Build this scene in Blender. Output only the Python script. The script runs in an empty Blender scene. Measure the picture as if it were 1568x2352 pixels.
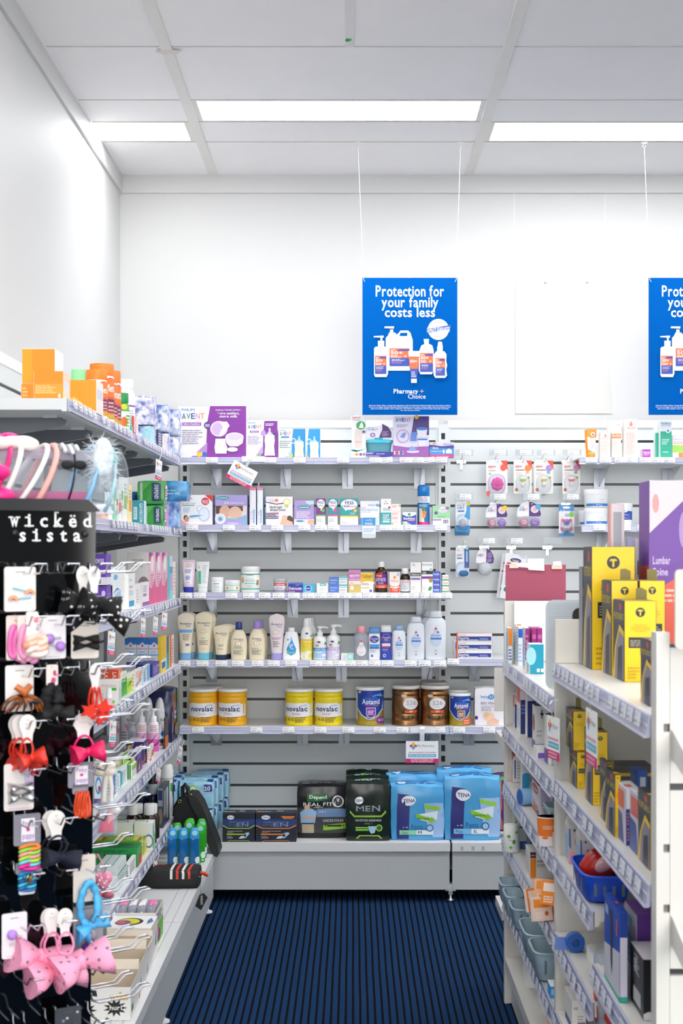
import bpy, bmesh, math, random
from mathutils import Vector, Matrix, noise
S = bpy.context.scene
COL = S.collection
random.seed(7)
PI = math.pi
# ---------------------------------------------------------------- camera, world, exposure
K, CX, HY, ZC = 3330.0, 810.0, 1266.0, 1.5      # focal length in pixels, principal point, eye height (frame 1568x2352)
cam = bpy.data.cameras.new('camera')
cam.sensor_fit = 'VERTICAL'; cam.sensor_height = 36.0; cam.lens = K / 2352 * 36.0
cam.shift_x = -(CX - 784) / 2352; cam.shift_y = (HY - 1176) / 2352
cam.clip_start = 0.05
cam.dof.use_dof = True; cam.dof.focus_distance = 6.45; cam.dof.aperture_fstop = 9.0
co = bpy.data.objects.new('camera', cam); COL.objects.link(co)
co.location = (0, 0, ZC); co.rotation_euler = (PI / 2, 0, 0)
S.camera = co
w = bpy.data.worlds.new('daylight'); S.world = w; w.use_nodes = True
w.node_tree.nodes['Background'].inputs[0].default_value = (1.0, 0.985, 0.96, 1)
w.node_tree.nodes['Background'].inputs[1].default_value = 3.7   # daylight through the open shop front behind the camera
S.view_settings.view_transform = 'Standard'; S.view_settings.look = 'None'
S.view_settings.gamma = 1.0; S.view_settings.use_curve_mapping = False
S.view_settings.exposure = 0.84
LIGHT = 10.5                                     # radiance of the ceiling panels
cy = S.cycles
cy.use_denoising = True; cy.max_bounces = 10; cy.diffuse_bounces = 8; cy.glossy_bounces = 3
cy.transmission_bounces = 6; cy.transparent_max_bounces = 24; cy.caustics_reflective = False; cy.caustics_refractive = False
cy.sample_clamp_indirect = 6.0

def X(px, Y): return (px - CX) * Y / K
def Z(py, Y): return ZC - (py - HY) * Y / K
def lin(h):
 c = [int(h[i:i + 2], 16) / 255 for i in (0, 2, 4)]
 return tuple(x / 12.92 if x < .04045 else ((x + .055) / 1.055) ** 2.4 for x in c) + (1,)

# ---------------------------------------------------------------- materials
MATS = {}
def bsdf(m): return m.node_tree.nodes['Principled BSDF']
def new_mat(name):
 m = bpy.data.materials.new(name); m.use_nodes = True; MATS[name] = m; return m
def noisy(name, h1, h2, scale, rough=.6, bump=0., stretch=(1, 1, 1), metal=0., con=1.):
 m = new_mat(name); nt = m.node_tree; b = bsdf(m)
 tc = nt.nodes.new('ShaderNodeTexCoord'); mp = nt.nodes.new('ShaderNodeMapping'); mp.inputs['Scale'].default_value = stretch
 n = nt.nodes.new('ShaderNodeTexNoise'); n.inputs['Scale'].default_value = scale; n.inputs['Detail'].default_value = 4
 r = nt.nodes.new('ShaderNodeMix'); r.data_type = 'RGBA'
 r.inputs[6].default_value = lin(h1); r.inputs[7].default_value = lin(h2)
 nt.links.new(tc.outputs['Object'], mp.inputs[0]); nt.links.new(mp.outputs[0], n.inputs['Vector'])
 cm = nt.nodes.new('ShaderNodeMath'); cm.operation = 'MULTIPLY_ADD'; cm.inputs[1].default_value = con; cm.inputs[2].default_value = .5 - .5 * con; cm.use_clamp = True
 nt.links.new(n.outputs['Fac'], cm.inputs[0]); nt.links.new(cm.outputs[0], r.inputs[0]); nt.links.new(r.outputs[2], b.inputs['Base Color'])
 b.inputs['Roughness'].default_value = rough; b.inputs['Metallic'].default_value = metal
 if bump:
  bp = nt.nodes.new('ShaderNodeBump'); bp.inputs['Strength'].default_value = bump; bp.inputs['Distance'].default_value = .002
  nt.links.new(n.outputs['Fac'], bp.inputs['Height']); nt.links.new(bp.outputs[0], b.inputs['Normal'])
 return m
noisy('wall', 'd1d1d0', 'cececd', 3, .55)
noisy('ceil', 'f9f7f6', 'f5f3f3', 9, .8, .05)
noisy('tbar', 'e9e7e3', 'e2dfd9', 6, .5)
noisy('slat', 'd8dddd', 'd4d9da', 2, .35, 0, (.3, 1, 6))
noisy('slatwhite', 'efefed', 'ececea', 2, .4)
noisy('steel', 'dfe0e0', 'dadbdc', 3, .35)
noisy('steelwarm', 'dad7d1', 'd5d2cb', 3, .35)
noisy('kick', 'c6cacb', 'bcc0c2', 4, .4)
noisy('groove', '34393d', '2c3135', 5, .35)
noisy('cloth_black', '17171a', '0f0f11', 120, .75, .2)
noisy('nylon', '1b1b1d', '121214', 300, .65, .3)
noisy('acrylic_black', '06070a', '040507', 2, .06)
noisy('kraft', 'd8c9b4', 'd2c2ab', 8, .8)
def carpet():
 m = new_mat('carpet'); nt = m.node_tree; b = bsdf(m); N = nt.nodes.new; Lk = nt.links.new
 g = N('ShaderNodeNewGeometry'); sp = N('ShaderNodeSeparateXYZ'); Lk(g.outputs['Position'], sp.inputs[0])
 wob = N('ShaderNodeTexNoise'); wob.inputs['Scale'].default_value = 1.5
 Lk(g.outputs['Position'], wob.inputs['Vector'])
 mm = N('ShaderNodeMath'); mm.operation = 'MULTIPLY_ADD'; mm.inputs[1].default_value = .004
 Lk(wob.outputs['Fac'], mm.inputs[0]); Lk(sp.outputs['X'], mm.inputs[2])
 d = N('ShaderNodeMath'); d.operation = 'DIVIDE'; d.inputs[1].default_value = .0238; Lk(mm.outputs[0], d.inputs[0])
 f = N('ShaderNodeMath'); f.operation = 'FRACT'; Lk(d.outputs[0], f.inputs[0])
 ra = N('ShaderNodeValToRGB'); e = ra.color_ramp.elements
 e[0].position = 0; e[0].color = (0, 0, 0, 1); e[1].position = .22; e[1].color = (0, 0, 0, 1)
 x = e.new(.30); x.color = (1, 1, 1, 1); x = e.new(.94); x.color = (1, 1, 1, 1); x = e.new(1); x.color = (0, 0, 0, 1)
 Lk(f.outputs[0], ra.inputs[0])
 n = N('ShaderNodeTexNoise'); n.inputs['Scale'].default_value = 420; n.inputs['Detail'].default_value = 3; n.inputs['Roughness'].default_value = .8
 Lk(g.outputs['Position'], n.inputs['Vector'])
 fl = N('ShaderNodeValToRGB'); e = fl.color_ramp.elements
 e[0].position = .33; e[0].color = lin('0c1a30'); e[1].position = .68; e[1].color = lin('2a5684')
 y = e.new(.5); y.color = lin('17365e'); Lk(n.outputs['Fac'], fl.inputs[0])
 mx = N('ShaderNodeMix'); mx.data_type = 'RGBA'; mx.inputs[6].default_value = lin('0b0b11')
 Lk(ra.outputs[0], mx.inputs[0]); Lk(fl.outputs[0], mx.inputs[7]); Lk(mx.outputs[2], b.inputs['Base Color'])
 b.inputs['Roughness'].default_value = .95; b.inputs['Specular IOR Level'].default_value = .08
 ad = N('ShaderNodeMath'); ad.operation = 'ADD'; Lk(ra.outputs[0], ad.inputs[0]); Lk(n.outputs['Fac'], ad.inputs[1])
 bp = N('ShaderNodeBump'); bp.inputs['Strength'].default_value = .8; bp.inputs['Distance'].default_value = .004
 Lk(ad.outputs[0], bp.inputs['Height']); Lk(bp.outputs[0], b.inputs['Normal'])
carpet()
def clear(name, tint, amount, rough=.05, fk=.6):
 m = new_mat(name); nt = m.node_tree; nt.nodes.remove(bsdf(m))
 t = nt.nodes.new('ShaderNodeBsdfTransparent'); t.inputs[0].default_value = lin(tint)
 g = nt.nodes.new('ShaderNodeBsdfPrincipled'); g.inputs['Base Color'].default_value = lin(tint); g.inputs['Roughness'].default_value = rough
 fr = nt.nodes.new('ShaderNodeLayerWeight'); fr.inputs[0].default_value = .25
 ma = nt.nodes.new('ShaderNodeMath'); ma.operation = 'MULTIPLY_ADD'; ma.inputs[1].default_value = fk; ma.inputs[2].default_value = amount; ma.use_clamp = True
 mx = nt.nodes.new('ShaderNodeMixShader'); nt.links.new(fr.outputs['Fresnel'], ma.inputs[0]); nt.links.new(ma.outputs[0], mx.inputs[0])
 nt.links.new(t.outputs[0], mx.inputs[1]); nt.links.new(g.outputs[0], mx.inputs[2]); nt.links.new(mx.outputs[0], nt.nodes['Material Output'].inputs[0])
clear('clear', 'fafcff', .06); clear('film', 'eef3fb', .22, .12); clear('holder', 'e8ecee', .30, .2)
clear('acrylic', 'f8fbfd', .05, .03, .5); clear('stripglass', 'cfd0e6', .55, .15); clear('greenglass', 'd4ece4', .3, .05)
clear('tealclear', '8fd6e4', .55, .1); clear('pinkclear', 'f6c3d2', .45, .1); clear('lilacclear', 'c9a4e6', .5, .1)
clear('blueclear', '2e9ad8', .6, .1); clear('liquidblue', '1f6fb4', .8, .1); clear('liquidgreen', '38b02c', .75, .1)
clear('frost', 'e6e8ec', .6, .35); clear('oil', 'dfe3ea', .35, .05)
m = mat_poster = new_mat('poster'); bsdf(m).inputs['Base Color'].default_value = lin('005cb0'); bsdf(m).inputs['Roughness'].default_value = .6; bsdf(m).inputs['Specular IOR Level'].default_value = .03
def metal(name, h, rough):
 m = new_mat(name); b = bsdf(m); b.inputs['Metallic'].default_value = 1; b.inputs['Base Color'].default_value = lin(h); b.inputs['Roughness'].default_value = rough
metal('chrome', 'd9dbe0', .18); metal('zinc', '7c8087', .3); metal('silver', 'c9cacb', .35); metal('bronze', 'a87c52', .34); metal('gold', 'd8b56a', .3)
def emit(name, h, s):
 m = new_mat(name); nt = m.node_tree; nt.nodes.remove(bsdf(m)); e = nt.nodes.new('ShaderNodeEmission')
 e.inputs[0].default_value = lin(h); e.inputs[1].default_value = s; nt.links.new(e.outputs[0], nt.nodes['Material Output'].inputs[0])
emit('lamp', 'fdfeff', LIGHT)
def fabric(name, h, dot=None, scale=60.):
 m = new_mat(name); nt = m.node_tree; b = bsdf(m); b.inputs['Roughness'].default_value = .8; b.inputs['Base Color'].default_value = lin(h)
 tc = nt.nodes.new('ShaderNodeTexCoord')
 if dot:
  v = nt.nodes.new('ShaderNodeTexVoronoi'); v.inputs['Scale'].default_value = scale; v.inputs['Randomness'].default_value = .25
  nt.links.new(tc.outputs['Object'], v.inputs['Vector'])
  r = nt.nodes.new('ShaderNodeValToRGB'); e = r.color_ramp.elements; r.color_ramp.interpolation = 'CONSTANT'
  e[0].color = lin(dot); e[1].color = lin(h); e[1].position = .22
  nt.links.new(v.outputs['Distance'], r.inputs[0]); nt.links.new(r.outputs[0], b.inputs['Base Color'])
fabric('polka', '0d0d10', 'f2efe6', 78); fabric('pinkgem', 'f7a3c2', '7a6f78', 60); fabric('redglit', 'e0301c', 'ff7a5a', 240)
noisy('tortoise', '1a0a05', 'a0561c', 60, .15, con=5); noisy('crystal', '5068b0', 'eef3fb', 34, .2, con=4); noisy('crystal2', '6a70b4', 'f4f2fa', 42, .2, con=4)
noisy('feather', 'eef2f4', 'dbe6ec', 40, .9); noisy('babyblue', '7fc0e0', 'c4e4f2', 40, .35, con=3); noisy('navycloth', '101a30', '0a1222', 90, .8, .3)
noisy('bluepack', '0a3f84', '5fb0e0', 12, .25, con=4); noisy('greenpack', '2f9a3c', '49b24a', 10, .3); noisy('bluewave', '1f4fa0', '9fc8ea', 20, .25, con=4)
def mat(k):
 if k in MATS: return MATS[k]
 h, _, r = k.partition('/')
 m = new_mat(k); b = bsdf(m); b.inputs['Base Color'].default_value = lin(h)
 b.inputs['Roughness'].default_value = float(r) if r else .42
 return m

# ---------------------------------------------------------------- mesh builder
class MB:
 def __init__(s): s.v = []; s.f = []; s.m = []; s.s = []; s.k = []
 def mi(s, key):
  if key not in s.k: s.k.append(key)
  return s.k.index(key)
 def add(s, vs, fs, key, smooth=False):
  b = len(s.v); s.v.extend(tuple(v) for v in vs); i = s.mi(key)
  for f in fs: s.f.append(tuple(b + q for q in f)); s.m.append(i); s.s.append(smooth)
  return s
 def box(s, x0, x1, y0, y1, z0, z1, key, key_top=None, key_front=None, ch=0.):
  if ch:
   c = ch; o = [(x0 + c, y0), (x1 - c, y0), (x1, y0 + c), (x1, y1 - c), (x1 - c, y1), (x0 + c, y1), (x0, y1 - c), (x0, y0 + c)]
   vs = [(x, y, z0) for x, y in o] + [(x, y, z1) for x, y in o]
   s.add(vs, [(i, (i + 1) % 8, 8 + (i + 1) % 8, 8 + i) for i in range(1, 8)] + [tuple(range(7, -1, -1))], key)
   s.add(vs, [(0, 1, 9, 8)], key_front or key); s.add(vs, [tuple(range(8, 16))], key_top or key)
   return s
  vs = [(x0, y0, z0), (x1, y0, z0), (x1, y1, z0), (x0, y1, z0), (x0, y0, z1), (x1, y0, z1), (x1, y1, z1), (x0, y1, z1)]
  s.add(vs, [(3, 2, 1, 0), (1, 2, 6, 5), (2, 3, 7, 6), (3, 0, 4, 7)], key)
  s.add(vs, [(0, 1, 5, 4)], key_front or key); s.add(vs, [(4, 5, 6, 7)], key_top or key)
  return s
 def loft(s, prof, key, n=2.0, segs=24, cap=True, smooth=True, c=(0, 0)):
  # prof: list of (z, rx, ry[, n])
  vs = []; fs = []
  for p in prof:
   e = p[3] if len(p) > 3 else n
   for i in range(segs):
    t = 2 * PI * i / segs; cs, sn = math.cos(t), math.sin(t)
    vs.append((c[0] + p[1] * math.copysign(abs(cs) ** (2 / e), cs), c[1] + p[2] * math.copysign(abs(sn) ** (2 / e), sn), p[0]))
  for j in range(len(prof) - 1):
   for i in range(segs):
    a = j * segs + i; b = j * segs + (i + 1) % segs; fs.append((a, b, b + segs, a + segs))
  s.add(vs, fs, key, smooth)
  if cap:
   L = (len(prof) - 1) * segs
   s.add(vs, [tuple(range(segs - 1, -1, -1)), tuple(range(L, L + segs))], key, False)
  return s
 def tube(s, pts, r, key, segs=6, closed=False, smooth=True):
  pts = [Vector(p) for p in pts]; n = len(pts); vs = []; up = Vector((0.13, .27, .95))
  for i, p in enumerate(pts):
   a = pts[(i - 1) % n] if (i or closed) else p; b = pts[(i + 1) % n] if (i < n - 1 or closed) else p
   t = (b - a).normalized(); u = t.cross(up)
   if u.length < .05: u = t.cross(Vector((1, 0, 0)))
   u.normalize(); w_ = t.cross(u); rr = r[i] if isinstance(r, (list, tuple)) else r
   for q in range(segs):
    an = 2 * PI * q / segs; vs.append(p + u * math.cos(an) * rr + w_ * math.sin(an) * rr)
  fs = []
  for i in range(n if closed else n - 1):
   for q in range(segs):
    j = (i + 1) % n; fs.append((i * segs + q, i * segs + (q + 1) % segs, j * segs + (q + 1) % segs, j * segs + q))
  s.add(vs, fs, key, smooth)
  if not closed: s.add(vs, [tuple(range(segs - 1, -1, -1)), tuple(range((n - 1) * segs, n * segs))], key)
  return s
 def ball(s, c, r, key, n=10, sq=(1, 1, 1)):
  vs = []; fs = []
  for i in range(n + 1):
   for j in range(2 * n):
    a = PI * i / n; b = PI * j / n
    vs.append((c[0] + r * sq[0] * math.sin(a) * math.cos(b), c[1] + r * sq[1] * math.sin(a) * math.sin(b), c[2] + r * sq[2] * math.cos(a)))
  for i in range(n):
   for j in range(2 * n):
    k = 2 * n; fs.append((i * k + j, (i + 1) * k + j, (i + 1) * k + (j + 1) % k, i * k + (j + 1) % k))
  return s.add(vs, fs, key, True)
 def slab(s, poly, y0, y1, key, key_front=None):
  # polygon in (x, z) given anticlockwise as seen from -Y, thickness y0 (front) .. y1
  n = len(poly); vs = [(x, y0, z) for x, z in poly] + [(x, y1, z) for x, z in poly]
  s.add(vs, [tuple(range(n))], key_front or key)
  s.add(vs, [tuple(range(2 * n - 1, n - 1, -1))] + [(i, i + n, (i + 1) % n + n, (i + 1) % n) for i in range(n)], key)
  return s
 def grid(s, fn, nu, nv, key, smooth=True):
  vs = [fn(i / nu, j / nv) for j in range(nv + 1) for i in range(nu + 1)]
  fs = [(j * (nu + 1) + i, j * (nu + 1) + i + 1, (j + 1) * (nu + 1) + i + 1, (j + 1) * (nu + 1) + i) for j in range(nv) for i in range(nu)]
  return s.add(vs, fs, key, smooth)
 def xf(s, M):
  s.v = [tuple(M @ Vector(v)) for v in s.v]; return s
 def join(s, o, M=None):
  for key in o.k:
   i = o.k.index(key)
   for sm in (False, True):
    fs = [f for f, m_, q in zip(o.f, o.m, o.s) if m_ == i and q == sm]
    if fs:
     used = sorted({q for f in fs for q in f}); mp = {q: j for j, q in enumerate(used)}
     s.add([(M @ Vector(o.v[q])) if M else o.v[q] for q in used], [tuple(mp[q] for q in f) for f in fs], key, sm)
  return s
 def mesh(s, name):
  me = bpy.data.meshes.new(name); me.from_pydata(s.v, [], s.f)
  for k in s.k: me.materials.append(mat(k))
  me.polygons.foreach_set('material_index', s.m); me.polygons.foreach_set('use_smooth', s.s); me.update()
  return me
 def build(s, name, parent=None, loc=(0, 0, 0), rot=(0, 0, 0), me=None):
  o = bpy.data.objects.new(name, me or s.mesh(name)); COL.objects.link(o)
  o.location = loc; o.rotation_euler = rot; o.parent = parent
  return o
def tag(o, label, cat, group=None):
 o['label'] = label; o['category'] = cat
 if group: o['group'] = group
 return o
def empty(name, label, cat, loc=(0, 0, 0), rot=(0, 0, 0), group=None):
 o = bpy.data.objects.new(name, None); COL.objects.link(o); o.location = loc; o.rotation_euler = rot; o.empty_display_size = .02
 return tag(o, label, cat, group)
def struct(name, mb, parent=None):
 o = mb.build(name, parent)
 if not parent: o['kind'] = 'structure'
 return o
def dup(o, d, label, group=None):
 c = o.copy(); COL.objects.link(c); c.location = Vector(o.location) + Vector(d); c['label'] = label
 if group: c['group'] = group
 for ch in CHILDREN.get(o.name, ()):
  e = ch.copy(); COL.objects.link(e); e.parent = c
  for g in CHILDREN.get(ch.name, ()): f = g.copy(); COL.objects.link(f); f.parent = e
 return c
CHILDREN = {}

# ---------------------------------------------------------------- lettering (flat glyph meshes)
GL = {}
def make_glyphs():
 tmp = []
 for b in (0, 1):
  for ch in [chr(i) for i in range(33, 127)] + ['\u00eb']:
   cu = bpy.data.curves.new('g', 'FONT'); cu.body = ch; cu.resolution_u = 2; cu.fill_mode = 'FRONT'; cu.offset = 0 if ch == 'M' else .018 if b else .004
   o = bpy.data.objects.new('g', cu); COL.objects.link(o); tmp.append((b, ch, o, cu))
 bpy.context.view_layer.update()
 dg = bpy.context.evaluated_depsgraph_get()
 for b, ch, o, cu in tmp:
  me = o.evaluated_get(dg).to_mesh()
  vs = [(v.co.x, v.co.y) for v in me.vertices]; fs = [tuple(p.vertices) for p in me.polygons]
  if ch == 'M' and b:
   n = len(vs); fs = fs + [tuple(n + i for i in f) for f in fs]; vs = [(x - .016, y) for x, y in vs] + [(x + .016, y) for x, y in vs]
  GL[b, ch] = (vs, fs, min(x for x, y in vs), max(x for x, y in vs)); o.evaluated_get(dg).to_mesh_clear()
 for b, ch, o, cu in tmp:
  bpy.data.objects.remove(o); bpy.data.curves.remove(cu)
make_glyphs()
def text2d(txt, bold=1, track=0.):
 V = []; F = []; x = 0
 for ch in txt:
  if ch == ' ': x += .3 + track; continue
  vs, fs, a, b = GL[bold, ch]; k = len(V); V += [(p + x, q) for p, q in vs]; F += [tuple(k + i for i in f) for f in fs]
  x += b + max(a, .03) + track
 x0 = min(p for p, q in V); x1 = max(p for p, q in V); return V, F, x0, x1
def split2d(V, F, du=.07, dv=.12):
 # cut flat artwork into small cells so that it follows a curved surface
 bm = bmesh.new(); vs = [bm.verts.new((p, q, 0)) for p, q in V]
 for f in F:
  try: bm.faces.new([vs[i] for i in f])
  except ValueError: pass
 bmesh.ops.triangulate(bm, faces=bm.faces[:])
 for ax, d in ((0, du), (1, dv)):
  a, b = min(v.co[ax] for v in bm.verts), max(v.co[ax] for v in bm.verts); k = math.floor(a / d) + 1
  while k * d < b:
   c = [0, 0, 0]; c[ax] = k * d; nn = [0, 0, 0]; nn[ax] = 1
   bmesh.ops.bisect_plane(bm, geom=bm.verts[:] + bm.edges[:] + bm.faces[:], plane_co=c, plane_no=nn); k += 1
 bm.verts.index_update(); r = [tuple(v.co[:2]) for v in bm.verts], [tuple(v.index for v in f.verts) for f in bm.faces]
 bm.free(); return r
def ink(mb, surf, items, curved=False, step=.00015):
 base = .0008 if curved else .0003
 for i, it in enumerate(items):
  off = base + step * i; t = it[0]
  if t == 'r':
   u0, v0, u1, v1, c = it[1:6]
   nu = max(1, int(abs(u1 - u0) * (14 if curved else 1) + .99)); nv = max(1, int(abs(v1 - v0) * (12 if curved else 1) + .99))
   mb.grid(lambda a, b: surf(u0 + (u1 - u0) * a, v0 + (v1 - v0) * b, off), nu, nv, c, curved)
  elif t == 'e':
   u, v, ru, rv, c = it[1:6]; n = 26 if ru > .15 else 18
   if curved:
    V, F = split2d([(u + ru * math.cos(2 * PI * j / n), v + rv * math.sin(2 * PI * j / n)) for j in range(n)], [tuple(range(n))]); mb.add([surf(p, q, off) for p, q in V], F, c, True); continue
   mb.add([surf(u + ru * math.cos(2 * PI * j / n), v + rv * math.sin(2 * PI * j / n), off) for j in range(n)], [tuple(range(n))], c)
  elif t == 'p':
   if curved:
    V, F = split2d(it[1], [tuple(range(len(it[1])))]); mb.add([surf(u, v, off) for u, v in V], F, it[2], True)
   else: mb.add([surf(u, v, off) for u, v in it[1]], [tuple(range(len(it[1])))], it[2])
  elif t == 't':
   u0, v0, u1, v1, s_, c = it[1:7]; bold = it[7] if len(it) > 7 else 1; tr = it[8] if len(it) > 8 else 0
   V, F, x0, x1 = text2d(s_, bold, tr)
   y0 = 0.; y1 = max(q for p, q in V); rot = it[9] if len(it) > 9 else 0
   if rot == 90: fn = lambda p, q: surf(u0 + (u1 - u0) * (1 - (q - y0) / (y1 - y0)), v0 + (v1 - v0) * (p - x0) / (x1 - x0), off)
   elif rot == -90: fn = lambda p, q: surf(u0 + (u1 - u0) * (q - y0) / (y1 - y0), v1 + (v0 - v1) * (p - x0) / (x1 - x0), off)
   elif rot == 180: fn = lambda p, q: surf(u1 + (u0 - u1) * (p - x0) / (x1 - x0), v1 + (v0 - v1) * (q - y0) / (y1 - y0), off)
   else: fn = lambda p, q: surf(u0 + (u1 - u0) * (p - x0) / (x1 - x0), v0 + (v1 - v0) * (q - y0) / (y1 - y0), off)
   if curved and abs(u1 - u0) > .3 and len(s_) < 12:
    V, F = split2d(V, F, .08 * (x1 - x0) / abs(u1 - u0), 9)
   mb.add([fn(p, q) for p, q in V], F, c)
  elif t == 'l':
   u0, v0, u1, v1, n, c = it[1:7]; rs = random.Random(int(u0 * 977 + v0 * 331 + n))
   for j in range(n):
    h = (v1 - v0) / n; b = v1 - h * (j + 1); a = u0; end = u1 - (u1 - u0) * rs.random() * .35
    while a < end:
     e = min(end, a + (u1 - u0) * (.12 + .2 * rs.random()))
     mb.add([surf(a, b, off), surf(e, b, off), surf(e, b + h * .5, off), surf(a, b + h * .5, off)], [(0, 1, 2, 3)], c)
     a = e + (u1 - u0) * .035
def box_surf(face, x0, x1, y0, y1, z0, z1):
 if face == 'F': return lambda u, v, o: (x0 + u * (x1 - x0), y0 - o, z0 + v * (z1 - z0))
 if face == 'R': return lambda u, v, o: (x1 + o, y0 + u * (y1 - y0), z0 + v * (z1 - z0))
 if face == 'L': return lambda u, v, o: (x0 - o, y1 + u * (y0 - y1), z0 + v * (z1 - z0))
 return lambda u, v, o: (x0 + u * (x1 - x0), y0 + v * (y1 - y0), z1 + o)
def AV(u0, v0, u1, v1):                          # the multicoloured five-letter brand mark
 d = (u1 - u0) / 5; r = []
 for i, (c, k) in enumerate((('A', '2f5fb0'), ('V', '3c9a3a'), ('E', '2a5db8'), ('N', 'd98fb0'), ('T', 'e09a4a'))):
  r.append(('t', u0 + d * i + d * .06, v0, u0 + d * (i + 1) - d * .06, v1, c, k))
 r.append(('p', [(u0 + d * .3, v0), (u0 + d * .7, v0), (u0 + d * .5, v0 + (v1 - v0) * .45)], 'f0b84a'))
 return r

# ---------------------------------------------------------------- generic goods
def carton(name, label, x0, x1, y0, y1, z0, z1, fc, sc=None, tc=None, F=(), R=(), L=(), T=(), group=None, rz=0, rx=0, cat=None, flap=True):
 cx_, cy_ = (x0 + x1) / 2, (y0 + y1) / 2; a, b, h = (x1 - x0) / 2, (y1 - y0) / 2, z1 - z0
 m = MB(); m.box(-a, a, -b, b, 0, h, sc or fc, tc or sc or fc, fc, ch=min(.0012, a * .08, b * .08))
 if flap and min(a, b) > .008:                # the tuck flap lying on the top
  e = .0016; m.box(-a + e, a - e, -b + e * .6, b - e * 3, h, h + .0007, tc or sc or fc)
 for f, its in (('F', F), ('R', R), ('L', L), ('T', T)):
  if its: ink(m, box_surf(f, -a, a, -b, b, 0, h + (.0008 if f == 'T' else 0)), its)
 o = m.build(name, None, (cx_, cy_, z0), (rx, 0, rz))
 return tag(o, label, cat or name.split('_')[-1], group)
def interp(prof, z):
 for a, b in zip(prof, prof[1:]):
  if a[0] <= z <= b[0]:
   t = (z - a[0]) / max(1e-9, b[0] - a[0]); return a[1] + (b[1] - a[1]) * t, a[2] + (b[2] - a[2]) * t
 return prof[-1][1:3] if z > prof[-1][0] else prof[0][1:3]
def loft_surf(prof, H, n):
 def s(u, v, o):
  z = v * H; rx, ry = interp(prof, z); q = max(-.985, min(.985, 2 * u - 1))
  y = -ry * (1 - abs(q) ** n) ** (1 / n); nx = math.copysign(abs(q) ** (n - 1) / max(rx, 1e-5), q); ny = -abs(y / max(ry, 1e-5)) ** (n - 1) / max(ry, 1e-5)
  l = math.hypot(nx, ny) or 1
  return (q * rx + nx / l * o, y + ny / l * o, z)
 return s
def vessel(name, label, cx_, cy_, z, W, H, col, prof, dr=.6, n=2.3, F=(), parts=(), group=None, rz=0, cat=None, segs=28):
 # prof: (v, rx[, ry]) in halves of W; parts: (part name, colour, prof, dr, n[, ink])
 def P(p, d): return [(q[0] * H, q[1] * W / 2, (q[2] if len(q) > 2 else q[1] * d) * W / 2) for q in p]
 m = MB(); pr = P(prof, dr); m.loft(pr, col, n, segs)
 if F: ink(m, loft_surf(pr, H, n), F, True)
 o = m.build(name, None, (cx_, cy_, z), (0, 0, rz)); tag(o, label, cat or name.split('_')[-1], group); ch = []
 for p in parts:
  k = MB()
  if p[0] == 'pump':                       # collar, stem and a spout pointing sideways
   v0, v1, r = p[2]; k.loft([(v0 * H, r * W / 2, r * W / 2), (v0 * H + .4 * (v1 - v0) * H, r * W / 2 * .95, r * W / 2 * .95), (v0 * H + .45 * (v1 - v0) * H, r * W * .2, r * W * .2), (v1 * H - .008, r * W * .2, r * W * .2)], p[1], 2, 16)
   sp = MB(); sp.loft([(v1 * H - .01, r * W * .42, r * W * .42), (v1 * H - .002, r * W * .46, r * W * .46), (v1 * H, r * W * .3, r * W * .3)], p[1], 2, 14)
   sp.tube([(0, 0, v1 * H - .005), (W * .3, 0, v1 * H - .004), (W * .62, 0, v1 * H - .008)], [.0045, .004, .003], p[1], 8)
  else:
   pp = P(p[2], p[3]); k.loft(pp, p[1], p[4], segs)
   if len(p) > 5: ink(k, loft_surf(pp, H, p[4]), p[5], True)
  ch.append(k.build(p[0], o))
  if p[0] == 'pump': CHILDREN[ch[-1].name] = [sp.build('spout', ch[-1])]
 CHILDREN[o.name] = ch
 return o
def soft_fn(w, d, h, puff=1., seed=0., top=.07):
 def q(a, b, c):
  k1 = 1 - .05 * puff * b * b - .05 * puff * c ** 4; k2 = 1 - .16 * puff * a ** 4 - .14 * puff * c ** 4
  zz = (c + 1) / 2 * h
  if c > .6: zz -= top * h * (c - .6) / .4 * (.35 * a * a + .65 * b * b)
  r = noise.noise(Vector((a * 2.3 + seed, b * 2.1 + seed * .7, c * 2.6))) * .035 + noise.noise(Vector((a * 7 + seed, b * 5, c * 3.))) * .012
  return Vector((a * w / 2 * (k1 + r * .5), b * d / 2 * (k2 + r), max(0, zz + (r * h * .5 if c > 0 else 0))))
 return q
def soft(name, label, cx_, cy_, z, w, d, h, col, F=(), T=(), puff=1., seed=0., group=None, rz=0, sc=None, cat=None, n=10, R=(), L=()):
 q = soft_fn(w, d, h, puff, seed); m = MB()
 fr = lambda u, v, o=0: q(2 * u - 1, -1, 2 * v - 1) + Vector((0, -o, 0)); to = lambda u, v, o=0: q(2 * u - 1, 2 * v - 1, 1) + Vector((0, 0, o))
 ri = lambda u, v, o=0: q(1, 2 * u - 1, 2 * v - 1) + Vector((o, 0, 0)); le = lambda u, v, o=0: q(-1, 1 - 2 * u, 2 * v - 1) + Vector((-o, 0, 0))
 m.grid(fr, n, n, col); m.grid(to, n, n, sc or col); m.grid(ri, n, n, sc or col); m.grid(le, n, n, sc or col)
 m.grid(lambda u, v: q(1 - 2 * u, 1, 2 * v - 1), n, n, col); m.grid(lambda u, v: q(2 * u - 1, 1 - 2 * v, -1), n, n, col)
 for s_, its in ((fr, F), (to, T), (ri, R), (le, L)):
  if its: ink(m, lambda u, v, o, s_=s_: s_(u, v, o + .0012), its, True, .0003)
 o = m.build(name, None, (cx_, cy_, z), (0, 0, rz)); return tag(o, label, cat or name.split('_')[-1], group)
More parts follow.
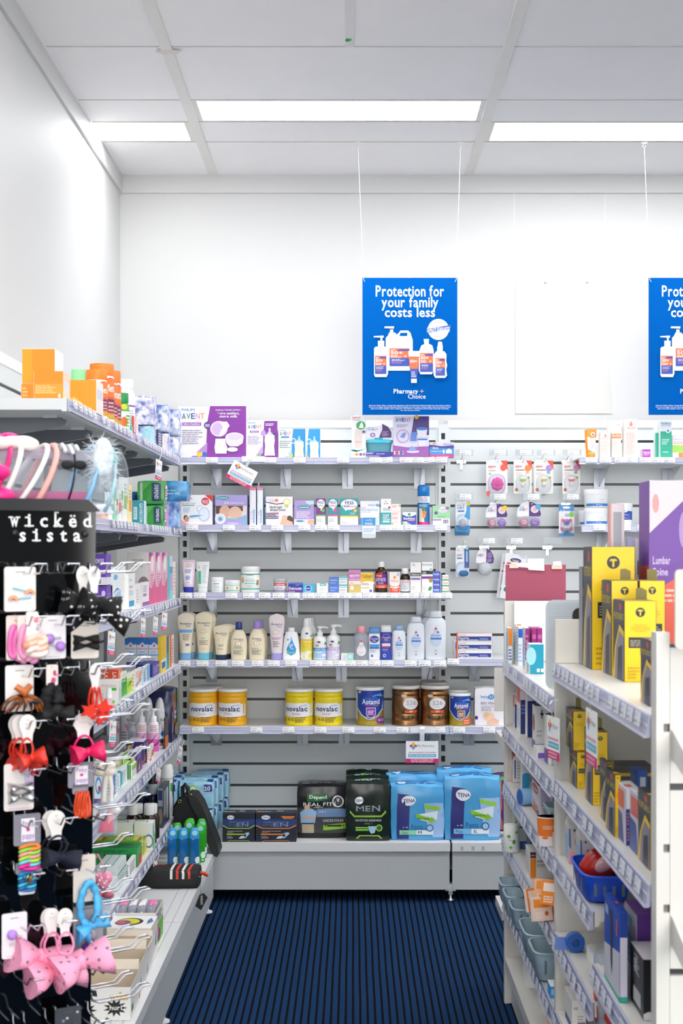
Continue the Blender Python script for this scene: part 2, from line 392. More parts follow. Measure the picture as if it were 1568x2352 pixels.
def rrect(w, h, r=.004, x=0, z=0, k=3):
 P_ = []
 for sx, sz, a0 in ((1, -1, -90), (1, 1, 0), (-1, 1, 90), (-1, -1, 180)):
  for i in range(k + 1):
   a = math.radians(a0 + 90 * i / k); P_.append((x + sx * (w / 2 - r) + r * math.cos(a), z + sz * (h / 2 - r) + r * math.sin(a)))
 return P_
def wob(name, label, loc, w, h, arm, rot=(0, 0, 0), group='rewards club shelf cards', text=True, armw=.012):
 # a shelf talker: a printed card on a springy plastic arm; origin where the arm leaves the shelf edge
 m = MB(); m.slab(rrect(w, h, .003, 0, -arm - h / 2), -.0004, .0004, 'f4f4f2')
 sf = lambda u, v, o: ((u - .5) * w, -.0004 - o, -arm - h + v * h)
 ink(m, sf, [('r', 0, 0, 1, .2, 'd4146e'), ('r', .07, .27, .93, .40, '4fb4d0'), ('e', .23, .87, .045, .075, 'f5c518'), ('e', .16, .78, .045, .06, 'd81e5b'), ('e', .30, .78, .045, .06, 'e2571e'), ('e', .23, .69, .045, .075, '35a8dc')]
  + ([('t', .36, .73, .88, .84, 'My Pharmacy', '9a9aa0', 0), ('t', .08, .45, .92, .51, 'JOIN OUR REWARDS CLUB FOR FREE', 'd4146e'), ('t', .1, .305, .9, .365, 'SIGN UP AND START SAVING TODAY', 'ffffff'),
   ('t', .15, .12, .85, .17, 'ASK ONE OF OUR FRIENDLY STAFF', 'ffffff'), ('t', .17, .04, .83, .09, 'HOW YOU CAN SIGN UP TODAY', 'ffffff')] if text else []))
 o = m.build(name, None, loc, rot); tag(o, label, 'sign', group)
 a = MB(); pts = [(0, .012, .006), (0, -.004, .004), (0, -.01, -.004), (0, -.008, -arm * .5), (0, .0005, -arm - .006)]
 for p, q in zip(pts, pts[1:]):
  a.add([(p[0] - armw / 2, p[1], p[2]), (p[0] + armw / 2, p[1], p[2]), (q[0] + armw / 2, q[1], q[2]), (q[0] - armw / 2, q[1], q[2])], [(0, 1, 2, 3)], 'eef0f3/.2')
 a.build('arm', o); return o
# ================================================================ the room
XL, XR, YB, YF, H = -1.095, 4.4, 6.83, -5.2, 3.27
struct('floor', MB().box(XL - .1, XR + .1, YF, YB + .1, -.05, 0, 'carpet'))
struct('wall_back', MB().box(XL - .1, XR + .1, YB, YB + .1, 0, H + .05, 'wall'))
struct('wall_left', MB().box(XL - .1, XL, YF, YB, 0, H + .05, 'wall'))
struct('wall_right', MB().box(XR, XR + .1, .6, YB, 0, H + .05, 'wall').box(XR, XR + .1, YF, .6, 0, .7, '1c2026').box(XR, XR + .1, YF, .6, 2.3, H + .05, '1c2026').box(XR, XR + .1, YF, -1.5, .7, 2.3, '1c2026').box(XR, XR + .1, -.9, .6, .7, 2.3, '1c2026'))  # unseen dark half and opening, added for reflections in the black stand
m = MB()                                         # ceiling tiles between the bars, cut round the recessed lights
TX = [XL, -.656, .546, 1.748, 2.95, 4.152, XR]
panels = []
for c in range(6):
 x0, x1 = TX[c], TX[c + 1]
 y = YF
 for r in range(-5, 2):
  base = 5.685 + 2.4 * (r - 0) if r <= 0 else None
  if base is None: continue
  off = 0 if c % 2 == 1 else .292
  panels.append((x0 + .03, x1 - .03, base + off, base + off + .278))
panels = [p for p in panels if p[2] > YF + .1]
for c in range(6):
 x0, x1 = TX[c], TX[c + 1]; ys = sorted((p[2], p[3]) for p in panels if abs(p[0] - .03 - x0) < 1e-6); y = YF
 for a, b in ys: m.box(x0, x1, y, a, H, H + .03, 'ceil'); y = b
 m.box(x0, x1, y, YB, H, H + .03, 'ceil')
struct('ceiling', m)
for i, x in enumerate(TX[1:-1]):
 struct('trim_%d' % (i + 1), MB().box(x - .02, x + .02, YF, YB, H - .006, H, 'tbar'))
m = MB()                                         # the thin cross joints
yy = [5.084 - .6 * k for k in range(12) if 5.084 - .6 * k > YF] + [5.684, 6.267]
for y in yy:
 for c in range(6): m.box(TX[c] + .02, TX[c + 1] - .02, y - .003, y + .003, H - .0015, H, 'b9b4ae')
for c in range(6): m.box(TX[c] + .02, TX[c + 1] - .02, 5.9725 - .003, 5.9725 + .003, H - .0015, H, 'c4bfb9')
struct('trim_6', m)
struct('trim_7', MB().box(XL, XR, YB - .012, YB, H - .085, H, 'wall'))
struct('trim_8', MB().box(XL, XL + .012, YF, YB - .012, H - .085, H, 'wall'))
struct('trim_9', MB().box(-.026, .004, 4.49, 5.08, H - .004, H, 'tbar'))
m = MB()
for px in (1181, 1389): m.box(X(px, YB) - .0015, X(px, YB) + .0015, YB - .001, YB, 2.1, H - .085, 'e2e2e0')
struct('trim_10', m)
m = MB(); s_ = MB()                              # water stain and a dab of tape on the bar
m.slab([(-.70, 0), (-.665, -.03), (-.62, -.018), (-.60, .01), (-.64, .02), (-.675, .014)], 0, .0004, 'ddd3c9')
tag(m.build('tape_patch', None, (-.0, 5.12, H - .0065), (PI / 2, 0, 0)), 'peeling cream tape patch on the ceiling bar', 'tape')
g = MB(); g.ball((0, 0, 0), .009, '2fa05a', 6, (1, 1.3, .5)); g.ball((.009, -.004, 0), .006, '3bb36a', 6, (1, 1, .6))
tag(g.build('putty_blob', None, (-.018, 5.005, H - .006)), 'small green putty blob stuck on the ceiling strip', 'putty')
place = {(1, 0): 'middle long recessed ceiling light over the aisle', (0, 0): 'short recessed ceiling light against the side wall, above the orange boxes', (2, 0): 'long recessed ceiling light above the second blue poster'}
for i, p in enumerate(panels):
 c = [abs(p[0] - .03 - t) < 1e-6 for t in TX].index(True); front = p[2] > 5.6
 lab = place.get((c, 0)) if front else None
 if not lab: lab = 'white recessed ceiling light panel further along the shop ceiling'
 o = empty('ceiling_light', lab, 'light', ((p[0] + p[1]) / 2, (p[2] + p[3]) / 2, H), group='recessed ceiling lights')
 a, b = (p[1] - p[0]) / 2, (p[3] - p[2]) / 2; f = MB()
 f.box(-a - .01, a + .01, -b, -b + .012, -.002, .02, 'tbar').box(-a - .01, a + .01, b - .012, b, -.002, .02, 'tbar')
 f.box(-a - .01, -a + .012, -b + .012, b - .012, -.002, .02, 'tbar').box(a - .012, a + .01, -b + .012, b - .012, -.002, .02, 'tbar')
 f.build('frame', o); MB().box(-a + .012, a - .012, -b + .012, b - .012, .002, .006, 'lamp').build('diffuser', o)

# ================================================================ wall fixtures
YS = 6.75                                        # face of the slatted panels on the back wall
def slatpanel(name, label, x0, x1, z0, z1, key='slat'):
 m = MB(); zs = [z for z in (.011 + .1 * k for k in range(40)) if z0 + .02 < z < z1 - .02]; y = YS
 z = z0
 for g in zs + [z1 + .006]:
  m.box(x0, x1, YS, YS + .009, z, g - .006, key); z = g + .006
 m.box(x0, x1, YS + .009, YS + .03, z0, z1, 'groove')
 m.box(x0, x1, YS - .006, YS + .03, z1, z1 + .035, 'slatwhite')
 o = m.build(name); return tag(o, label, 'wall panel', 'slatted wall panels')
slatpanel('slatwall_panel', 'grey slatted wall panel behind the blue poster and milk tins', X(440, YS), X(1006, YS), .10, 2.075)
slatpanel('slatwall_panel', 'grey slatted wall panel behind the hanging dummies', X(1028, YS), 1.62, .10, 2.075)
def upright(name, label, px0, px1, z0=.05, z1=2.09):
 x0, x1 = X(px0, YS), X(px1, YS); c = (x0 + x1) / 2; m = MB(); y = YS - .012
 m.box(x0, c - .009, y, YS + .03, z0, z1, 'slat').box(c + .009, x1, y, YS + .03, z0, z1, 'slat')
 m.box(c - .009, c + .009, YS + .012, YS + .03, z0, z1, '101214')  # near-black plate behind the slots: the holes' shade put into its colour
 z = z0; k = z0 + .02
 while k < z1 - .03:
  m.box(c - .009, c + .009, y, YS + .012, z, k, 'slat'); z = k + .029; k += .05
 m.box(c - .009, c + .009, y, YS + .012, z, z1, 'slat')
 m.box(x0 - .012, x0 - .0005, YS - .004, YS + .02, z0 + .05, z1, 'slat').box(x1 + .0005, x1 + .012, YS - .004, YS + .02, z0 + .05, z1, 'slat')
 o = m.build(name); tag(o, label, 'post', 'slotted shelf posts'); return o
u1 = upright('slotted_post', 'pale slotted steel post in the shop corner', 413, 437)
u2 = upright('slotted_post', 'pale slotted steel post between the baby shelves and hanging dummies', 1006, 1028)
m = MB(); m.box(0, .018, -.01, .01, -.02, 0, 'silver').loft([(-.045, .014, .014), (-.04, .014, .014), (-.036, .006, .006), (-.02, .005, .005)], 'silver', 2, 14, c=(.009, 0))
f = MB(); f.box(-.02, .025, -.02, .02, 0, .03, 'slat'); FOOT = (m, f)
# plain filler panel across the corner
struct('trim_11', MB().box(XL, X(409, 6.72), 6.72, 6.74, .25, 2.09, 'slatwhite'))
# slatted panels on the side wall
XS = -1.078
def sidepanel(name, label, y0, y1):
 m = MB(); z = .10
 for g in [.011 + .1 * k for k in range(2, 21)] + [2.081]:
  m.box(XS - .009, XS, y0, y1, z, g - .006, 'slat'); z = g + .006
 m.box(XL + .001, XS - .009, y0, y1, .10, 2.075, 'groove').box(XL + .001, XS + .004, y0, y1, 2.075, 2.11, 'slatwhite')
 tag(m.build(name), label, 'wall panel', 'slatted wall panels')
sidepanel('slatwall_panel', 'grey slatted panel on the side wall, nearer the corner', 5.08, 6.28)
sidepanel('slatwall_panel', 'grey slatted panel on the side wall behind the hair accessory stand', 3.86, 5.06)
sidepanel('slatwall_panel', 'cream slatted panel on the side wall beyond the orange boxes', 2.64, 3.84)
for y, l in ((5.07, 'chrome shelf post on the side wall between two panels'), (6.29, 'chrome shelf post on the side wall beside the corner'), (3.85, 'chrome shelf post at the end of the orange box shelf')):
 m = MB(); m.box(XS - .01, XS + .012, y - .011, y + .011, .1, 2.09, 'zinc'); tag(m.build('shelf_post'), l, 'post', 'side wall shelf posts')

# ---------------------------------------------------------------- back shelves
class Sh:
 def __init__(s, z, Y): s.z = z; s.Y = Y
def strip_mb(L, h=.031, flap=.008):
 # clear label channel along +X, face towards -Y, origin at the left top edge
 m = MB(); pr = [(-.001, 0), (-.004, -.002), (-.006, -h * .5), (-.009, -h + .004), (-.012, -h), (-.004, -h), (-.001, -h + .003)]
 vs = [(0, y, z) for y, z in pr] + [(L, y, z) for y, z in pr]; n = len(pr)
 m.add(vs, [(i, i + n, (i + 1) % n + n, (i + 1) % n) for i in range(n)] + [tuple(range(n)), tuple(range(2 * n - 1, n - 1, -1))], 'b2b4ca/.18')
 m.box(0, L, -.0075, -.0062, -h * .52, -h * .42, 'd9daea/.15')  # paler bar along the channel: a highlight put into the colour
 return m
def backshelf(label, px0, px1, z, Y, brk=(), split=None, depth=None):
 x0, x1 = X(px0, Y), X(px1, Y)
 o = empty('shelf', label, 'shelf', ((x0 + x1) / 2, YS, z), group='shelves on the back wall'); c = (x0 + x1) / 2
 m = MB(); m.box(x0 - c, x1 - c, Y - YS + .001, -.002, -.004, 0, 'steel').box(x0 - c, x1 - c, Y - YS + .001, Y - YS + .014, -.03, -.004, 'steel').box(x0 - c, x1 - c, -.014, -.002, -.03, -.004, 'steel')
 m.build('board', o)
 xs = [x0] + ([X(split, Y)] if split else []) + [x1]
 for a, b in zip(xs, xs[1:]): strip_mb(b - a - .002).build('price_strip', o, (a - c + .001, Y - YS + .001, .001))
 for px in brk:
  xb = X(px, YS) - c; b_ = MB(); b_.box(xb - .025, xb + .025, -.006, -.001, -.125, -.031, 'zinc')
  b_.add([(xb - .0015, Y - YS + .03, -.031), (xb - .0015, -.006, -.031), (xb - .0015, -.006, -.115), (xb + .0015, Y - YS + .03, -.031), (xb + .0015, -.006, -.031), (xb + .0015, -.006, -.115)],
   [(0, 1, 2), (5, 4, 3), (0, 2, 5, 3), (1, 4, 5, 2), (0, 3, 4, 1)], 'chrome')
  b_.build('bracket', o)
 return Sh(z, Y)
S1 = backshelf('top back shelf carrying the breast pump boxes', 411, 1029, 1.915, 6.42, (497, 656, 798, 963), 720)
S2 = backshelf('second back shelf carrying nursing pads and spray can', 413, 1033, 1.616, 6.42, (487, 657, 789, 955), 724)
S3 = backshelf('third back shelf carrying creams and amber bottle', 414, 1037, 1.316, 6.42, (486, 672, 789, 968), 724)
S4 = backshelf('fourth back shelf carrying baby lotion tubes and powder', 412, 1026, 1.016, 6.42, (486, 683, 784, 980), 711)
S5 = backshelf('fifth back shelf carrying the milk formula tins', 412, 1031, .722, 6.42, (497, 695, 790, 975), 721)
R1 = backshelf('short top shelf with oil cartons beside second poster', 1330, 1720, 1.915, 6.42, (1375, 1532))
R2 = backshelf('short shelf with white cream tubs under the oil cartons', 1335, 1720, 1.616, 6.42, (1381,))
R4 = backshelf('narrow shelf with stacked navy ointment cartons', 1028, 1330, 1.020, 6.46, (1089,))
R5 = backshelf('narrow shelf with baby wipes packet beside the tins', 1032, 1330, .722, 6.42, (1076, 1230))
# base plinths
YD = 6.18; ZD = .256
def plinth(name, label, x0, x1, y0, y1, z, side=None):
 o = empty(name, label, 'shelf', ((x0 + x1) / 2, (y0 + y1) / 2, 0), group='base shelves'); cx_, cy_ = (x0 + x1) / 2, (y0 + y1) / 2
 a, b = (x1 - x0) / 2, (y1 - y0) / 2
 if side is None:
  MB().box(-a, a, -b, b, z - .008, z, 'steel').box(-a, a, -b, -b + .012, z - .036, z - .008, 'steel').build('deck', o)
  MB().box(-a + .002, a - .002, -b + .022, -b + .034, .052, z - .036, 'kick').build('kickboard', o)
 else:
  s_ = side; e = a * s_
  MB().box(-a, a, -b, b, z - .008, z, 'steel').box(min(e, e - .012 * s_), max(e, e - .012 * s_), -b, b, z - .036, z - .008, 'steel').build('deck', o)
  MB().box(min(e - .02 * s_, e - .032 * s_), max(e - .02 * s_, e - .032 * s_), -b, b, .03, z - .036, 'kick').build('kickboard', o)
 return o
xj = X(1036, YD)
plinth('base_shelf', 'white base shelf carrying the incontinence packs, tiled slats behind', -1.07, xj - .004, YD, 6.73, ZD)
o = plinth('base_shelf', 'white base shelf with tape marks beyond the slotted post', xj + .004, 1.60, YD, 6.73, ZD)
FOOT[0].build('levelling_foot', o, (xj - .009 - o.location.x, 6.23 - o.location.y, .046)); FOOT[1].build('foot_bracket', o, (xj - .003 - o.location.x, 6.23 - o.location.y, .044))
for q in (.045, .092, .135): MB().box(xj + q - .006 - o.location.x, xj + q + .007 - o.location.x, YD - .0006 - o.location.y, YD - .0002 - o.location.y, ZD - .032, ZD - .014, 'b4b6b4').build('tape_mark', o)
xd = -.573
o = plinth('base_shelf', 'long white base shelf along the side wall with dotted front', XS + .002, xd, 3.3, 6.165, ZD, 1)
m = MB(); cx_ = (XS + .002 + xd) / 2; cy_ = (3.3 + 6.165) / 2
for q in (.035, .068):
 y = 3.35
 while y < 6.1: m.box(xd - q - cx_, xd - q + .0035 - cx_, y - cy_, y + .006 - cy_, ZD, ZD + .0003, '8f8f8d'); y += .0135
m.box(XS - cx_ + .01, xd - cx_, 4.86 - cy_, 4.8615 - cy_, ZD, ZD + .0003, '9a9c9c')
m.build('perforation', o)
for y, l in ((4.62, 'white adjustable foot under the long side base shelf, nearer one'), (6.02, 'white adjustable foot under the long side base shelf, beside the corner')):
 m = MB(); m.loft([(0, .022, .022), (.006, .022, .022), (.012, .008, .008), (.05, .007, .007)], 'dcdcdc', 2, 14); tag(m.build('levelling_leg', None, (xd - .032, y, 0)), l, 'foot', 'base shelf feet')

# ---------------------------------------------------------------- price tickets
TK = {}
def ticket_mesh(price, w_=.052, h=.024):
 if (price, w_) in TK: return TK[price, w_]
 m = MB(); m.slab(rrect(w_, h, .001, 0, -h / 2), -.0006, 0, 'fbfbfa' if price else 'e4e5ee')
 sf = lambda u, v, o: ((u - .5) * w_, -.0006 - o, -h + v * h)
 ink(m, sf, ([('t', .08, .14, .46, .40, price, '55565a')] if price else [('r', .08, .16, .42, .36, '8a8b90')]) + [('l', .08, .62, .7, .9, 2, 'b9babd'), ('l', .56, .12, .95, .42, 2, 'b9babd')])
 TK[price, w_] = m.mesh('price_ticket'); return TK[price, w_]
ORD = 'first second third fourth fifth sixth seventh eighth ninth tenth eleventh twelfth thirteenth fourteenth fifteenth sixteenth seventeenth eighteenth nineteenth twentieth'.split()
def tickets(sh, where, items):
 for i, it in enumerate(items):
  px, pr = it[0], it[1]; t = it[2] if len(it) > 2 else 0
  o = MB().build('price_ticket', None, (X(px, sh.Y), sh.Y - .0105, sh.z + .0005), (math.radians(-7), math.radians(t), 0), ticket_mesh(pr))
  tag(o, 'white price ticket%s, %s along the %s' % (' reading ' + pr if pr else '', ORD[i], where), 'ticket', 'price tickets on the ' + where)
tickets(S1, 'top back shelf', [(487, '$175.00'), (621, '$22.95'), (688, '$19.95'), (788, '$23.00'), (862, '$22.95'), (887, '$22.95', -6), (931, '$8.50'), (958, '$19.95'), (984, '$6.35', -6), (1013, '$10.20')])
tickets(S2, 'second back shelf', [(442, '$11.50'), (526, '$10.50'), (586, '$18.95'), (637, '$19.00'), (699, '$14.95'), (737, '$14.50'), (766, '$16.50'), (885, '$14.20'), (912, '$10.20'), (943, '$15.80'), (1012, '$19.50')])
tickets(S3, 'third back shelf', [(428, '$9.00'), (460, '$11.69'), (532, '$7.25'), (572, '$14.95'), (608, '$7.50'), (640, '$9.95'), (675, '$12.10'), (709, '$11.85'), (737, '$8.50'), (765, '$19.50'), (791, '$5.45'), (818, '$13.80'), (847, '$14.65'), (874, '$8.95'), (899, '$18.80'), (925, '$14.95'), (951, '$19.95'), (975, '$19.95'), (998, '$12.80'), (1024, '$10.20')])
tickets(S4, 'fourth back shelf', [(424, '$9.95'), (466, '$11.50'), (509, '$12.00'), (547, '$9.95'), (592, '$17.00'), (629, '$16.00'), (669, '$11.95'), (725, '$9.90'), (752, '$9.50'), (778, '$10.00'), (805, '$9.50'), (831, '$7.95'), (860, '$4.75'), (890, '$4.50'), (943, '$5.50'), (975, '$8.95'), (1010, '$9.50')])
tickets(S5, 'fifth back shelf', [(455, '$34.95', -5), (589, '$34.95'), (662, '$26.95', -3), (736, '$28.95'), (800, '$45.00'), (872, '$33.00'), (924, '$29.95'), (1008, '$29.95', -2)])
tickets(R4, 'narrow ointment shelf', [(1040, '$20.95')])
tickets(R5, 'narrow wipes shelf', [(1054, '$20.00'), (1123, '$6.95')])
tickets(R1, 'short oil carton shelf', [(1357, '$15.50'), (1389, '$17.50'), (1424, '$8.95'), (1450, '$35.50'), (1480, '$7.95'), (1508, '$19.90'), (1535, '$8.95')])
tickets(R2, 'short cream tub shelf', [(1375, '$11.50'), (1433, '$9.95'), (1476, '$6.95')])

# ---------------------------------------------------------------- posters
def poster(label, px0, Y=6.27):
 s = Y / K; W = 218 * s; HH = 315 * s; x0 = X(px0, Y); z1 = Z(638, Y)
 o = empty('hanging_poster', label, 'poster', (x0 + W / 2, Y, z1), group='hanging sunscreen posters')
 m = MB(); m.box(-W / 2, W / 2, 0, .0008, -HH, 0, 'poster')
 sf = lambda u, v, o_: ((u - .5) * W, -.0002 - o_, -HH + v * HH); wh = 'f7f8fa'; I = []
 I += [('t', .14, .865, .86, .945, 'Protection for', wh), ('t', .2, .787, .8, .862, 'your family', wh), ('t', .235, .715, .765, .785, 'costs less', wh)]
 # guarantee seal
 I += [('e', .80, .623, .112, .078, 'd5d8e0'), ('e', .80, .623, .105, .073, 'e9ebf0'), ('e', .80, .623, .058, .040, 'f8f8fa'), ('p', [(.672, .597), (.925, .622), (.93, .655), (.677, .630)], '3b63b8'),
  ('t', .682, .607, .92, .640, 'QUALITY GUARANTEE', wh), ('t', .735, .668, .865, .682, '100% MONEY BACK', '7f8aa8', 0), ('t', .765, .566, .835, .58, '30 DAYS', '7f8aa8', 0)]
 def label_(u0, v0, u1, v1):
  return [('r', u0, v0, u1, v1, '2348a8'), ('r', u0, v0 + (v1 - v0) * .46, u1, v1, 'f26a3d'), ('p', [(u0 + (u1 - u0) * .35, v0 + (v1 - v0) * .86), (u1, v0 + (v1 - v0) * .84), (u1, v0 + (v1 - v0) * .95), (u0 + (u1 - u0) * .5, v0 + (v1 - v0) * .96)], '3a3f9a'),
    ('t', u0 + (u1 - u0) * .06, v0 + (v1 - v0) * .66, u0 + (u1 - u0) * .66, v0 + (v1 - v0) * .84, '50+', wh), ('t', u0 + (u1 - u0) * .06, v0 + (v1 - v0) * .87, u0 + (u1 - u0) * .3, v0 + (v1 - v0) * .93, 'SPF', wh),
    ('l', u0 + (u1 - u0) * .06, v0 + (v1 - v0) * .5, u0 + (u1 - u0) * .6, v0 + (v1 - v0) * .63, 2, wh), ('l', u0 + (u1 - u0) * .1, v0 + (v1 - v0) * .28, u0 + (u1 - u0) * .8, v0 + (v1 - v0) * .42, 3, 'c9d2ee'), ('l', u0 + (u1 - u0) * .1, v0 + (v1 - v0) * .14, u0 + (u1 - u0) * .7, v0 + (v1 - v0) * .26, 3, 'c06aa8'),
    ('e', u0 + (u1 - u0) * .8, v0 + (v1 - v0) * .56, (u1 - u0) * .07, (v1 - v0) * .04, 'ffd9a0')]
 bt = 'e6e7ef'
 I += [('p', [(.245, .37), (.245, .56), (.27, .58), (.28, .60), (.345, .60), (.36, .585), (.385, .60), (.4, .615), (.48, .615), (.505, .60), (.53, .545), (.53, .33), (.52, .322), (.25, .322)], bt), ('p', [(.39, .575), (.47, .575), (.475, .598), (.40, .598)], 'poster'),
  ('r', .29, .60, .325, .622, bt), ('p', [(.23, .632), (.33, .628), (.335, .645), (.235, .645)], bt)] + label_(.285, .355, .495, .485)
 I += [('p', [(.122, .29), (.122, .485), (.14, .497), (.245, .497), (.268, .48), (.27, .30), (.255, .275), (.135, .275)], bt), ('r', .163, .497, .23, .54, bt), ('r', .19, .54, .21, .566, bt), ('p', [(.118, .565), (.225, .562), (.222, .578), (.12, .574)], bt)] + label_(.133, .298, .252, .43)
 I += [('p', [(.482, .465), (.605, .465), (.575, .26), (.51, .26)], bt), ('p', [(.488, .425), (.597, .425), (.576, .26), (.51, .26)], '2348a8'), ('p', [(.488, .425), (.597, .425), (.586, .335), (.498, .335)], 'f26a3d'), ('t', .502, .38, .575, .40, '50+', wh), ('l', .515, .275, .57, .32, 4, 'c9d2ee'), ('r', .512, .232, .572, .262, bt)]
 I += [('p', [(.592, .32), (.6, .47), (.62, .505), (.65, .515), (.71, .515), (.735, .505), (.75, .47), (.752, .32), (.73, .295), (.61, .295)], bt), ('p', [(.65, .515), (.645, .552), (.70, .552), (.698, .515)], bt)] + label_(.606, .312, .742, .45)
 I += [('p', [(.748, .29), (.752, .44), (.775, .462), (.862, .462), (.885, .44), (.882, .39), (.892, .36), (.882, .33), (.89, .285), (.87, .268), (.765, .268)], bt), ('r', .785, .462, .845, .495, bt), ('p', [(.79, .495), (.845, .495), (.836, .532), (.797, .532)], bt)] + label_(.77, .285, .868, .412)
 I += [('t', .328, .155, .585, .188, 'Pharmacy', wh), ('r', .605, .168, .645, .173, 'f2a24a'), ('r', .622, .158, .628, .184, 'f2a24a'), ('t', .48, .117, .665, .15, 'Choice', wh, 0)]
 I += [('t', .07, .064, .93, .071, 'Pharmacy Choice offers a money back guarantee on all of its Pharmacy Choice branded over the counter products.', wh), ('t', .07, .052, .93, .059, 'If you are not happy with any Pharmacy Choice branded over the counter product, simply return the product to your', wh),
  ('t', .09, .040, .91, .047, 'place of purchase together with a receipt for a full refund or replacement within 30 days of the day of purchase.', wh), ('t', .4, .028, .6, .033, 'Offer valid in store only on branded', wh)]
 ink(m, sf, I); m.build('sheet', o)
 for sx, hx in ((-1, 822), (1, 1057)):
  dx = X(px0 + (hx - 832), Y) - (x0 + W / 2); ht = H - z1 - .004; k = MB()
  ex = sx * (W / 2 - .011); k.tube([(ex, -.002, -.018), (ex + sx * .006, -.003, -.008), (ex + sx * .007, 0, .012), (dx, 0, ht - .02)], .0011, 'f6f6f4', 5)
  k.loft([(-.0005, .0028, .0028), (.0005, .0028, .0028)], 'ffffff', 2, 10) ; st_ = k.build('string', o)
  c = MB(); c.box(dx - .012, dx + .012, -.006, .006, ht - .004, ht + .002, 'f4f3f0').tube([(dx, 0, ht - .004), (dx - .008, 0, ht - .012), (dx, 0, ht - .022), (dx + .008, 0, ht - .014)], .0014, 'f4f3f0', 5); c.build('ceiling_clip', st_)
 return o
poster('blue sunscreen poster hanging in full view above the back shelves', 832)
poster('blue sunscreen poster cut off by the picture edge', 1489)
Yw = YB - .004; m = MB()
m.slab([(X(1183, Yw), Z(950, Yw)), (X(1405, Yw), Z(950, Yw)), (X(1387, Yw), Z(650, Yw)), (X(1183, Yw), Z(650, Yw))], 0, .003, 'cccbc6')
o = m.build('blank_sheet', None, (0, Yw, 0)); tag(o, 'blank off-white sheet stuck on the wall between the posters', 'paper')
for px in (1252, 1347):
 MB().ball((X(px, Yw), -.003, Z(648, Yw)), .007, 'b9bfe6', 6, (1, .5, .8)).build('putty', o)
# ================================================================ goods on the back shelves
W_ = 'f7f7f6'
def B(sh, p0, p1, py, name, label, fc, F=(), d=.06, dy=.03, sc=None, tc=None, z=None, h=None, group=None, rz=0, **k):
 Y = sh.Y + dy; z0 = sh.z + .0006 if z is None else z
 return carton(name, label, X(p0, Y), X(p1, Y), Y, Y + d, z0, z0 + h if h else max(z0 + .01, Z(py, Y)), fc, sc, tc, F, k.pop('R', ()), k.pop('L', ()), k.pop('T', ()), group, rz, **k)
def V(sh, p0, p1, py, name, label, col, prof, dr=.6, n=2.3, F=(), parts=(), dy=.03, group=None, z=None, **k):
 Y = sh.Y + dy; W = X(p1, Y) - X(p0, Y); z0 = sh.z + .0006 if z is None else z
 q = max(p[2] if len(p) > 2 else p[1] * dr for p in prof) * W / 2
 return vessel(name, label, X((p0 + p1) / 2, Y), Y + q, z0, W, Z(py, Y) - z0, col, prof, dr, n, F, parts, group, **k)
def ten(u0, v0, u1, v1): return [('e', (u0 + u1) / 2, (v0 + v1) / 2, (u1 - u0) / 2, (v1 - v0) / 2, 'f4f6f8'), ('t', u0 + (u1 - u0) * .12, v0 + (v1 - v0) * .33, u1 - (u1 - u0) * .06, v0 + (v1 - v0) * .66, 'TENA', '1c3f8a')]
# --- top shelf
pu = '8a2fa0'
def bottle_pic(u, v, w, h, c='e9e4f0', nip='d9d2e6'):
 return [('p', [(u - w / 2, v), (u + w / 2, v), (u + w * .42, v + h * .35), (u + w / 2, v + h * .58), (u - w / 2, v + h * .58), (u - w * .42, v + h * .35)], c), ('r', u - w * .46, v + h * .58, u + w * .46, v + h * .74, 'f3f0f6'), ('p', [(u - w * .38, v + h * .74), (u + w * .38, v + h * .74), (u + w * .1, v + h * .86), (u + w * .08, v + h), (u - w * .08, v + h), (u - w * .1, v + h * .86)], nip)]
B(S1, 409, 565, 933, 'breast_pump_box', 'large white and purple breast pump box at the corner end', 'f4f1f7', [
 ('p', [(.40, 0), (1, 0), (1, 1), (.47, 1), (.43, .7), (.42, .45)], pu), ('p', [(.18, 0), (.42, 0), (.43, .3)], 'b98fcb'), ('t', .05, .905, .25, .955, 'PHILIPS', '3f76c4')] + AV(.05, .755, .39, .865) + [
 ('r', .06, .625, .34, .685, '9a4cb4'), ('t', .08, .638, .32, .674, 'Ultra Comfort', W_), ('l', .06, .27, .36, .56, 7, 'a9a2b4'), ('e', .435, .63, .055, .07, '5b3a86'), ('l', .40, .60, .47, .66, 3, W_),
 ('t', .55, .91, .92, .94, 'CLINICALLY PROVEN COMFORT', W_, 0), ('t', .58, .84, .90, .89, 'More comfort,', W_), ('t', .61, .78, .87, .83, 'more milk', W_),
 ('e', .60, .56, .13, .155, 'e3cdea'), ('e', .60, .56, .10, .12, 'd3b4de'), ('p', [(.60, .70), (.72, .70), (.76, .62), (.70, .52), (.64, .42), (.60, .44), (.66, .6)], 'f0ecf4'), ('p', [(.55, .08), (.71, .08), (.725, .2), (.70, .28), (.70, .37), (.55, .37), (.545, .28), (.535, .2)], 'f2eff5'),
 ('e', .83, .40, .135, .09, 'efeaf4'), ('p', [(.695, .40), (.965, .40), (.95, .28), (.88, .22), (.76, .22), (.71, .28)], 'e4dcec'), ('e', .83, .405, .11, .065, 'd9cfe4'), ('e', .80, .16, .08, .045, 'ece7f1'),
 ('r', .03, .04, .42, .1, 'ece5f2'), ('e', .31, .065, .037, .05, 'f5c21c'), ('e', .39, .065, .037, .05, '3d5fae')], d=.14, sc='f2f2f3', tc='8a7a98')
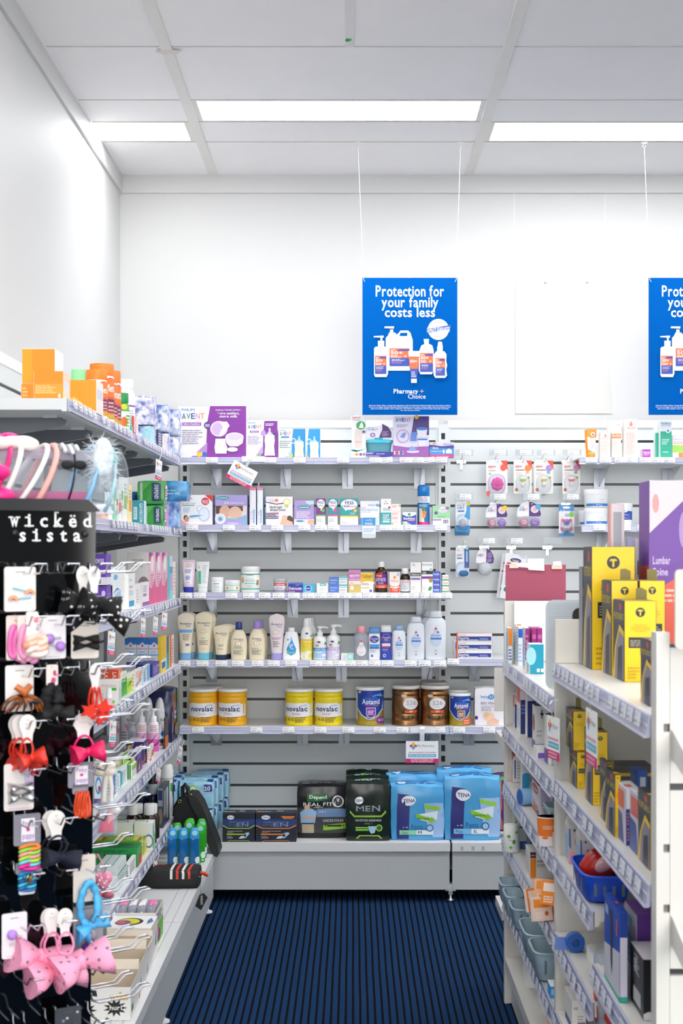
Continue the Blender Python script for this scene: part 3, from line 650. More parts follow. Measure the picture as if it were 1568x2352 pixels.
B(S1, 565, 637, 967, 'baby_bottle_box', 'smaller white and purple feeding bottle box beside the breast pump box', 'f4f1f7', [
 ('p', [(.52, 0), (1, 0), (1, 1), (.58, 1), (.55, .6)], pu), ('p', [(.25, 0), (.53, 0), (.55, .35)], 'c8a3d6'), ('t', .05, .93, .3, .965, 'PHILIPS', '3f76c4')] + AV(.05, .80, .5, .89) + [
 ('r', .12, .685, .4, .735, '9a4cb4'), ('t', .16, .695, .36, .725, 'Natural', W_), ('l', .05, .36, .5, .62, 6, 'b7afc2'), ('l', .62, .87, .96, .95, 2, W_), ('e', .55, .67, .08, .08, 'c6a0d6'), ('e', .9, .62, .07, .06, '5b3a86'), ('e', .42, .07, .05, .045, '6fb84e'), ('e', .53, .07, .05, .045, '4a4aa0'), ('e', .64, .07, .05, .045, 'd05a9a')] + bottle_pic(.75, .06, .34, .75), d=.09, tc='7a5a90')
def bluebox(p0, p1, py, label, dy, W=1.):
 return B(S1, p0, p1, py, 'baby_bottle_box', label, 'f5f7fa', [('p', [(.48, 0), (1, 0), (1, 1), (.55, 1), (.5, .6)], '1f94d2'), ('p', [(.2, 0), (.5, 0), (.5, .3)], '9fd2ee'), ('t', .05, .93, .3, .965, 'PHILIPS', '3f76c4')] + AV(.05, .78, .48, .9) + [
  ('r', .1, .69, .4, .74, '2a83c8'), ('l', .05, .34, .46, .62, 4, '98a3ae'), ('e', .56, .58, .1, .1, 'dfeef7'), ('e', .56, .58, .07, .07, '5a9fd0'), ('e', .49, .08, .06, .055, 'f2c21c'), ('e', .62, .08, .06, .055, '41508e'), ('r', .02, .05, .4, .12, 'e7eef4')] + bottle_pic(.77, .03, .36, .72, 'f0e8c8', '9fd4ee'), d=.09, dy=dy)
bluebox(639, 701, 985, 'white and blue feeding bottle box, front of two', .03)
bluebox(677, 735, 985, 'white and blue feeding bottle box tucked behind its twin', .125)
# moulded bottle in a clear carton
o = B(S1, 807, 840, 955, 'baby_bottle_pack', 'slim clear pack holding a tall feeding bottle with green disc', 'f0efec', [('p', [(0, 0), (1, 0), (1, .2), (.5, .14), (0, .25)], 'f6f6f5'), ('p', [(0, .15), (1, .22), (.6, .16), (.3, .135), (0, .2)], '3fb8b4'), ('t', .06, .945, .62, .985, 'pigeon', 'd8343a'), ('t', .08, .885, .62, .925, 'flexible', '9a8f92', 0),
 ('p', [(.22, .24), (.72, .24), (.75, .5), (.68, .7), (.3, .7), (.2, .5)], 'e2d6cf'), ('e', .65, .77, .33, .1, '3aa85a'), ('p', [(.5, .71), (.85, .71), (.8, .79), (.72, .85), (.62, .81)], W_), ('e', .85, .62, .12, .035, '5b5a9c'), ('t', .28, .37, .7, .4, 'pigeon', 'd98f8a'), ('e', .36, .08, .13, .035, 'e2a63c'), ('e', .64, .08, .1, .035, '8a4a9c'), ('e', .87, .08, .1, .035, '8a8a90')], d=.06)
k = MB(); a = X(840, 6.45) - X(807, 6.45); k.slab([(-a * .1, 0), (a * .55, 0), (a * .5, .03), (a * .1, .035)], -.0008, .0, 'clear'); k.build('hang_tab', o, (-a * .2, 0, Z(955, 6.45) - S1.z))
# powder dispenser on a purple card
o = empty('milk_powder_dispenser', 'teal milk powder dispenser under a purple domed card', 'dispenser', (X(870, 6.45), 6.49, S1.z + .001)); s_ = 6.45 / K
m = MB(); m.loft([(.012, .05, .036), (.02, .052, .037), (.065, .058, .041), (.067, .06, .042)], 'tealclear', 3); m.loft([(0, .052, .03), (.012, .052, .03)], 'tealclear', 3); m.build('container', o)
m = MB(); m.loft([(.067, .062, .044), (.074, .062, .044), (.082, .05, .036)], '3fc2d6/.2', 3); m.loft([(.082, .018, .012), (.092, .018, .012)], '3fc2d6/.2', 3); m.build('lid', o)
m = MB(); m.box(-.058, .062, -.042, -.0405, .004, .026, '3a2aa0'); ink(m, lambda u, v, q: (-.058 + u * .12, -.042 - q, .004 + v * .022), [('t', .38, .5, .7, .75, 'milk powder', 'dcd8f5'), ('r', .02, .1, .5, .2, W_), ('l', .02, .55, .3, .9, 2, W_)]); m.build('sleeve', o)
m = MB(); pts = [(-.06 + .0, .088)] + [(-.002 + .058 * math.cos(a) - .0, .098 + .062 * math.sin(a)) for a in [PI * q / 14 for q in range(0, 15)][::1]] + [(-.06, .098)]
pts = [(-.058, .09), (.054, .088), (.056, .11), (.045, .135), (.02, .152), (.018, .145), (.005, .142), (-.03, .138), (-.05, .125), (-.057, .105)]
m.slab(pts, -.041, -.0402, 'efeef5'); ink(m, lambda u, v, q: (-.058 + u * .116, -.041 - q, .088 + v * .064), [('p', [(.5, .02), (.98, .02), (.98, .4), (.86, .75), (.62, .98), (.63, .6), (.56, .3)], '4b1f6a'), ('l', .62, .12, .9, .5, 4, 'b7a3c9'), ('t', .1, .7, .3, .75, 'PHILIPS', '3f76c4'), ('e', .26, .2, .1, .15, '7a5aa0'), ('e', .26, .2, .06, .09, 'd9c9ea')] + AV(.09, .52, .48, .65)); m.build('card', o)
B(S1, 903, 985, 956, 'milk_cup_box', 'lilac storage cup box directly below the blue poster', 'e6e1ef', [('p', [(.58, 1), (1, 1), (1, .55), (.5, .55)], '4a2f7a'), ('p', [(0, 0), (1, 0), (1, .28), (.4, .25), (0, .3)], 'a55cb2'), ('e', .65, .98, .06, .05, 'f2c21c')] + AV(.06, .87, .5, .96) + [('l', .1, .75, .45, .81, 2, '8f869c'), ('e', .27, .52, .18, .16, 'b98cc6'), ('e', .27, .52, .16, .14, 'ded6ea'), ('p', [(.18, .5), (.3, .47), (.36, .6), (.28, .6)], '6f8fd4'),
 ('p', [(.68, .5), (.92, .5), (.95, .68), (.65, .68)], 'f1eef6'), ('e', .80, .70, .16, .04, '3f7ad0'), ('p', [(.47, .4), (.65, .4), (.65, .62), (.5, .62)], '5f86d8'), ('p', [(.72, .28), (.88, .28), (.93, .44), (.68, .44)], 'ece8f2'), ('r', .67, .42, .95, .46, '4f7fd6'), ('e', .55, .15, .18, .035, 'e8d9ee'), ('p', [(.4, .16), (.66, .16), (.6, .26), (.5, .28)], '8f9fe0'), ('r', .02, .08, .28, .16, 'f0ecf4'), ('e', .1, .12, .05, .045, 'c0506a'), ('e', .22, .12, .05, .045, '4a6ab0'), ('r', 0, 0, 1, .03, '9a6ab0')], d=.1)
B(S1, 986, 1042, 1016, 'tablet_box', 'low blue and pink sterilising tablet box by the slotted post', 'e9e4f3', [('r', 0, 0, 1, .2, 'e23a86'), ('r', 0, .2, 1, .62, '3f95d8'), ('p', [(0, .62), (1, .62), (1, .82), (.5, .75), (0, .85)], '3a3f9a'), ('t', .05, .58, .36, .72, 'Milton', W_), ('t', .55, .84, .95, .92, 'ANTIBACTERIAL', '5a5aa8'), ('t', .04, .38, .55, .45, '30 STERILISING TABLETS', W_), ('p', [(.55, .28), (.62, .28), (.62, .5), (.58, .55), (.55, .5)], W_), ('p', [(.67, .28), (.92, .28), (.92, .48), (.8, .6), (.67, .48)], W_), ('l', .3, .05, .9, .14, 1, 'f7b3cf'), ('e', .2, .9, .08, .06, 'd9a48a')], d=.05)
# --- second shelf
B(S2, 415, 488, 1137, 'breast_pad_box', 'white breast pads box with red corner and round red seal', 'f5f6f8', [('p', [(.76, 1), (1, 1), (1, .76)], 'e33a28'), ('t', .05, .85, .36, .92, 'pigeon', 'd23a34'), ('e', .77, .79, .125, .13, 'd8415c'), ('t', .68, .78, .87, .84, 'Stay Dry', W_), ('t', .69, .72, .86, .77, 'All Day', W_), ('t', .05, .705, .47, .75, 'Breast Pads', '9a9aa0', 0), ('t', .05, .64, .43, .685, 'Honeycomb', '55565c'), ('e', .6, .55, .1, .11, 'a9d3ee'), ('e', .6, .55, .08, .09, 'f0f6fb'), ('e', .74, .35, .18, .24, 'd4cfea'), ('e', .73, .36, .15, .2, 'e6f0fa'), ('p', [(.25, .25), (.5, .28), (.72, .32), (.5, .33), (.3, .31)], '4b9fdc'), ('l', .08, .42, .32, .6, 4, 'a5c8e4'), ('e', .16, .24, .07, .09, '3a2420'), ('e', .19, .2, .07, .1, 'd99a78'), ('p', [(0, 0), (.3, 0), (.12, .08), (0, .2)], 'e8a7b6'), ('r', 0, 0, 1, .015, 'e0556a')], d=.1, sc='e8e8ec', tc='e9dfe2')
B(S2, 494, 568, 1137, 'nursing_pad_box', 'lilac nursing pads box with mother and baby picture', 'b7a9e2', [('r', .02, .12, .98, .64, 'efe6e4'), ('p', [(.02, .64), (.5, .64), (.46, .4), (.3, .22), (.1, .3), (.02, .4)], '5a3426'), ('e', .3, .44, .17, .22, 'e8b79c'), ('p', [(.45, .64), (.86, .64), (.86, .45), (.7, .52), (.5, .5)], '7a4a34'), ('e', .62, .40, .2, .22, 'f0c6ae'), ('p', [(.05, .12), (.98, .12), (.98, .3), (.6, .17), (.3, .2)], 'b7a9e2'), ('p', [(.3, .21), (.6, .16), (.98, .30), (.98, .34), (.6, .2), (.32, .25)], '6fcdd2'), ('e', .16, .21, .17, .18, 'e9ecf2'), ('e', .16, .2, .09, .1, 'b9cbdc'), ('e', .16, .2, .05, .055, '4b9fd0'), ('e', .24, .905, .2, .055, '25a6a8'), ('t', .1, .885, .38, .93, 'Lansinoh', W_), ('t', .28, .7, .41, .79, '24', W_), ('t', .43, .71, .9, .755, 'NURSING PADS', W_), ('r', .86, .05, .98, .18, '6fcdd2'), ('l', .4, .03, .8, .1, 2, 'efeaf8')], d=.1, sc='a99cd0')
for a, b, l in ((573, 588, 'tall thin white and pink box, beside the lilac nursing pads'), (590, 604, 'tall thin white and pink box, beside the hydrogel discs')):
 o = B(S2, a, b, 1120, 'nursing_pad_box', l, 'f6f3f5', [('r', 0, .93, 1, 1, 'f08aa8'), ('t', .38, .05, .78, .42, 'bamboobubby', '4ba6d8', 1, 0, 90), ('t', .18, .08, .3, .36, 'breast pads', 'ee7fae', 1, 0, 90), ('l', .1, .6, .25, .9, 6, 'dcd9dc')], d=.1, sc='7fc4e6', group='thin nursing pad boxes')
 k = MB(); k.slab([(-.006, 0), (.001, 0), (.001, .022), (-.003, .026), (-.006, .022)], 0, .0006, 'e9d3d9'); k.build('hang_tab', o, (-.007, 0, Z(1120, 6.45) - S2.z))
B(S2, 610, 672, 1141, 'hydrogel_disc_box', 'white hydrogel discs box with yellow rosette', 'f6f5f5', [('t', .1, .86, .32, .93, 'RITE', 'b7a0cc', 0), ('t', .14, .80, .32, .86, 'AID', 'b7a0cc', 0), ('p', [(0, .8), (.4, .72), (.66, .76), (.66, .79), (.4, .75), (0, .83)], '4a2a5e'), ('e', .4, .87, .07, .06, 'ef8f5a'), ('e', .78, .82, .14, .12, 'e5d76a'), ('e', .78, .82, .11, .095, 'f5f2dc'), ('p', [(.72, .7), (.84, .7), (.83, .6), (.78, .65), (.73, .6)], 'e2cf55'), ('t', .15, .60, .6, .68, 'Hydrogel', '4b3a58'), ('t', .17, .5, .73, .58, 'Breast Discs', '4b3a58'), ('r', 0, .4, .4, .43, '5b2f6e'), ('r', 0, .345, .38, .375, '5b2f6e'), ('r', 0, .285, .47, .315, '5b2f6e'), ('r', 0, .225, .48, .255, '5b2f6e'), ('e', .44, .41, .04, .04, 'e05a9a'), ('e', .88, .18, .13, .15, '5a3a2c'), ('e', .7, .24, .1, .11, 'efc3a8'), ('p', [(.53, 0), (1, 0), (1, .1), (.8, .18), (.6, .2), (.55, .1)], 'e8b79c'), ('r', .16, .06, .36, .18, 'e6e9ec')], d=.09, sc='eceaec')
B(S2, 675, 721, 1150, 'nipple_cream_box', 'short lilac balm box in front of the slat groove', 'b49ad6', [('r', 0, 0, 1, .24, 'e9def2'), ('e', .5, .73, .34, .08, '2a9ca6'), ('t', .26, .705, .74, .765, 'Lansinoh', W_), ('p', [(.55, 1), (1, 1), (1, .85), (.75, .83), (.6, .9)], 'bfe2e6'), ('l', .12, .3, .88, .58, 5, 'efe9f6'), ('e', .3, .16, .2, .04, '2a9ca6'), ('e', .84, .12, .16, .11, 'e8b290')], d=.06, sc='a78fca')
def fess(p0, p1, label, c, c2, kid=False):
 return B(S2, p0, p1, 1145, 'nasal_spray_box', label, c, [('r', 0, 0, 1, .33, 'f4f5f4'), ('r', 0, .33, 1, .39, c2), ('e', .5, .8, .44, .17, W_), ('p', [(.45, .7), (.75, .7), (.5, .52)], W_), ('t', .18, .8, .82, .9, 'FESS', '35307f'), ('t', .12, .7, .88, .77, 'Children' if not kid else 'LittleNoses', c2), ('e', .74, .55, .17, .07, c2), ('l', .1, .12, .8, .26, 3, 'b7babb')], d=.05, group='tall nasal spray boxes')
fess(726, 747, 'narrow purple and lime nasal spray box', '7a2a94', '6fb93a'); fess(753, 775, 'narrow teal and pink nasal spray box', '1f9aa0', 'e24f9c', True)
B(S2, 781, 822, 1145, 'nasal_spray_box', 'wide teal nasal spray box with yellow band', '1fa0a6', [('r', 0, 0, 1, .3, 'f5f5f3'), ('r', 0, .3, 1, .35, 'f2d21c'), ('e', .5, .77, .46, .2, W_), ('p', [(.2, .66), (.55, .66), (.3, .52)], W_), ('t', .27, .78, .76, .9, 'FESS', '2f2f80'), ('t', .1, .67, .5, .76, 'Little', '2f2f80'), ('t', .51, .67, .95, .76, 'Noses', 'e88ac0'), ('e', .84, .54, .1, .065, 'f2c21c'), ('l', .1, .05, .5, .14, 2, 'b9bcbd'), ('l', .55, .4, .93, .48, 2, 'bfe8e8')], d=.06)
B(S2, 827, 871, 1151, 'saline_drop_box', 'white and blue saline nasal drops box behind a hanging leaflet', 'eef1f6', [('r', 0, 0, .98, .3, '3f9ade'), ('p', [(.7, 0), (1, 0), (1, .5), (.8, .25)], 'cfe2f4'), ('t', .4, .8, .8, .86, 'APOHEALTH', '3f7fc8'), ('e', .9, .83, .08, .06, '5fa6dc'), ('t', .05, .69, .3, .77, 'Infant', 'e88a9a', 0), ('t', .05, .6, .92, .68, 'Saline Nasal Drops', '6fa6d6', 0), ('l', .05, .53, .7, .58, 1, '9fc0de')], d=.05)
o = MB(); o.slab(rrect(.06, .092, .006, 0, -.046), -.0012, 0, 'eef3f8'); ink(o, lambda u, v, q: ((u - .5) * .06, -.0012 - q, -.092 + v * .092), [('r', .02, .6, .98, .98, '3f95da'), ('t', .25, .82, .75, .92, 'snuffly', '8fd6f4'), ('l', .2, .64, .95, .76, 2, W_), ('l', .1, .3, .9, .5, 3, '9fc4e0'), ('r', .06, .04, .94, .2, 'd9dee2')])
tag(o.build('leaflet', None, (X(847, 6.40), 6.398, Z(1188, 6.40))), 'small blue topped leaflet hanging over the second shelf edge', 'leaflet')
B(S2, 874, 898, 1146, 'baby_wash_box', 'narrow white box with teal lower panel and four-colour star', 'f4f6f5', [('r', 0, 0, 1, .48, '22a6ac'), ('p', [(.5, .94), (.6, .86), (.5, .88), (.4, .86)], 'f0903a'), ('p', [(.3, .84), (.45, .84), (.38, .78)], '3aa86a'), ('p', [(.7, .84), (.55, .84), (.62, .78)], 'd8405a'), ('e', .82, .67, .12, .05, 'e23f5a'), ('t', .22, .55, .9, .66, 'COLD & FLU', '3aa6ac'), ('t', .24, .26, .8, .42, 'DON\'T', W_), ('t', .24, .18, .9, .25, 'SORE BABY', W_), ('r', .2, .1, .85, .16, 'dff2f2')], d=.04)
B(S2, 898, 920, 1158, 'teething_box', 'small white box with faint pink and orange marks', 'f5f3ee', [('l', .08, .85, .8, .96, 2, 'f08a9a'), ('r', 0, .66, 1, .68, 'f3d2ae'), ('l', .08, .5, .85, .62, 2, 'f2a2a8'), ('r', 0, .46, 1, .48, 'f3d2ae'), ('l', .08, .28, .8, .42, 2, 'f08a9a'), ('e', .88, .92, .08, .05, 'f0a23a'), ('e', .12, .06, .1, .05, 'f0a23a'), ('l', .1, .1, .8, .2, 2, 'e3c2bc')], d=.04)
B(S2, 924, 955, 1176, 'baby_balm_box', 'low navy and white baby balsam box with green shield', '2348b0', [('p', [(0, 1), (1, 1), (1, .8), (.7, .66), (.3, .66), (0, .8)], 'e8f0ea'), ('p', [(.4, .9), (.6, .9), (.58, .76), (.5, .7), (.42, .76)], '1f8a4c'), ('t', .08, .42, .92, .6, 'BabyBalsam', W_), ('r', .42, .3, .9, .38, 'e88ab0'), ('p', [(0, 0), (.7, 0), (.4, .2), (0, .3)], '8fc0ec'), ('e', .25, .14, .14, .13, 'efc6a0'), ('e', .22, .22, .1, .06, 'f0e2a0')], d=.05)
V(S2, 959, 987, 1113, 'spray_can', 'tall blue aerosol can with bright blue cap', '2a7fc4', [(0, .92), (.012, 1), (.70, 1), (.72, .97)], 1, 2, [('r', 0, .01, 1, .07, 'e0307a'), ('r', 0, .55, 1, .71, 'eef2f5'), ('t', .2, .66, .8, .695, 'Euky Bear', 'e2566a'), ('t', .2, .61, .8, .645, 'Sniffly Nose', '4f86c4'), ('t', .22, .57, .78, .595, 'room spray', '5f9ad0'), ('l', .15, .45, .85, .52, 3, 'cfe4f4'), ('r', .15, .08, .32, .42, 'e8d6b2'), ('p', [(.3, .07), (.55, .07), (.45, .3), (.32, .4)], 'ecdcc0'), ('e', .55, .3, .16, .06, 'e8863a'), ('e', .5, .22, .14, .05, 'f0a04a'), ('e', .5, .4, .15, .03, '4aa84a')],
 [('cap', '1f86d8/.2', [(.72, .96), (.725, 1), (.94, 1), (.97, .92), (.99, .7), (1, .35)], 1, 2)], cat='can')
B(S2, 993, 1033, 1162, 'baby_balm_box', 'white and mint green box with small purple owl shape', 'f4f5f5', [('r', 0, .34, 1, 1, '9fdcaa'), ('e', .6, .8, .26, .15, 'f2f2f6'), ('t', .38, .79, .8, .88, 'Little', 'e05a9a'), ('t', .48, .7, .75, .77, 'Eyes', '8fb0d8'), ('e', .2, .63, .1, .09, '7a4a8e'), ('l', .3, .4, .8, .48, 2, '6fae80'), ('r', 0, .24, .5, .3, '8a5fae'), ('r', .6, .08, .92, .28, 'b9aebf'), ('r', .64, .08, .66, .28, '5a5460'), ('r', .72, .08, .75, .28, '5a5460'), ('r', .82, .08, .84, .28, '5a5460'), ('e', .85, .88, .1, .08, 'b05aa6')], d=.05)
# --- third shelf
def tube_prof(flat=.08, top=1.0, cap=.17, capr=.74): return [(cap, capr * .97, capr * .72), (cap + .03, capr, capr * .72), (.5, (capr + top) / 2, .40), (.8, top * .98, .2), (.95, top, flat), (1, top, flat)]
def tubecap(col, cap=.17, r=.7): return ('cap', col, [(0, r * .98, r * .74), (.01, r, r * .76), (cap - .005, r * 1.03, r * .78)], .75, 2.6)
V(S3, 416, 448, 1286, 'cream_tube', 'white and pink cream tube standing on a royal blue cap', 'efd6e2', tube_prof(), .6, 2.3, [('r', .16, .26, .84, .92, 'f4eef4'), ('t', .3, .84, .72, .88, 'AMOLIN', 'e6907a'), ('t', .28, .77, .74, .82, 'CREAM', 'e6907a'), ('l', .24, .6, .8, .72, 3, '5a6ab8'), ('e', .45, .45, .2, .07, 'b7a0d8'), ('e', .4, .42, .14, .05, '9fb4e6'), ('l', .3, .29, .7, .34, 1, 'b3a9c4')], [tubecap('2035a8')], cat='tube')
V(S3, 449, 480, 1290, 'cream_tube', 'white cream tube with mint green side panel', 'f3f5f4', tube_prof(), .6, 2.3, [('r', .1, .28, .4, .7, '6fd0a6'), ('t', .19, .3, .3, .66, 'Lucas papaw', '2f8a64', 1, 0, 90), ('l', .5, .3, .9, .9, 14, 'b9c4c6'), ('t', .16, .78, .3, .86, 'G', '8a9396', 0)], [tubecap('e9ecec')], cat='tube')
def jar(p0, p1, py, label, body, F, lidc='f0f0ee', lid=.24, sh=S3, dy=.03, name='cream_jar'):
 return V(sh, p0, p1, py, name, label, body, [(0, .93), (.02, .98), (1 - lid - .04, .98), (1 - lid - .02, .9)], 1, 2, F, [('lid', lidc, [(1 - lid - .02, .99), (1 - lid, 1), (.97, 1), (1, .95)], 1, 2)], dy)
jar(483, 512, 1326, 'small white cream jar with thin black stripe', 'ecf0ef', [('r', .25, .56, .7, .59, '26282a'), ('t', .26, .4, .7, .5, 'EPOLS', 'e9b49a', 0), ('r', .3, .3, .7, .34, '6fc0e0'), ('l', .28, .12, .7, .24, 2, 'c2cacc')])
TQ = '3fb69a'
jar(515, 550, 1333, 'small white jar with thin green bands and ducklings', 'f3f4f1', [('r', 0, .58, 1, .63, TQ), ('r', 0, .12, 1, .17, TQ), ('e', .2, .38, .07, .12, 'e0a24a'), ('e', .82, .38, .07, .12, 'e0a24a'), ('t', .36, .42, .66, .52, 'Zinc Balm', '7fb8b0'), ('l', .34, .24, .7, .36, 2, '9fd0c8')])
jar(551, 596, 1301, 'large white jar with green bands and ducklings', 'f3f4f1', [('r', 0, .68, 1, .72, TQ), ('r', 0, .11, 1, .15, TQ), ('e', .5, .68, .2, .03, '5a6a72'), ('t', .36, .665, .64, .69, 'GAIA', W_), ('t', .3, .54, .7, .58, 'Multi Purpose', '6fc0b6', 0), ('t', .24, .47, .76, .52, 'Zinc & Castor', '6fc0b6'), ('t', .3, .41, .7, .46, 'Oil Cream', '6fc0b6'), ('r', .24, .33, .76, .36, '6fc9bb'), ('e', .14, .44, .06, .08, 'e0a040'), ('e', .16, .54, .035, .05, 'e0a040'), ('e', .88, .42, .06, .07, 'e0a040'), ('e', .86, .33, .05, .05, '6f7f8a'), ('l', .38, .2, .62, .28, 2, 'a9c9c4')], lid=.17)
jar(627, 658, 1328, 'grey cream jar with red label band', 'd3cfd6', [('r', .05, .28, .95, .52, 'f0eef2'), ('r', .05, .46, .95, .66, 'd8442f'), ('t', .16, .5, .84, .62, 'Sudocrem', W_), ('l', .2, .28, .8, .42, 2, '9a8fae'), ('r', .05, .08, .95, .13, '6a5a96')], lidc='b7b5b8', lid=.26)
B(S3, 662, 695, 1339, 'ointment_box', 'dark blue ointment carton with magenta stripe', '1b2f9c', [('p', [(0, 1), (1, 1), (1, .82), (0, .9)], '5a6fd0'), ('t', .04, .3, .93, .58, 'Daktozin', W_), ('r', .04, .16, .95, .22, 'd02f8a'), ('t', .03, .03, .45, .12, 'ZINC OXIDE', W_), ('t', .5, .72, .75, .8, 'ANTI', 'c9cff0')], d=.04, tc='26368a')
B(S3, 695, 723, 1342, 'ointment_box', 'sky blue ointment carton with round navy badge', '35b4dc', [('e', .46, .52, .28, .4, 'f2f6fa'), ('e', .46, .52, .24, .35, '234aa6'), ('t', .26, .45, .66, .6, 'Bepanthen', W_), ('l', .15, .03, .8, .12, 1, 'e4f2f8')], d=.04)
B(S3, 727, 753, 1340, 'ointment_box', 'small white carton with teal top patch', 'f2f4f3', [('r', .28, .72, .82, 1, '2fb0b0'), ('t', .34, .8, .76, .92, 'nappy', W_), ('l', .3, .4, .8, .52, 1, '8fd0cc'), ('l', .2, .2, .8, .34, 2, 'c6cecd')], d=.04)
for i, (l, c) in enumerate((('lower blue carton of a stack of two', 0), ('upper blue carton of a stack of two', 1))):
 h = .0335; B(S3, 756, 777, 1327, 'teething_gel_box', l, '4a7ad0', [('t', .1, .55, .85, .75, 'Bepanthen', 'cfe0f6'), ('l', .1, .2, .7, .4, 2, 'a9c4ee')], d=.05, z=S3.z + .0006 + h * i, h=h, group='stacked blue cartons')
for i, l in enumerate(('lower pale teal carton of a stack of two', 'upper pale teal carton of a stack of two')):
 h = .035; B(S3, 778, 797, 1325, 'teething_gel_box', l, 'eef3f2', [('r', 0, .84, 1, 1, '2fb4c4'), ('t', .1, .6, .9, .76, 'Bepanthen', '4aa8b8'), ('l', .1, .2, .8, .46, 2, 'c2aaa8')], d=.05, z=S3.z + .0006 + h * i, h=h, group='stacked teal cartons')
B(S3, 800, 828, 1309, 'cradle_cap_box', 'pink over beige carton with baby drawing', 'efe9e4', [('r', 0, .52, 1, 1, 'd07fba'), ('r', 0, 0, 1, .36, 'd8bf6c'), ('r', 0, .7, 1, .84, 'b7609e'), ('t', .1, .71, .92, .83, 'egozite', W_), ('t', .1, .56, .9, .62, 'cradle cap', 'f6e4f0', 0), ('e', .26, .36, .17, .1, 'f0c9a6'), ('e', .28, .2, .15, .09, 'f4efe6')], d=.05, sc='c9a0b8')
B(S3, 828, 857, 1316, 'laxative_box', 'yellow over white drops carton', 'f4f2ea', [('r', 0, .6, 1, 1, 'f4c41a'), ('e', .5, .55, .48, .14, 'f4c41a'), ('e', .6, .47, .5, .1, 'f4f2ea'), ('t', .1, .76, .92, .93, 'Coloxyl', '7a5a1a'), ('t', .28, .7, .74, .74, 'oral drops', '8a6a2a'), ('l', .08, .38, .7, .5, 2, '8fa0c4'), ('l', .08, .22, .9, .3, 1, 'f0a03a'), ('r', .7, .03, .9, .14, '5a5ab0')], d=.05)
bottle_am = [(0, .9), (.02, .98), (.62, .98), (.70, .9), (.78, .55), (.82, .42)]
V(S3, 861, 890, 1290, 'amber_bottle', 'large amber bottle with purple and orange label', '3a200e/.12', bottle_am, 1, 2, [('r', 0, .14, 1, .6, '6a2f96'), ('r', 0, .14, 1, .25, 'ee6a3a'), ('e', .32, .55, .26, .09, 'd8342c'), ('t', .12, .52, .5, .57, 'Gripe', W_), ('t', .04, .36, .85, .47, 'GRIPE WATER', 'f0e6f6'), ('t', .25, .28, .65, .33, 'ORAL LIQUID', 'd9c9ea'), ('l', .1, .16, .9, .22, 1, 'fbd9c4'), ('e', .06, .3, .06, .07, 'e8b48a')], [('cap', 'f0f0ee', [(.82, .5), (.84, .52), (.99, .52), (1, .49)], 1, 2)])
B(S3, 894, 918, 1314, 'colic_box', 'red and cream infant colic carton', 'e0362a', [('r', 0, .3, 1, 1, 'f7ece4'), ('e', .5, .34, .5, .16, 'f7ece4'), ('p', [(0, .3), (1, .3), (1, .5), (.95, .36), (.7, .28), (.3, .28), (.05, .36), (0, .5)], 'e0362a'), ('e', .5, .74, .13, .08, 'f29a5a'), ('t', .14, .52, .86, .62, 'Infacol', 'e07a5a', 0), ('e', .82, .88, .12, .08, 'a9cfe6'), ('e', .3, .22, .06, .05, 'f4b23c'), ('e', .3, .12, .06, .05, 'f4b23c'), ('l', .4, .06, .9, .24, 3, 'f6c8bc')], d=.04, sc='e9d8cf')
V(S3, 919, 942, 1305, 'amber_bottle', 'small dark bottle with wide white cap', '241208/.12', [(0, .92), (.02, 1), (.58, 1), (.68, .86), (.76, .66)], 1, 2, [('r', .02, .04, .98, .52, 'e8ecf0'), ('t', .14, .44, .86, .5, 'INFANT', 'd85a5a'), ('t', .2, .37, .8, .43, 'DROPS', 'd85a5a'), ('l', .14, .1, .9, .34, 6, '9aa4b0')], [('cap', 'f2f2f0', [(.76, .68), (.78, .72), (.98, .72), (1, .66)], 1, 2)])
B(S3, 942, 967, 1292, 'herbal_box', 'tall white carton with single black band', 'f2efec', [('r', .02, .54, .95, .66, '1f1b22'), ('t', .1, .56, .88, .63, 'STOMACH CALM', W_), ('r', .06, .42, .9, .49, '8a6ab0'), ('t', .1, .88, .5, .91, 'BRAUER', '8a8886', 0), ('e', .3, .94, .06, .03, '9a9896'), ('l', .1, .1, .5, .22, 3, 'd0ccc8')], d=.04, sc='e2ddd8')
B(S3, 968, 994, 1291, 'herbal_box', 'tall white carton with black band, gold seal and green leaf', 'f4f3f1', [('r', 0, .6, .98, .72, '1c1a20'), ('t', .08, .62, .4, .69, 'COLIC', W_), ('r', 0, .45, .98, .53, '7a2f94'), ('t', .06, .89, .7, .94, 'BRAUER', '6a6866', 0), ('p', [(.7, .9), (.9, .95), (.82, .87)], '5aa84a'), ('e', .8, .75, .12, .06, 'a9c8e6'), ('e', .8, .4, .17, .075, 'b8963c'), ('p', [(.55, .08), (.7, .2), (.92, .18), (.85, .08), (.7, .05)], '3f9a4a'), ('l', .08, .08, .45, .2, 3, 'cfcbc8')], d=.04, sc='dfdad6')
for i in range(4): B(S3, 994, 1011, 1313, 'gel_box', 'small blue gel carton, %s of a stack of four' % ('lowest', 'second up', 'third up', 'topmost')[i], '2454c0', [('t', .1, .35, .85, .72, 'bonjela', 'eaf0fb'), ('r', .15, .12, .9, .26, '5a86d8'), ('e', .5, .9, .2, .06, 'e0506a')], d=.05, z=S3.z + .0006 + .0233 * i, h=.0232, group='stacked blue gel cartons', flap=False)
for i in range(3): B(S3, 1015, 1030, 1322, 'tablet_box', 'small white and green carton, %s of a stack of three' % ('lowest', 'middle one', 'topmost')[i], 'f4f5f3', [('t', .1, .5, .85, .8, 'Nutrigel', 'e88a78'), ('r', 0, .05, 1, .25, '3fa86a'), ('l', .1, .3, .7, .42, 1, 'c2c8c6')], d=.05, z=S3.z + .0006 + .026 * i, h=.0258, group='stacked white green cartons', flap=False)
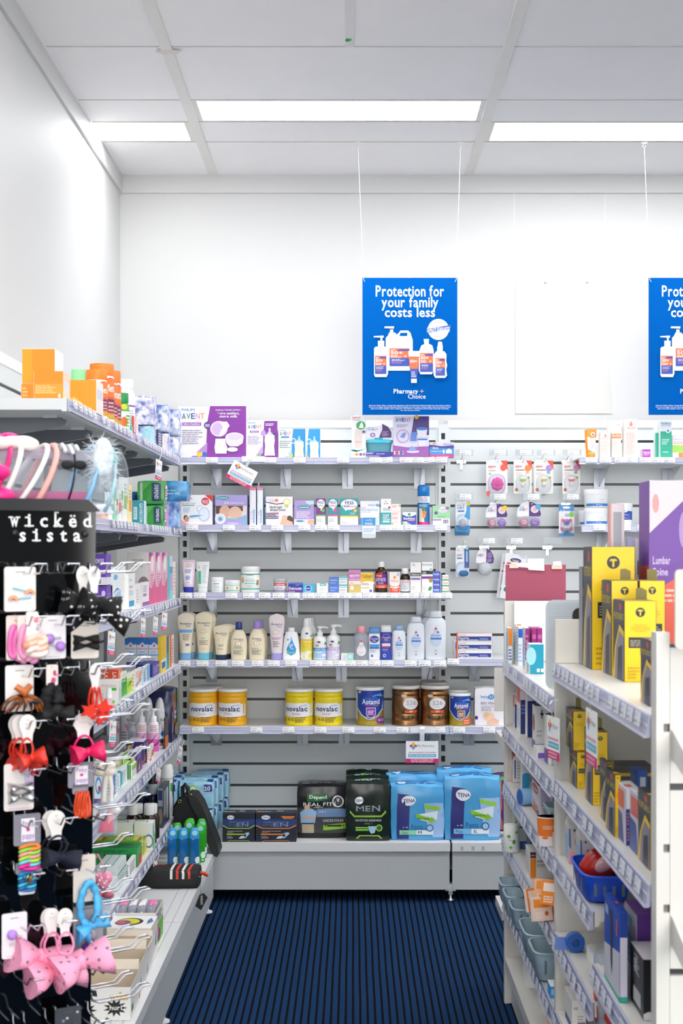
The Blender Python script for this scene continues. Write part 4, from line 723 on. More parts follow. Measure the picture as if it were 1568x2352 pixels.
# --- fourth shelf
cream = 'f0e4c4'
def lotion_tube(p0, p1, py, label, col, capc, F, wide=1.0, dy=.03):
 pr = [(.145, .62, .5), (.17, .66, .5), (.5, .80, .40), (.8, .98, .22), (.87, 1, .14), (.94, .86, .06), (.98, .5, .04), (1, .12, .03)]
 return V(S4, p0, p1, py, 'lotion_tube', label, col, pr, .6, 2.3, F, [('cap', capc, [(0, .6, .48), (.01, .64, .5), (.145, .65, .5)], .75, 3, [('e', .5, .09, .22, .03, 'ffffff/.3')] if 0 else [])], dy, cat='tube')
def avn(v, extra=()): return [('t', .14, v, .86, v + .05, 'Aveeno', '3a3166', 0), ('t', .54, v - .05, .84, v - .008, 'Baby', '8a7fae', 0)] + list(extra)
t1 = lotion_tube(406, 445, 1408, 'tall cream lotion tube with light blue band and cap, corner end', 'f1e6cf', '7fb4e0', avn(.75, [('r', .08, .58, .92, .645, '6fb0e4'), ('l', .3, .42, .9, .56, 4, '9a8a80'), ('e', .66, .32, .16, .025, '7a6ab8'), ('p', [(.08, .2), (.3, .2), (.2, .45)], 'e6d2b0')]))
dup(t1, (.012, .062, 0), 'tall cream lotion tube hidden behind the light blue banded one', 'lotion tubes standing behind')
t2 = lotion_tube(446, 488, 1406, 'tall cream lotion tube on turquoise cap, no band', cream, '6fc0dc', avn(.75, [('e', .48, .6, .24, .045, 'd0b090'), ('e', .48, .6, .21, .036, 'f0e2c2'), ('l', .34, .44, .78, .48, 1, '8fd0c0'), ('l', .2, .32, .85, .42, 3, '9a8f80'), ('l', .4, .22, .6, .24, 1, 'a89f90')]))
dup(t2, (.008, .062, 0), 'tall cream lotion tube hidden behind the turquoise capped one', 'lotion tubes standing behind')
t3 = lotion_tube(488, 527, 1436, 'short wide cream lotion tube on navy cap, front of three', cream, '1c2c54', avn(.74, [('e', .5, .58, .2, .05, 'e0c8a0'), ('e', .5, .58, .16, .04, 'f0e4c8'), ('l', .28, .38, .78, .46, 2, '9a8f80'), ('l', .2, .3, .85, .34, 1, 'a89f90')]))
dup(t3, (.012, .055, 0), 'short wide cream lotion tube, middle of three', 'lotion tubes standing behind'); dup(t3, (.024, .11, 0), 'short wide cream lotion tube, deepest of three', 'lotion tubes standing behind')
oval = [(0, .86), (.015, .9), (.3, 1), (.5, .99), (.66, .84), (.76, .6), (.80, .42)]
def washb(p0, p1, py, label, capc, extra): return V(S4, p0, p1, py, 'wash_bottle', label, cream, oval, .55, 2.4, [('t', .2, .53, .78, .575, 'Aveeno', '3a3166', 0), ('t', .54, .49, .8, .525, 'Baby', '8a7fae', 0), ('e', .49, .43, .17, .06, 'd8bf98'), ('e', .49, .43, .14, .048, 'efe4c6')] + extra, [('cap', capc, [(.80, .40), (.81, .42), (.985, .36), (1, .33)], .8, 2.6)], cat='bottle')
washb(528, 567, 1429, 'rounded cream wash bottle with navy cap', '223a86', [('t', .22, .335, .7, .36, 'Soothing Relief', '5a6a86'), ('t', .22, .3, .7, .325, 'Creamy Wash', '5a6a86'), ('l', .2, .14, .8, .27, 4, '8f8f8a')])
w2 = washb(570, 609, 1427, 'rounded cream wash bottle with lilac cap', 'a98ad8', [('l', .18, .29, .82, .33, 1, 'c9a0c8'), ('l', .2, .14, .8, .27, 4, '8f8f8a')])
dup(w2, (.008, .065, 0), 'rounded lilac capped wash bottle hidden behind its twin', 'lotion tubes standing behind')
lotion_tube(616, 654, 1410, 'tall pale pink lotion tube on lilac cap', 'ece0e0', 'a9a0e0', avn(.75, [('e', .44, .6, .24, .05, 'd8c0b0'), ('e', .44, .6, .2, .04, 'eee2dc'), ('l', .15, .44, .85, .5, 2, 'c07fb4'), ('l', .2, .28, .8, .42, 4, '8f8a92')]))
V(S4, 648, 689, 1442, 'wash_bottle', 'white bottle with large blue teardrop', 'f2f5f7', [(0, .98), (.14, 1), (.15, .96), (.5, .9), (.78, .74), (.87, .58)], .5, 3, [('p', [(.5, .72), (.66, .5), (.8, .34), (.76, .2), (.5, .13), (.26, .2), (.22, .34), (.36, .52)], '2a9ad8'), ('p', [(.3, .46), (.5, .6), (.56, .68), (.4, .58)], 'f2f5f7'), ('t', .36, .4, .62, .5, 'QV', W_), ('t', .46, .33, .66, .38, 'Baby', 'cfe8f6', 0), ('e', .3, .25, .05, .025, 'a8d84a'), ('r', .34, .2, .76, .235, '8fd0a0'), ('e', .28, .63, .05, .03, '8a6ab0')], [('cap', 'f4f6f7', [(.86, .38), (.87, .38), (.99, .38), (1, .35)], .8, 2.4)], cat='bottle')
slim = [(0, .92), (.015, 1), (.62, 1), (.72, .86), (.80, .56)]
g1 = V(S4, 690, 716, 1421, 'wash_bottle', 'slim white bottle with yellow goat milk label, front of three', 'f4f4f2', slim, 1, 2, [('r', 0, .04, 1, .48, 'f2de4a'), ('e', .3, .1, .4, .09, 'f6f2e0'), ('r', 0, .38, 1, .5, 'f2d01c'), ('t', .2, .41, .95, .46, 'GOAT MILK', 'fbf6da'), ('e', .55, .64, .13, .025, '5a4a80'), ('l', .2, .28, .8, .36, 2, 'e0c84a'), ('p', [(.85, .56), (.97, .56), (.91, .62)], '1f8a4a'), ('e', .7, .18, .25, .04, 'f4f2ea')], [('cap', 'f2f2f0', [(.80, .58), (.81, .6), (.985, .5), (1, .46)], 1, 2)], cat='bottle')
dup(g1, (.008, .06, .0), 'slim white yellow bottle, middle of three', 'goat milk bottles behind'); dup(g1, (.017, .12, .0), 'slim white yellow bottle, deepest of three', 'goat milk bottles behind')
def pumpb(p0, p1, py, label, c1, c2):
 return V(S4, p0, p1, py, 'pump_bottle', label, 'f4f4f4', [(0, .92), (.012, 1), (.58, 1), (.66, .9), (.71, .5), (.73, .34)], 1, 2, [('r', 0, .05, 1, .36, c2), ('r', 0, .28, 1, .36, c1), ('t', .16, .295, .95, .345, 'GOAT MILK', W_), ('e', .44, .53, .13, .028, '5a4a80'), ('t', .12, .52, .34, .54, 'organic', '8a80a0', 0), ('e', .3, .43, .12, .03, 'b7a08a'), ('p', [(.82, .46), (.98, .46), (.9, .55)], '1f8a4a'), ('l', .2, .21, .85, .26, 1, W_), ('e', .8, .14, .16, .04, 'f0f2f6')], [('pump', 'f2f2f2', (.72, 1, .46))], cat='bottle')
pumpb(719, 749, 1439, 'white pump bottle with blue goat milk label', '3a94d4', 'a9d0ee'); p2 = pumpb(750, 780, 1436, 'white pump bottle with lilac goat milk label', 'c6a9de', 'e2d6ee')
dup(p2, (.002, .065, .0), 'white pump bottle hidden behind the lilac labelled one', 'goat milk bottles behind')
B(S4, 783, 812, 1501, 'soap_box', 'tiny white and mint soap box lying flat', 'f2f2ef', [('r', .45, 0, 1, 1, '9fdcd0'), ('e', .28, .5, .14, .3, 'd8cfe0'), ('e', .72, .55, .16, .3, 'c9ece4'), ('l', .1, .1, .4, .3, 1, 'b9aec0')], d=.05)
V(S4, 812, 847, 1438, 'oil_bottle', 'clear baby oil bottle with pink cap', 'oil', [(0, .96), (.02, 1), (.34, .92), (.45, .9), (.62, 1), (.74, .92), (.79, .66), (.81, .5)], .6, 2.4, [('p', [(.5, .62), (.62, .5), (.82, .3), (.8, .2), (.66, .13), (.5, .11), (.34, .13), (.2, .2), (.18, .3), (.38, .5)], 'f4eef0'), ('e', .5, .55, .07, .035, 'd8405a'), ('t', .3, .4, .72, .45, 'Johnson\'s', '8a9ac8', 0), ('t', .42, .35, .6, .38, 'baby oil', 'e08a9a', 0), ('l', .32, .17, .7, .26, 2, 'd8ccd0')], [('cap', 'f4a3ac/.3', [(.80, .54), (.81, .56), (.985, .52), (1, .48)], .8, 2.4)], cat='bottle')
def powder(p0, p1, py, label, c, F, capc, dr=.5):
 return V(S4, p0, p1, py, 'powder_bottle', label, c, [(0, .92), (.01, .96), (.2, 1), (.45, .93), (.75, 1), (.84, .98)], dr, 3.2, F, [('cap', capc, [(.845, .94), (.85, .96), (.98, .92), (1, .88)], dr, 3)], cat='bottle')
c1 = powder(846, 873, 1444, 'white powder bottle with navy disc and blue cap', 'f2f4f6', [('e', .5, .66, .4, .12, 'd8506a'), ('e', .5, .66, .36, .11, '2448b0'), ('t', .18, .655, .82, .7, 'Curash', W_), ('t', .36, .59, .64, .63, 'Baby', W_), ('r', .1, .4, .9, .5, '3f9ad8'), ('r', .1, .36, .9, .4, '2448b0'), ('l', .15, .24, .75, .34, 2, 'b0b6bc'), ('e', .3, .13, .1, .04, '2f6ac0')], '5f9ad8')
c2 = powder(874, 899, 1440, 'royal blue powder bottle with navy disc', '2a48b4', [('e', .5, .66, .42, .12, 'e05a8a'), ('e', .5, .66, .37, .11, '24409e'), ('t', .18, .655, .82, .7, 'Curash', W_), ('t', .34, .59, .68, .63, 'Family', W_), ('r', .1, .38, .9, .5, 'e9e6f0'), ('r', .1, .38, .9, .42, 'd8506a'), ('l', .15, .28, .85, .35, 2, 'c9a0c8'), ('e', .34, .13, .14, .05, 'e6e9f2'), ('e', .34, .13, .09, .03, '2a48b4')], 'f0f0f2')
dup(c1, (.001, .05, .004), 'white powder bottle hidden behind the blue capped one', 'powder bottles behind'); dup(c2, (.001, .05, .004), 'royal blue powder bottle hidden behind its twin', 'powder bottles behind')
def jb(p0, p1, py, label, cc, dy=.03, capv=.88, sz=1):
 return V(S4, p0, p1, py, 'powder_bottle', label, 'e9eef4', [(0, .88), (.015, .97), (.35, 1), (.7, 1), (.8, .93), (.86, .66)], .62, 2.6, [('p', [(.5, .72), (.62, .58), (.78, .44), (.74, .34), (.6, .28), (.5, .27), (.4, .28), (.26, .34), (.22, .44), (.38, .58)], 'c9daf0'), ('e', .5, .64, .06, .025, 'e0485a'), ('t', .26, .48, .76, .54, 'Johnson\'s', '4a66b8', 0), ('e', .6, .57, .06, .02, '4a6ab8'), ('r', .26, .42, .76, .455, '3a74c4'), ('e', .5, .19, .05, .012, '8fa0b8'), ('e', .5, .12, .05, .014, '6f80b0')], [('cap', cc, [(.87, .62), (.88, .64), (.975, .58), (1, .5)], .8, 2.3)], dy, cat='bottle')
jb(900, 932, 1437, 'small white powder bottle with blue cap', '8fb8e0'); jb(934, 976, 1417, 'medium white powder bottle with white cap', 'dfe6ee'); j3 = jb(976, 1025, 1404, 'largest white powder bottle at the shelf end', 'dfe6ee')
dup(j3, (-.018, .075, .0), 'large white powder bottle half hidden behind two others', 'powder bottles behind')
# --- milk formula tins
def tin(p0, p1, py, sh, label, body, F, lidc='eeeeec', dy=.03, ribs=(.12, .22, .78, .88), rz=0, hole=None):
 pr = [(0, .97), (.012, 1), (.02, 1)]
 for r in ribs: pr += [(r - .012, .985), (r, .968), (r + .012, .985)]
 pr += [(.93, .985), (.935, 1)]
 return V(sh, p0, p1, py, 'formula_tin', label, body, pr, 1, 2, F, [('lid', lidc, [(.925, 1.005), (.935, 1.014), (.985, 1.014), (1, .99)] + ([(1, .62), (.992, .58)] if hole else []), 1, 2)], dy, cat='tin', segs=40, rz=rz)
def nov(p0, p1, label, y, y2, sub, subc, rz=0, dy=.03):
 F = [('r', 0, .30, 1, .66, 'eef0f2'), ('e', .5, .30, .56, .06, 'eef0f2'), ('e', .5, .67, .5, .05, y), ('r', .0, .60, .12, .68, y), ('r', .88, .6, 1, .68, y), ('t', .13, .40, .87, .54, 'novalac', '232f6e'), ('t', .66, .55, .84, .58, 'gold', '5a6aa8', 0), ('t', .36, .305, .64, .365, sub, subc, 0),
  ('t', .2, .14, .42, .215, '0-12', '2a2f5a'), ('l', .46, .1, .84, .25, 4, '7a6420'), ('e', .06, .15, .05, .06, 'c8960c')]
 return tin(p0, p1, 1584, S5, label, y, F, rz=rz, dy=dy)
n1 = nov(430, 496, 'golden yellow formula tin at the corner end of the shelf', 'f0b01a', 'f5c21c', 'Colic', 'e0902a'); nov(498, 565, 'golden yellow formula tin, second from the corner', 'f0b01a', 'f5c21c', 'Colic', 'e0902a', -.25)
dup(n1, (.01, .128, 0), 'golden yellow formula tin hidden behind the corner one', 'formula tins standing behind')
nov(653, 719, 'lemon yellow formula tin, nearer the gap', 'ead21a', 'f0dc3a', 'Sweet Dreams', 'd8703a', -.2); nov(721, 787, 'lemon yellow formula tin beside the gap, further along', 'ead21a', 'f0dc3a', 'Sweet Dreams', 'd8703a', -.15)
def apt(p0, p1, py, sh, label, badge, bc):
 return tin(p0, p1, py, sh, label, 'a8902c', [('p', [(0, .99 - .07), (1, .92), (1, .4), (.92, .4), (.8, .26), (.62, .18), (.5, .155), (.38, .18), (.2, .26), (.08, .4), (0, .45)], 'c9d2e4'), ('p', [(.06, .92), (1, .92), (1, .43), (.9, .43), (.78, .29), (.6, .2), (.5, .18), (.4, .2), (.22, .29), (.1, .43), (.06, .5)], '1e3f9c'), ('e', .52, .66, .3, .12, '2f5cc0'),
  ('t', .22, .57, .84, .70, 'Aptamil', W_), ('e', .62, .78, .035, .025, '5fb0ea'), ('e', .7, .8, .035, .028, '5fb0ea'), ('e', .78, .81, .04, .03, '5fb0ea'), ('e', .86, .8, .04, .03, '6fc0f0'), ('r', .3, .515, .6, .56, bc), ('t', .62, .515, .82, .555, 'Gold+', 'c9b04a', 0), ('p', [(.36, .48), (.7, .48), (.7, .3), (.62, .22), (.53, .195), (.44, .22), (.36, .3)], 'dfe2ea'), ('p', [(.38, .465), (.68, .465), (.68, .31), (.61, .24), (.53, .215), (.45, .24), (.38, .31)], badge), ('l', .42, .3, .64, .42, 3, 'efe6f2')] +
  ([('p', [(.72, .14), (.76, .22), (.97, .24), (.97, .06), (.76, .05)], '8a2f9c'), ('t', .79, .12, .96, .18, '0-12', W_), ('r', .02, .15, .08, .85, 'c9d0dc')] if bc == '8a3fa8' else [('r', .6, .05, .96, .22, 'e2643a'), ('l', .64, .08, .92, .19, 3, 'f6d0c0')]))
apt(817, 882, 1580, S5, 'royal blue and gold formula tin with purple shield', '9a3fb4', '8a3fa8')
def s26(p0, p1, label, rz, dy=.03): return tin(p0, p1, 1577, S5, label, 'bronze', [('e', .52 + .1, .56, .28, .15, 'dcdcde'), ('e', .62, .56, .26, .14, 'ecebec'), ('t', .46, .53, .8, .64, 'S26', '9a9a90', 0), ('t', .52, .47, .72, .5, 'GOLD', 'a9a89a', 0), ('r', .4, .33, .84, .4, 'e2562a'), ('t', .56, .345, .7, .385, 'SOY', W_), ('t', .3, .17, .92, .26, 'SOY 0-12', '20201e'), ('e', .38, .76, .1, .04, 'd9d2c8'), ('t', .22, .84, .4, .87, 'NESTLE', '5a4226', 0)], 'd9d2cc', dy, (.13, .3, .75, .86), rz, hole=True)
s26(900, 965, 'bronze formula tin in front of the hanging rewards card', .1); b2 = s26(967, 1033, 'bronze formula tin in front of the slotted post', -.12)
dup(b2, (.004, .128, .004), 'bronze formula tin hidden behind its twin', 'formula tins standing behind')
a2 = apt(1032, 1083, 1594, R5, 'smaller blue and gold formula tin with bronze shield', 'a8784a', 'c08a4a')
dup(a2, (-.004, .1, .005), 'smaller blue formula tin hidden behind its twin', 'formula tins standing behind')
soft('baby_wipes_packet', 'white and lilac baby wipes packet standing on end', X(1126, 6.5), 6.51, R5.z + .001, X(1164, 6.5) - X(1088, 6.5), .085, .172, 'f1eef3', [('e', .86, .62, .14, .16, 'cdb8e0'), ('e', .74, .8, .1, .08, 'ddd0ea'), ('t', .18, .72, .42, .79, 'baby', '5fa0d8'), ('e', .5, .745, .1, .065, '2f8ad0'), ('t', .45, .71, .55, .78, 'U', W_), ('t', .18, .55, .64, .62, 'Baby Wipes', '7a6a9a', 0), ('l', .18, .38, .6, .52, 4, 'b9aec8'), ('e', .42, .24, .17, .11, 'f2cdb8'), ('e', .36, .28, .08, .07, 'e8c08a'), ('p', [(.35, .03), (.72, .03), (.74, .12), (.6, .2), (.42, .14)], 'eebfa6'), ('e', .98, .5, .06, .09, '6a3a9a'), ('e', .04, .2, .05, .05, '5a2a8a')], puff=.6, seed=3.)
# stacked ointment cartons
for i, l in enumerate(('lowest of three stacked navy and red ointment cartons', 'middle of three stacked navy and red ointment cartons', 'topmost of three stacked navy and red ointment cartons')):
 z = R4.z + .0006 + .0375 * i; B(R4, 1049, 1130, 0, 'ointment_box', l, 'f2f3f6', [('r', .04, .12, .97, .62, '26348e'), ('t', .06, .34, .34, .55, 'Bepanthen', W_), ('t', .06, .16, .6, .3, 'Tight Ointment', W_), ('l', .64, .2, .92, .5, 2, 'aab2e0'), ('t', .06, .74, .26, .88, 'BAYER', 'ee7a4a'), ('r', 0, 0, .03, 1, 'ea7048')], d=.045, z=z, h=.0365, sc='e2785a', group='stacked ointment cartons', flap=False)
B(R4, 1040, 1100, 0, 'ointment_box', 'navy ointment carton peeking out behind the stack of three', 'eceef4', [('r', .1, .1, .95, .8, '26348e'), ('t', .14, .4, .4, .65, 'Bepa', W_)], d=.04, dy=.09, z=R4.z + .035, h=.04, group='stacked ointment cartons')
B(R4, 1042, 1100, 0, 'ointment_box', 'navy ointment carton lying at the back under another one', 'eceef4', [('r', .1, .1, .95, .8, '26348e')], d=.04, dy=.09, z=R4.z + .0006, h=.0342, group='stacked ointment cartons')
# --- base shelf packs
DB = Sh(ZD, YD)
lb = '8fcbe6'
def padpack(x, y, z, label, seed): return soft('pad_pack', label, x, y, z, .155, .085, .12, 'babyblue', [('r', .05, .1, .95, .55, lb), ('r', .72, .62, .96, .9, '24408e'), ('r', .1, .7, .5, .8, '3f7ab8'), ('e', .4, .72, .13, .14, '8fcf4a'), ('e', .4, .72, .07, .07, 'eef6e6'), ('t', .72, .66, .9, .8, '20', W_), ('l', .1, .2, .8, .5, 3, 'cfeaf5')], [('r', .1, .3, .8, .7, 'd9eef6'), ('t', .15, .4, .7, .6, 'discreet', '4a78b0'), ('r', .8, .1, .98, .9, '24408e')], .8, seed, 'light blue pad packs', sc=lb)
for i, (y, x) in enumerate(((6.36, -.685), (6.46, -.675), (6.56, -.66), (6.655, -.645))):
 padpack(x, y, ZD + .001, 'light blue pad pack in the lower layer, %s from the front' % ORD[i], i * 1.7)
 padpack(x + .004, y, ZD + .122, 'light blue pad pack in the upper layer, %s from the front' % ORD[i], i * 2.3 + 5)
for i, (y, x) in enumerate(((6.36, -.842), (6.47, -.835), (6.575, -.83))):
 padpack(x, y, ZD + .001, 'light blue pad pack beside the corner post, %s from the front' % ORD[i], i * 1.1 + 9); padpack(x, y, ZD + .122, 'light blue pad pack stacked beside the corner post, %s from the front' % ORD[i], i * 1.3 + 13)
def men(p0, p1, py, label, c, dy, tagc=None):
 return B(DB, p0, p1, py, 'shield_box', label, '10162a', [('p', [(0, .56), (.12, .52), (.88, .52), (1, .56), (1, .8), (0, .8)], '163a78'), ('p', [(0, .56), (.16, .46), (.84, .46), (1, .56), (1, .60), (.83, .49), (.17, .49), (0, .60)], c)] + ten(.14, .78, .36, .93) + [('t', .2, .54, .8, .67, 'MEN', '7f8fb0'), ('t', .2, .68, .82, .71, 'TRUSTED BY MILLIONS OF MEN', '9aa8c4'), ('t', .15, .36, .62, .39, 'ABSORBENT PROTECTOR', 'c9d0dc'), ('t', .15, .31, .34, .345, 'LEVEL 2', c), ('r', .13, .25, .7, .29, c), ('l', .14, .12, .36, .22, 3, '9aa4b6'),
  ('p', [(.5, .12), (.56, .2), (.64, .22), (.7, .17), (.62, .12)], 'c9dcec'), ('p', [(.66, .12), (.72, .14), (.84, .3), (.8, .34), (.7, .32), (.74, .22)], 'a9c8e4'), ('p', [(.14, 0), (.2, .05), (.8, .05), (.86, 0), (.84, 0), (.79, .038), (.21, .038), (.16, 0)], c)] + ([('p', [(.62, .9), (.98, .9), (.9, .81), (.7, .81)], tagc), ('t', .72, .83, .9, .87, 'VALUE', '3a2210')] if tagc else []), d=.085, dy=dy, sc='1a2032', tc='20283a', T=[('r', .04, .3, .1, .6, c), ('l', .12, .35, .4, .6, 1, 'c9d0dc'), ('t', .5, .4, .68, .7, 'TENA', 'd0d6e0')], group='black shield boxes')
for i in range(3): men(511, 585, 1868, 'black and lime shield box, %s from the shelf front' % ORD[i], 'b4c832', .02 + i * .09)
for i in range(2): men(587, 680, 1868, 'black and orange shield box, %s from the shelf front' % ORD[i], 'f08a2a', .02 + i * .09, 'f08a2a' if i == 0 else None)
soft('underwear_pack', 'black and grey underwear pack picturing a man in a blue shirt', X(739, 6.3), 6.38, ZD + .001, X(797, 6.3) - X(681, 6.3), .20, .232, '1a1a1c/.25', [('r', 0, .1, 1, .56, '3c3d40'), ('p', [(0, .57), (1, .55), (1, .6), (0, .6)], '0e0e10'), ('p', [(.2, .84), (.64, .84), (.62, .70), (.2, .68)], '1f6a34'), ('t', .25, .735, .6, .8, 'Depend', 'f0f4ee'), ('t', .12, .61, .72, .67, 'REAL FIT', 'e9e9ea'), ('t', .35, .575, .52, .595, 'MEN', 'e9e9ea'), ('e', .83, .69, .12, .11, 'dfe0e2'), ('e', .83, .69, .09, .085, '3a3b3e'), ('r', .80, .63, .86, .75, 'c9ccd0'), ('p', [(.08, .28), (.36, .28), (.4, .5), (.3, .56), (.16, .56), (.06, .48)], '8fb4d8'), ('e', .2, .585, .06, .05, 'd8a68a'), ('p', [(.1, .39), (.36, .36), (.38, .4), (.12, .43)], 'd0a084'), ('p', [(.1, .1), (.34, .1), (.34, .28), (.1, .28)], 'b7aa90'), ('r', .1, .265, .34, .29, '4a3a30'), ('p', [(.4, .40), (.98, .40), (.98, .55), (.4, .56)], '6a8ab4'), ('t', .45, .48, .58, .52, '3 in 1', 'e0e8f2'), ('t', .52, .31, .94, .36, 'UNDERWEAR', 'd2d3d6', 0), ('p', [(.53, .15), (.98, .18), (.98, .29), (.53, .25)], '8fc23a'), ('r', .56, .22, .95, .255, '1f2a14')], [('l', .1, .2, .9, .6, 3, '6a6c70')], .5, 2., n=12)
def menpack(dy, i, hh): return soft('underwear_pack', 'dark green and black underwear pack, %s from the shelf front' % ORD[i], X(844, 6.3), 6.27 + dy, ZD + .001, X(895, 6.3) - X(793, 6.3), .10, hh, '14211c/.25', [] if i else ten(.2, .62, .40, .74) + [('t', .23, .5, .78, .6, 'MEN', '8fa0a0'), ('p', [(.08, .48), (.1, .51), (.2, .43), (.8, .43), (.9, .51), (.92, .48), (.82, .40), (.18, .40)], '8fc83a'), ('t', .22, .33, .82, .365, 'PROTECTIVE UNDERWEAR', 'c9d4d0'), ('t', .42, .28, .6, .31, 'LEVEL 4', '6a9a3a'), ('r', .22, .17, .52, .21, '7ab83a'), ('r', .22, .22, .5, .235, 'a8cf6a'), ('p', [(.5, .25), (.7, .25), (.66, .14), (.58, .12), (.54, .16)], 'a9cfe6'), ('e', .76, .22, .08, .06, '8fc83a'), ('e', .76, .22, .05, .04, '2a5a3a'), ('p', [(.22, .04), (.3, .1), (.76, .1), (.84, .04), (.8, .04), (.74, .08), (.32, .08), (.26, .04)], '9ac83a')], [('l', .2, .3, .8, .7, 2, '9fb0aa'), ('e', .4, .5, .06, .2, '6aa84a')], .6, 4. + i, 'dark green underwear packs', n=12)
menpack(0, 0, .255); menpack(.105, 1, .262); menpack(.21, 2, .27)
def pants(px0, px1, hh, dy, label, size, lev, levc, seed, front):
 F = [('p', [(.1, .02), (.33, .02), (.36, .8), (.13, .84)], '2a2f78')] + ten(.2, .62, .47, .79) + [('p', [(.62, .66), (.98, .66), (1, .5), (1, .05), (.8, .05), (.7, .2), (.66, .4)], '9fc4ee'), ('p', [(.5, .46), (.88, .52), (.86, .36), (.72, .32), (.55, .36)], 'e4eef6'), ('p', [(.62, .6), (.68, .67), (.68, .63), (.92, .59), (.92, .52), (.68, .57), (.68, .55)], '8fcc2a'), ('p', [(.46, .5), (.48, .4), (.74, .33), (.74, .30), (.84, .355), (.76, .42), (.75, .39), (.48, .47)], '8fcc2a'), ('t', .52, .375, .74, .405, 'Total security', '2f5a1a'), ('t', .38, .2, .6, .28, 'Pants', '2f5a96', 0), ('t', .22, .22, .32, .245, 'x 12', 'e6ecf4'), ('p', [(.16, .1), (.78, .1), (.78, .18), (.16, .18)], levc), ('r', .48, .1, .8, .18, 'eef2f4'), ('t', .2, .115, .32, .16, lev, '3a5a7a', 0), ('t', .51, .115, .58, .165, size, '2a3a5a'), ('e', .73, .22, .07, .065, '2f6ab0'), ('e', .73, .22, .05, .045, 'a9cdea')]
 return soft('pants_pack', label, X((px0 + px1) / 2, 6.3), 6.30 + dy, ZD + .001, X(px1, 6.3) - X(px0, 6.3), .13, hh, '4fa6dc/.22', F if front else [], [('l', .1, .2, .9, .7, 4, '2f6ab0'), ('e', .2, .3, .08, .12, 'cfe4f4')], .75, seed, 'light blue pants packs', n=12, sc='5fb0e2/.22')
pants(894, 1020, .242, 0, 'light blue pants pack with mint size strip, in front', 'M', 'Super', '8fdcb0', 1., True); pants(886, 1010, .265, .14, 'light blue pants pack behind the mint stripped one', '', '', '', 6., False)
pants(1016, 1148, .278, 0, 'taller light blue pants pack beyond the slotted post, in front', 'XL', 'Plus', '7fc0ea', 2.2, True); pants(1002, 1138, .290, .14, 'taller light blue pants pack standing behind its twin', '', '', '', 8., False)
soft('snack_bag', 'purple and coral leafy printed bag half hidden by the island shelving', X(1162, 6.22), 6.32, ZD + .03, X(1192, 6.22) - X(1132, 6.22), .09, .25, '4a2352', [('p', [(0, .04), (.42, .04), (.36, .96), (0, .96)], 'd86a58'), ('r', 0, .92, 1, 1, '4fae6a'), ('e', .55, .6, .18, .2, '6a2a70'), ('e', .5, .3, .16, .14, '5a1f5a'), ('p', [(.4, .72), (.7, .62), (.6, .8)], '2f7a3a'), ('p', [(.4, .12), (.8, .1), (.6, .22)], '2f7a3a'), ('e', .14, .7, .03, .02, '8a2f2a'), ('e', .2, .5, .03, .02, '8a2f2a'), ('e', .1, .35, .03, .02, '8a2f2a')], puff=.7, seed=5.)
# shelf talkers on the back shelves
wob('rewards_card', 'square rewards card hanging straight below the bronze tins', (X(969, 6.40), 6.40, S5.z - .002), .143, .097, .058, group='rewards club shelf cards', armw=.021)
o = wob('rewards_card', 'rewards card tilted sideways below the breast pump box', (X(575, 6.40), 6.395, S1.z - .006), .118, .085, .038, (0, math.radians(28), 0), armw=.014)
m = MB(); m.box(X(555, 6.40), X(608, 6.40), 6.403, 6.406, S1.z - .02, S1.z + .004, 'f2f3f4/.2'); tag(m.build('card_clip'), 'clear white clip on the top shelf edge holding the tilted card', 'clip')
m = MB(); m.box(X(942, 6.40), X(1000, 6.40), 6.400, 6.406, S5.z - .024, S5.z + .001, 'f2f3f4/.2'); tag(m.build('card_clip'), 'clear white clip on the tin shelf edge holding the straight card', 'clip')
# --- short shelves: oil cartons and tubs
def oilbox(p0, p1, py, label, dy=.03): return B(R1, p0, p1, py, 'oil_box', label, 'f6f1ec', [('p', [(.5, .95), (.62, .86), (.6, .82), (.5, .80), (.4, .82), (.38, .86)], 'f4a08c'), ('t', .25, .74, .8, .79, 'Bio-Oil', 'f0a898'), ('l', .15, .08, .9, .66, 16, 'f3cfc2')], d=.05, dy=dy, sc='efe9e3')
V(R1, 1348, 1370, 985, 'cream_tube', 'orange and white vitamin cream tube, front one', 'f6f4f2', tube_prof(.1, 1., .15, .72), .6, 2.3, [('p', [(0, 1), (1, 1), (1, .72), (.5, .68), (0, .74)], 'f39a2a'), ('e', .62, .82, .22, .07, 'f6f2f0'), ('e', .62, .81, .12, .035, '7a4aa0'), ('t', .35, .6, .9, .64, 'Vitamin E', 'b79ac0', 0), ('l', .4, .3, .85, .56, 6, 'cfc2d4'), ('p', [(0, .17), (1, .17), (.6, .2), (.2, .27), (.1, .22), (0, .26)], 'f39a2a')], [tubecap('f2982a', .15, .7)], cat='tube')
V(R1, 1343, 1364, 987, 'cream_tube', 'orange vitamin cream tube standing behind its twin', 'f3932a', tube_prof(.1, 1., .15, .72), .6, 2.3, [], [tubecap('f2982a', .15, .7)], dy=.08, cat='tube')
oilbox(1378, 1402, 993, 'short white oil carton with pink droplet'); oilbox(1433, 1464, 962, 'tall white oil carton with pink droplet', .02)
B(R1, 1404, 1426, 972, 'oil_box', 'white skin oil carton with orange label band', 'f4efe8', [('r', 0, .56, 1, .70, 'f3a068'), ('t', .1, .62, .9, .67, 'Bio Skin', W_), ('t', .5, .93, .9, .96, 'rosa', 'd89a8c', 0), ('l', .1, .1, .8, .52, 8, 'eed6c4')], d=.05, dy=.04)
B(R1, 1396, 1416, 974, 'oil_box', 'pale skin oil carton hidden behind the orange banded one', 'f2ece4', d=.05, dy=.1)
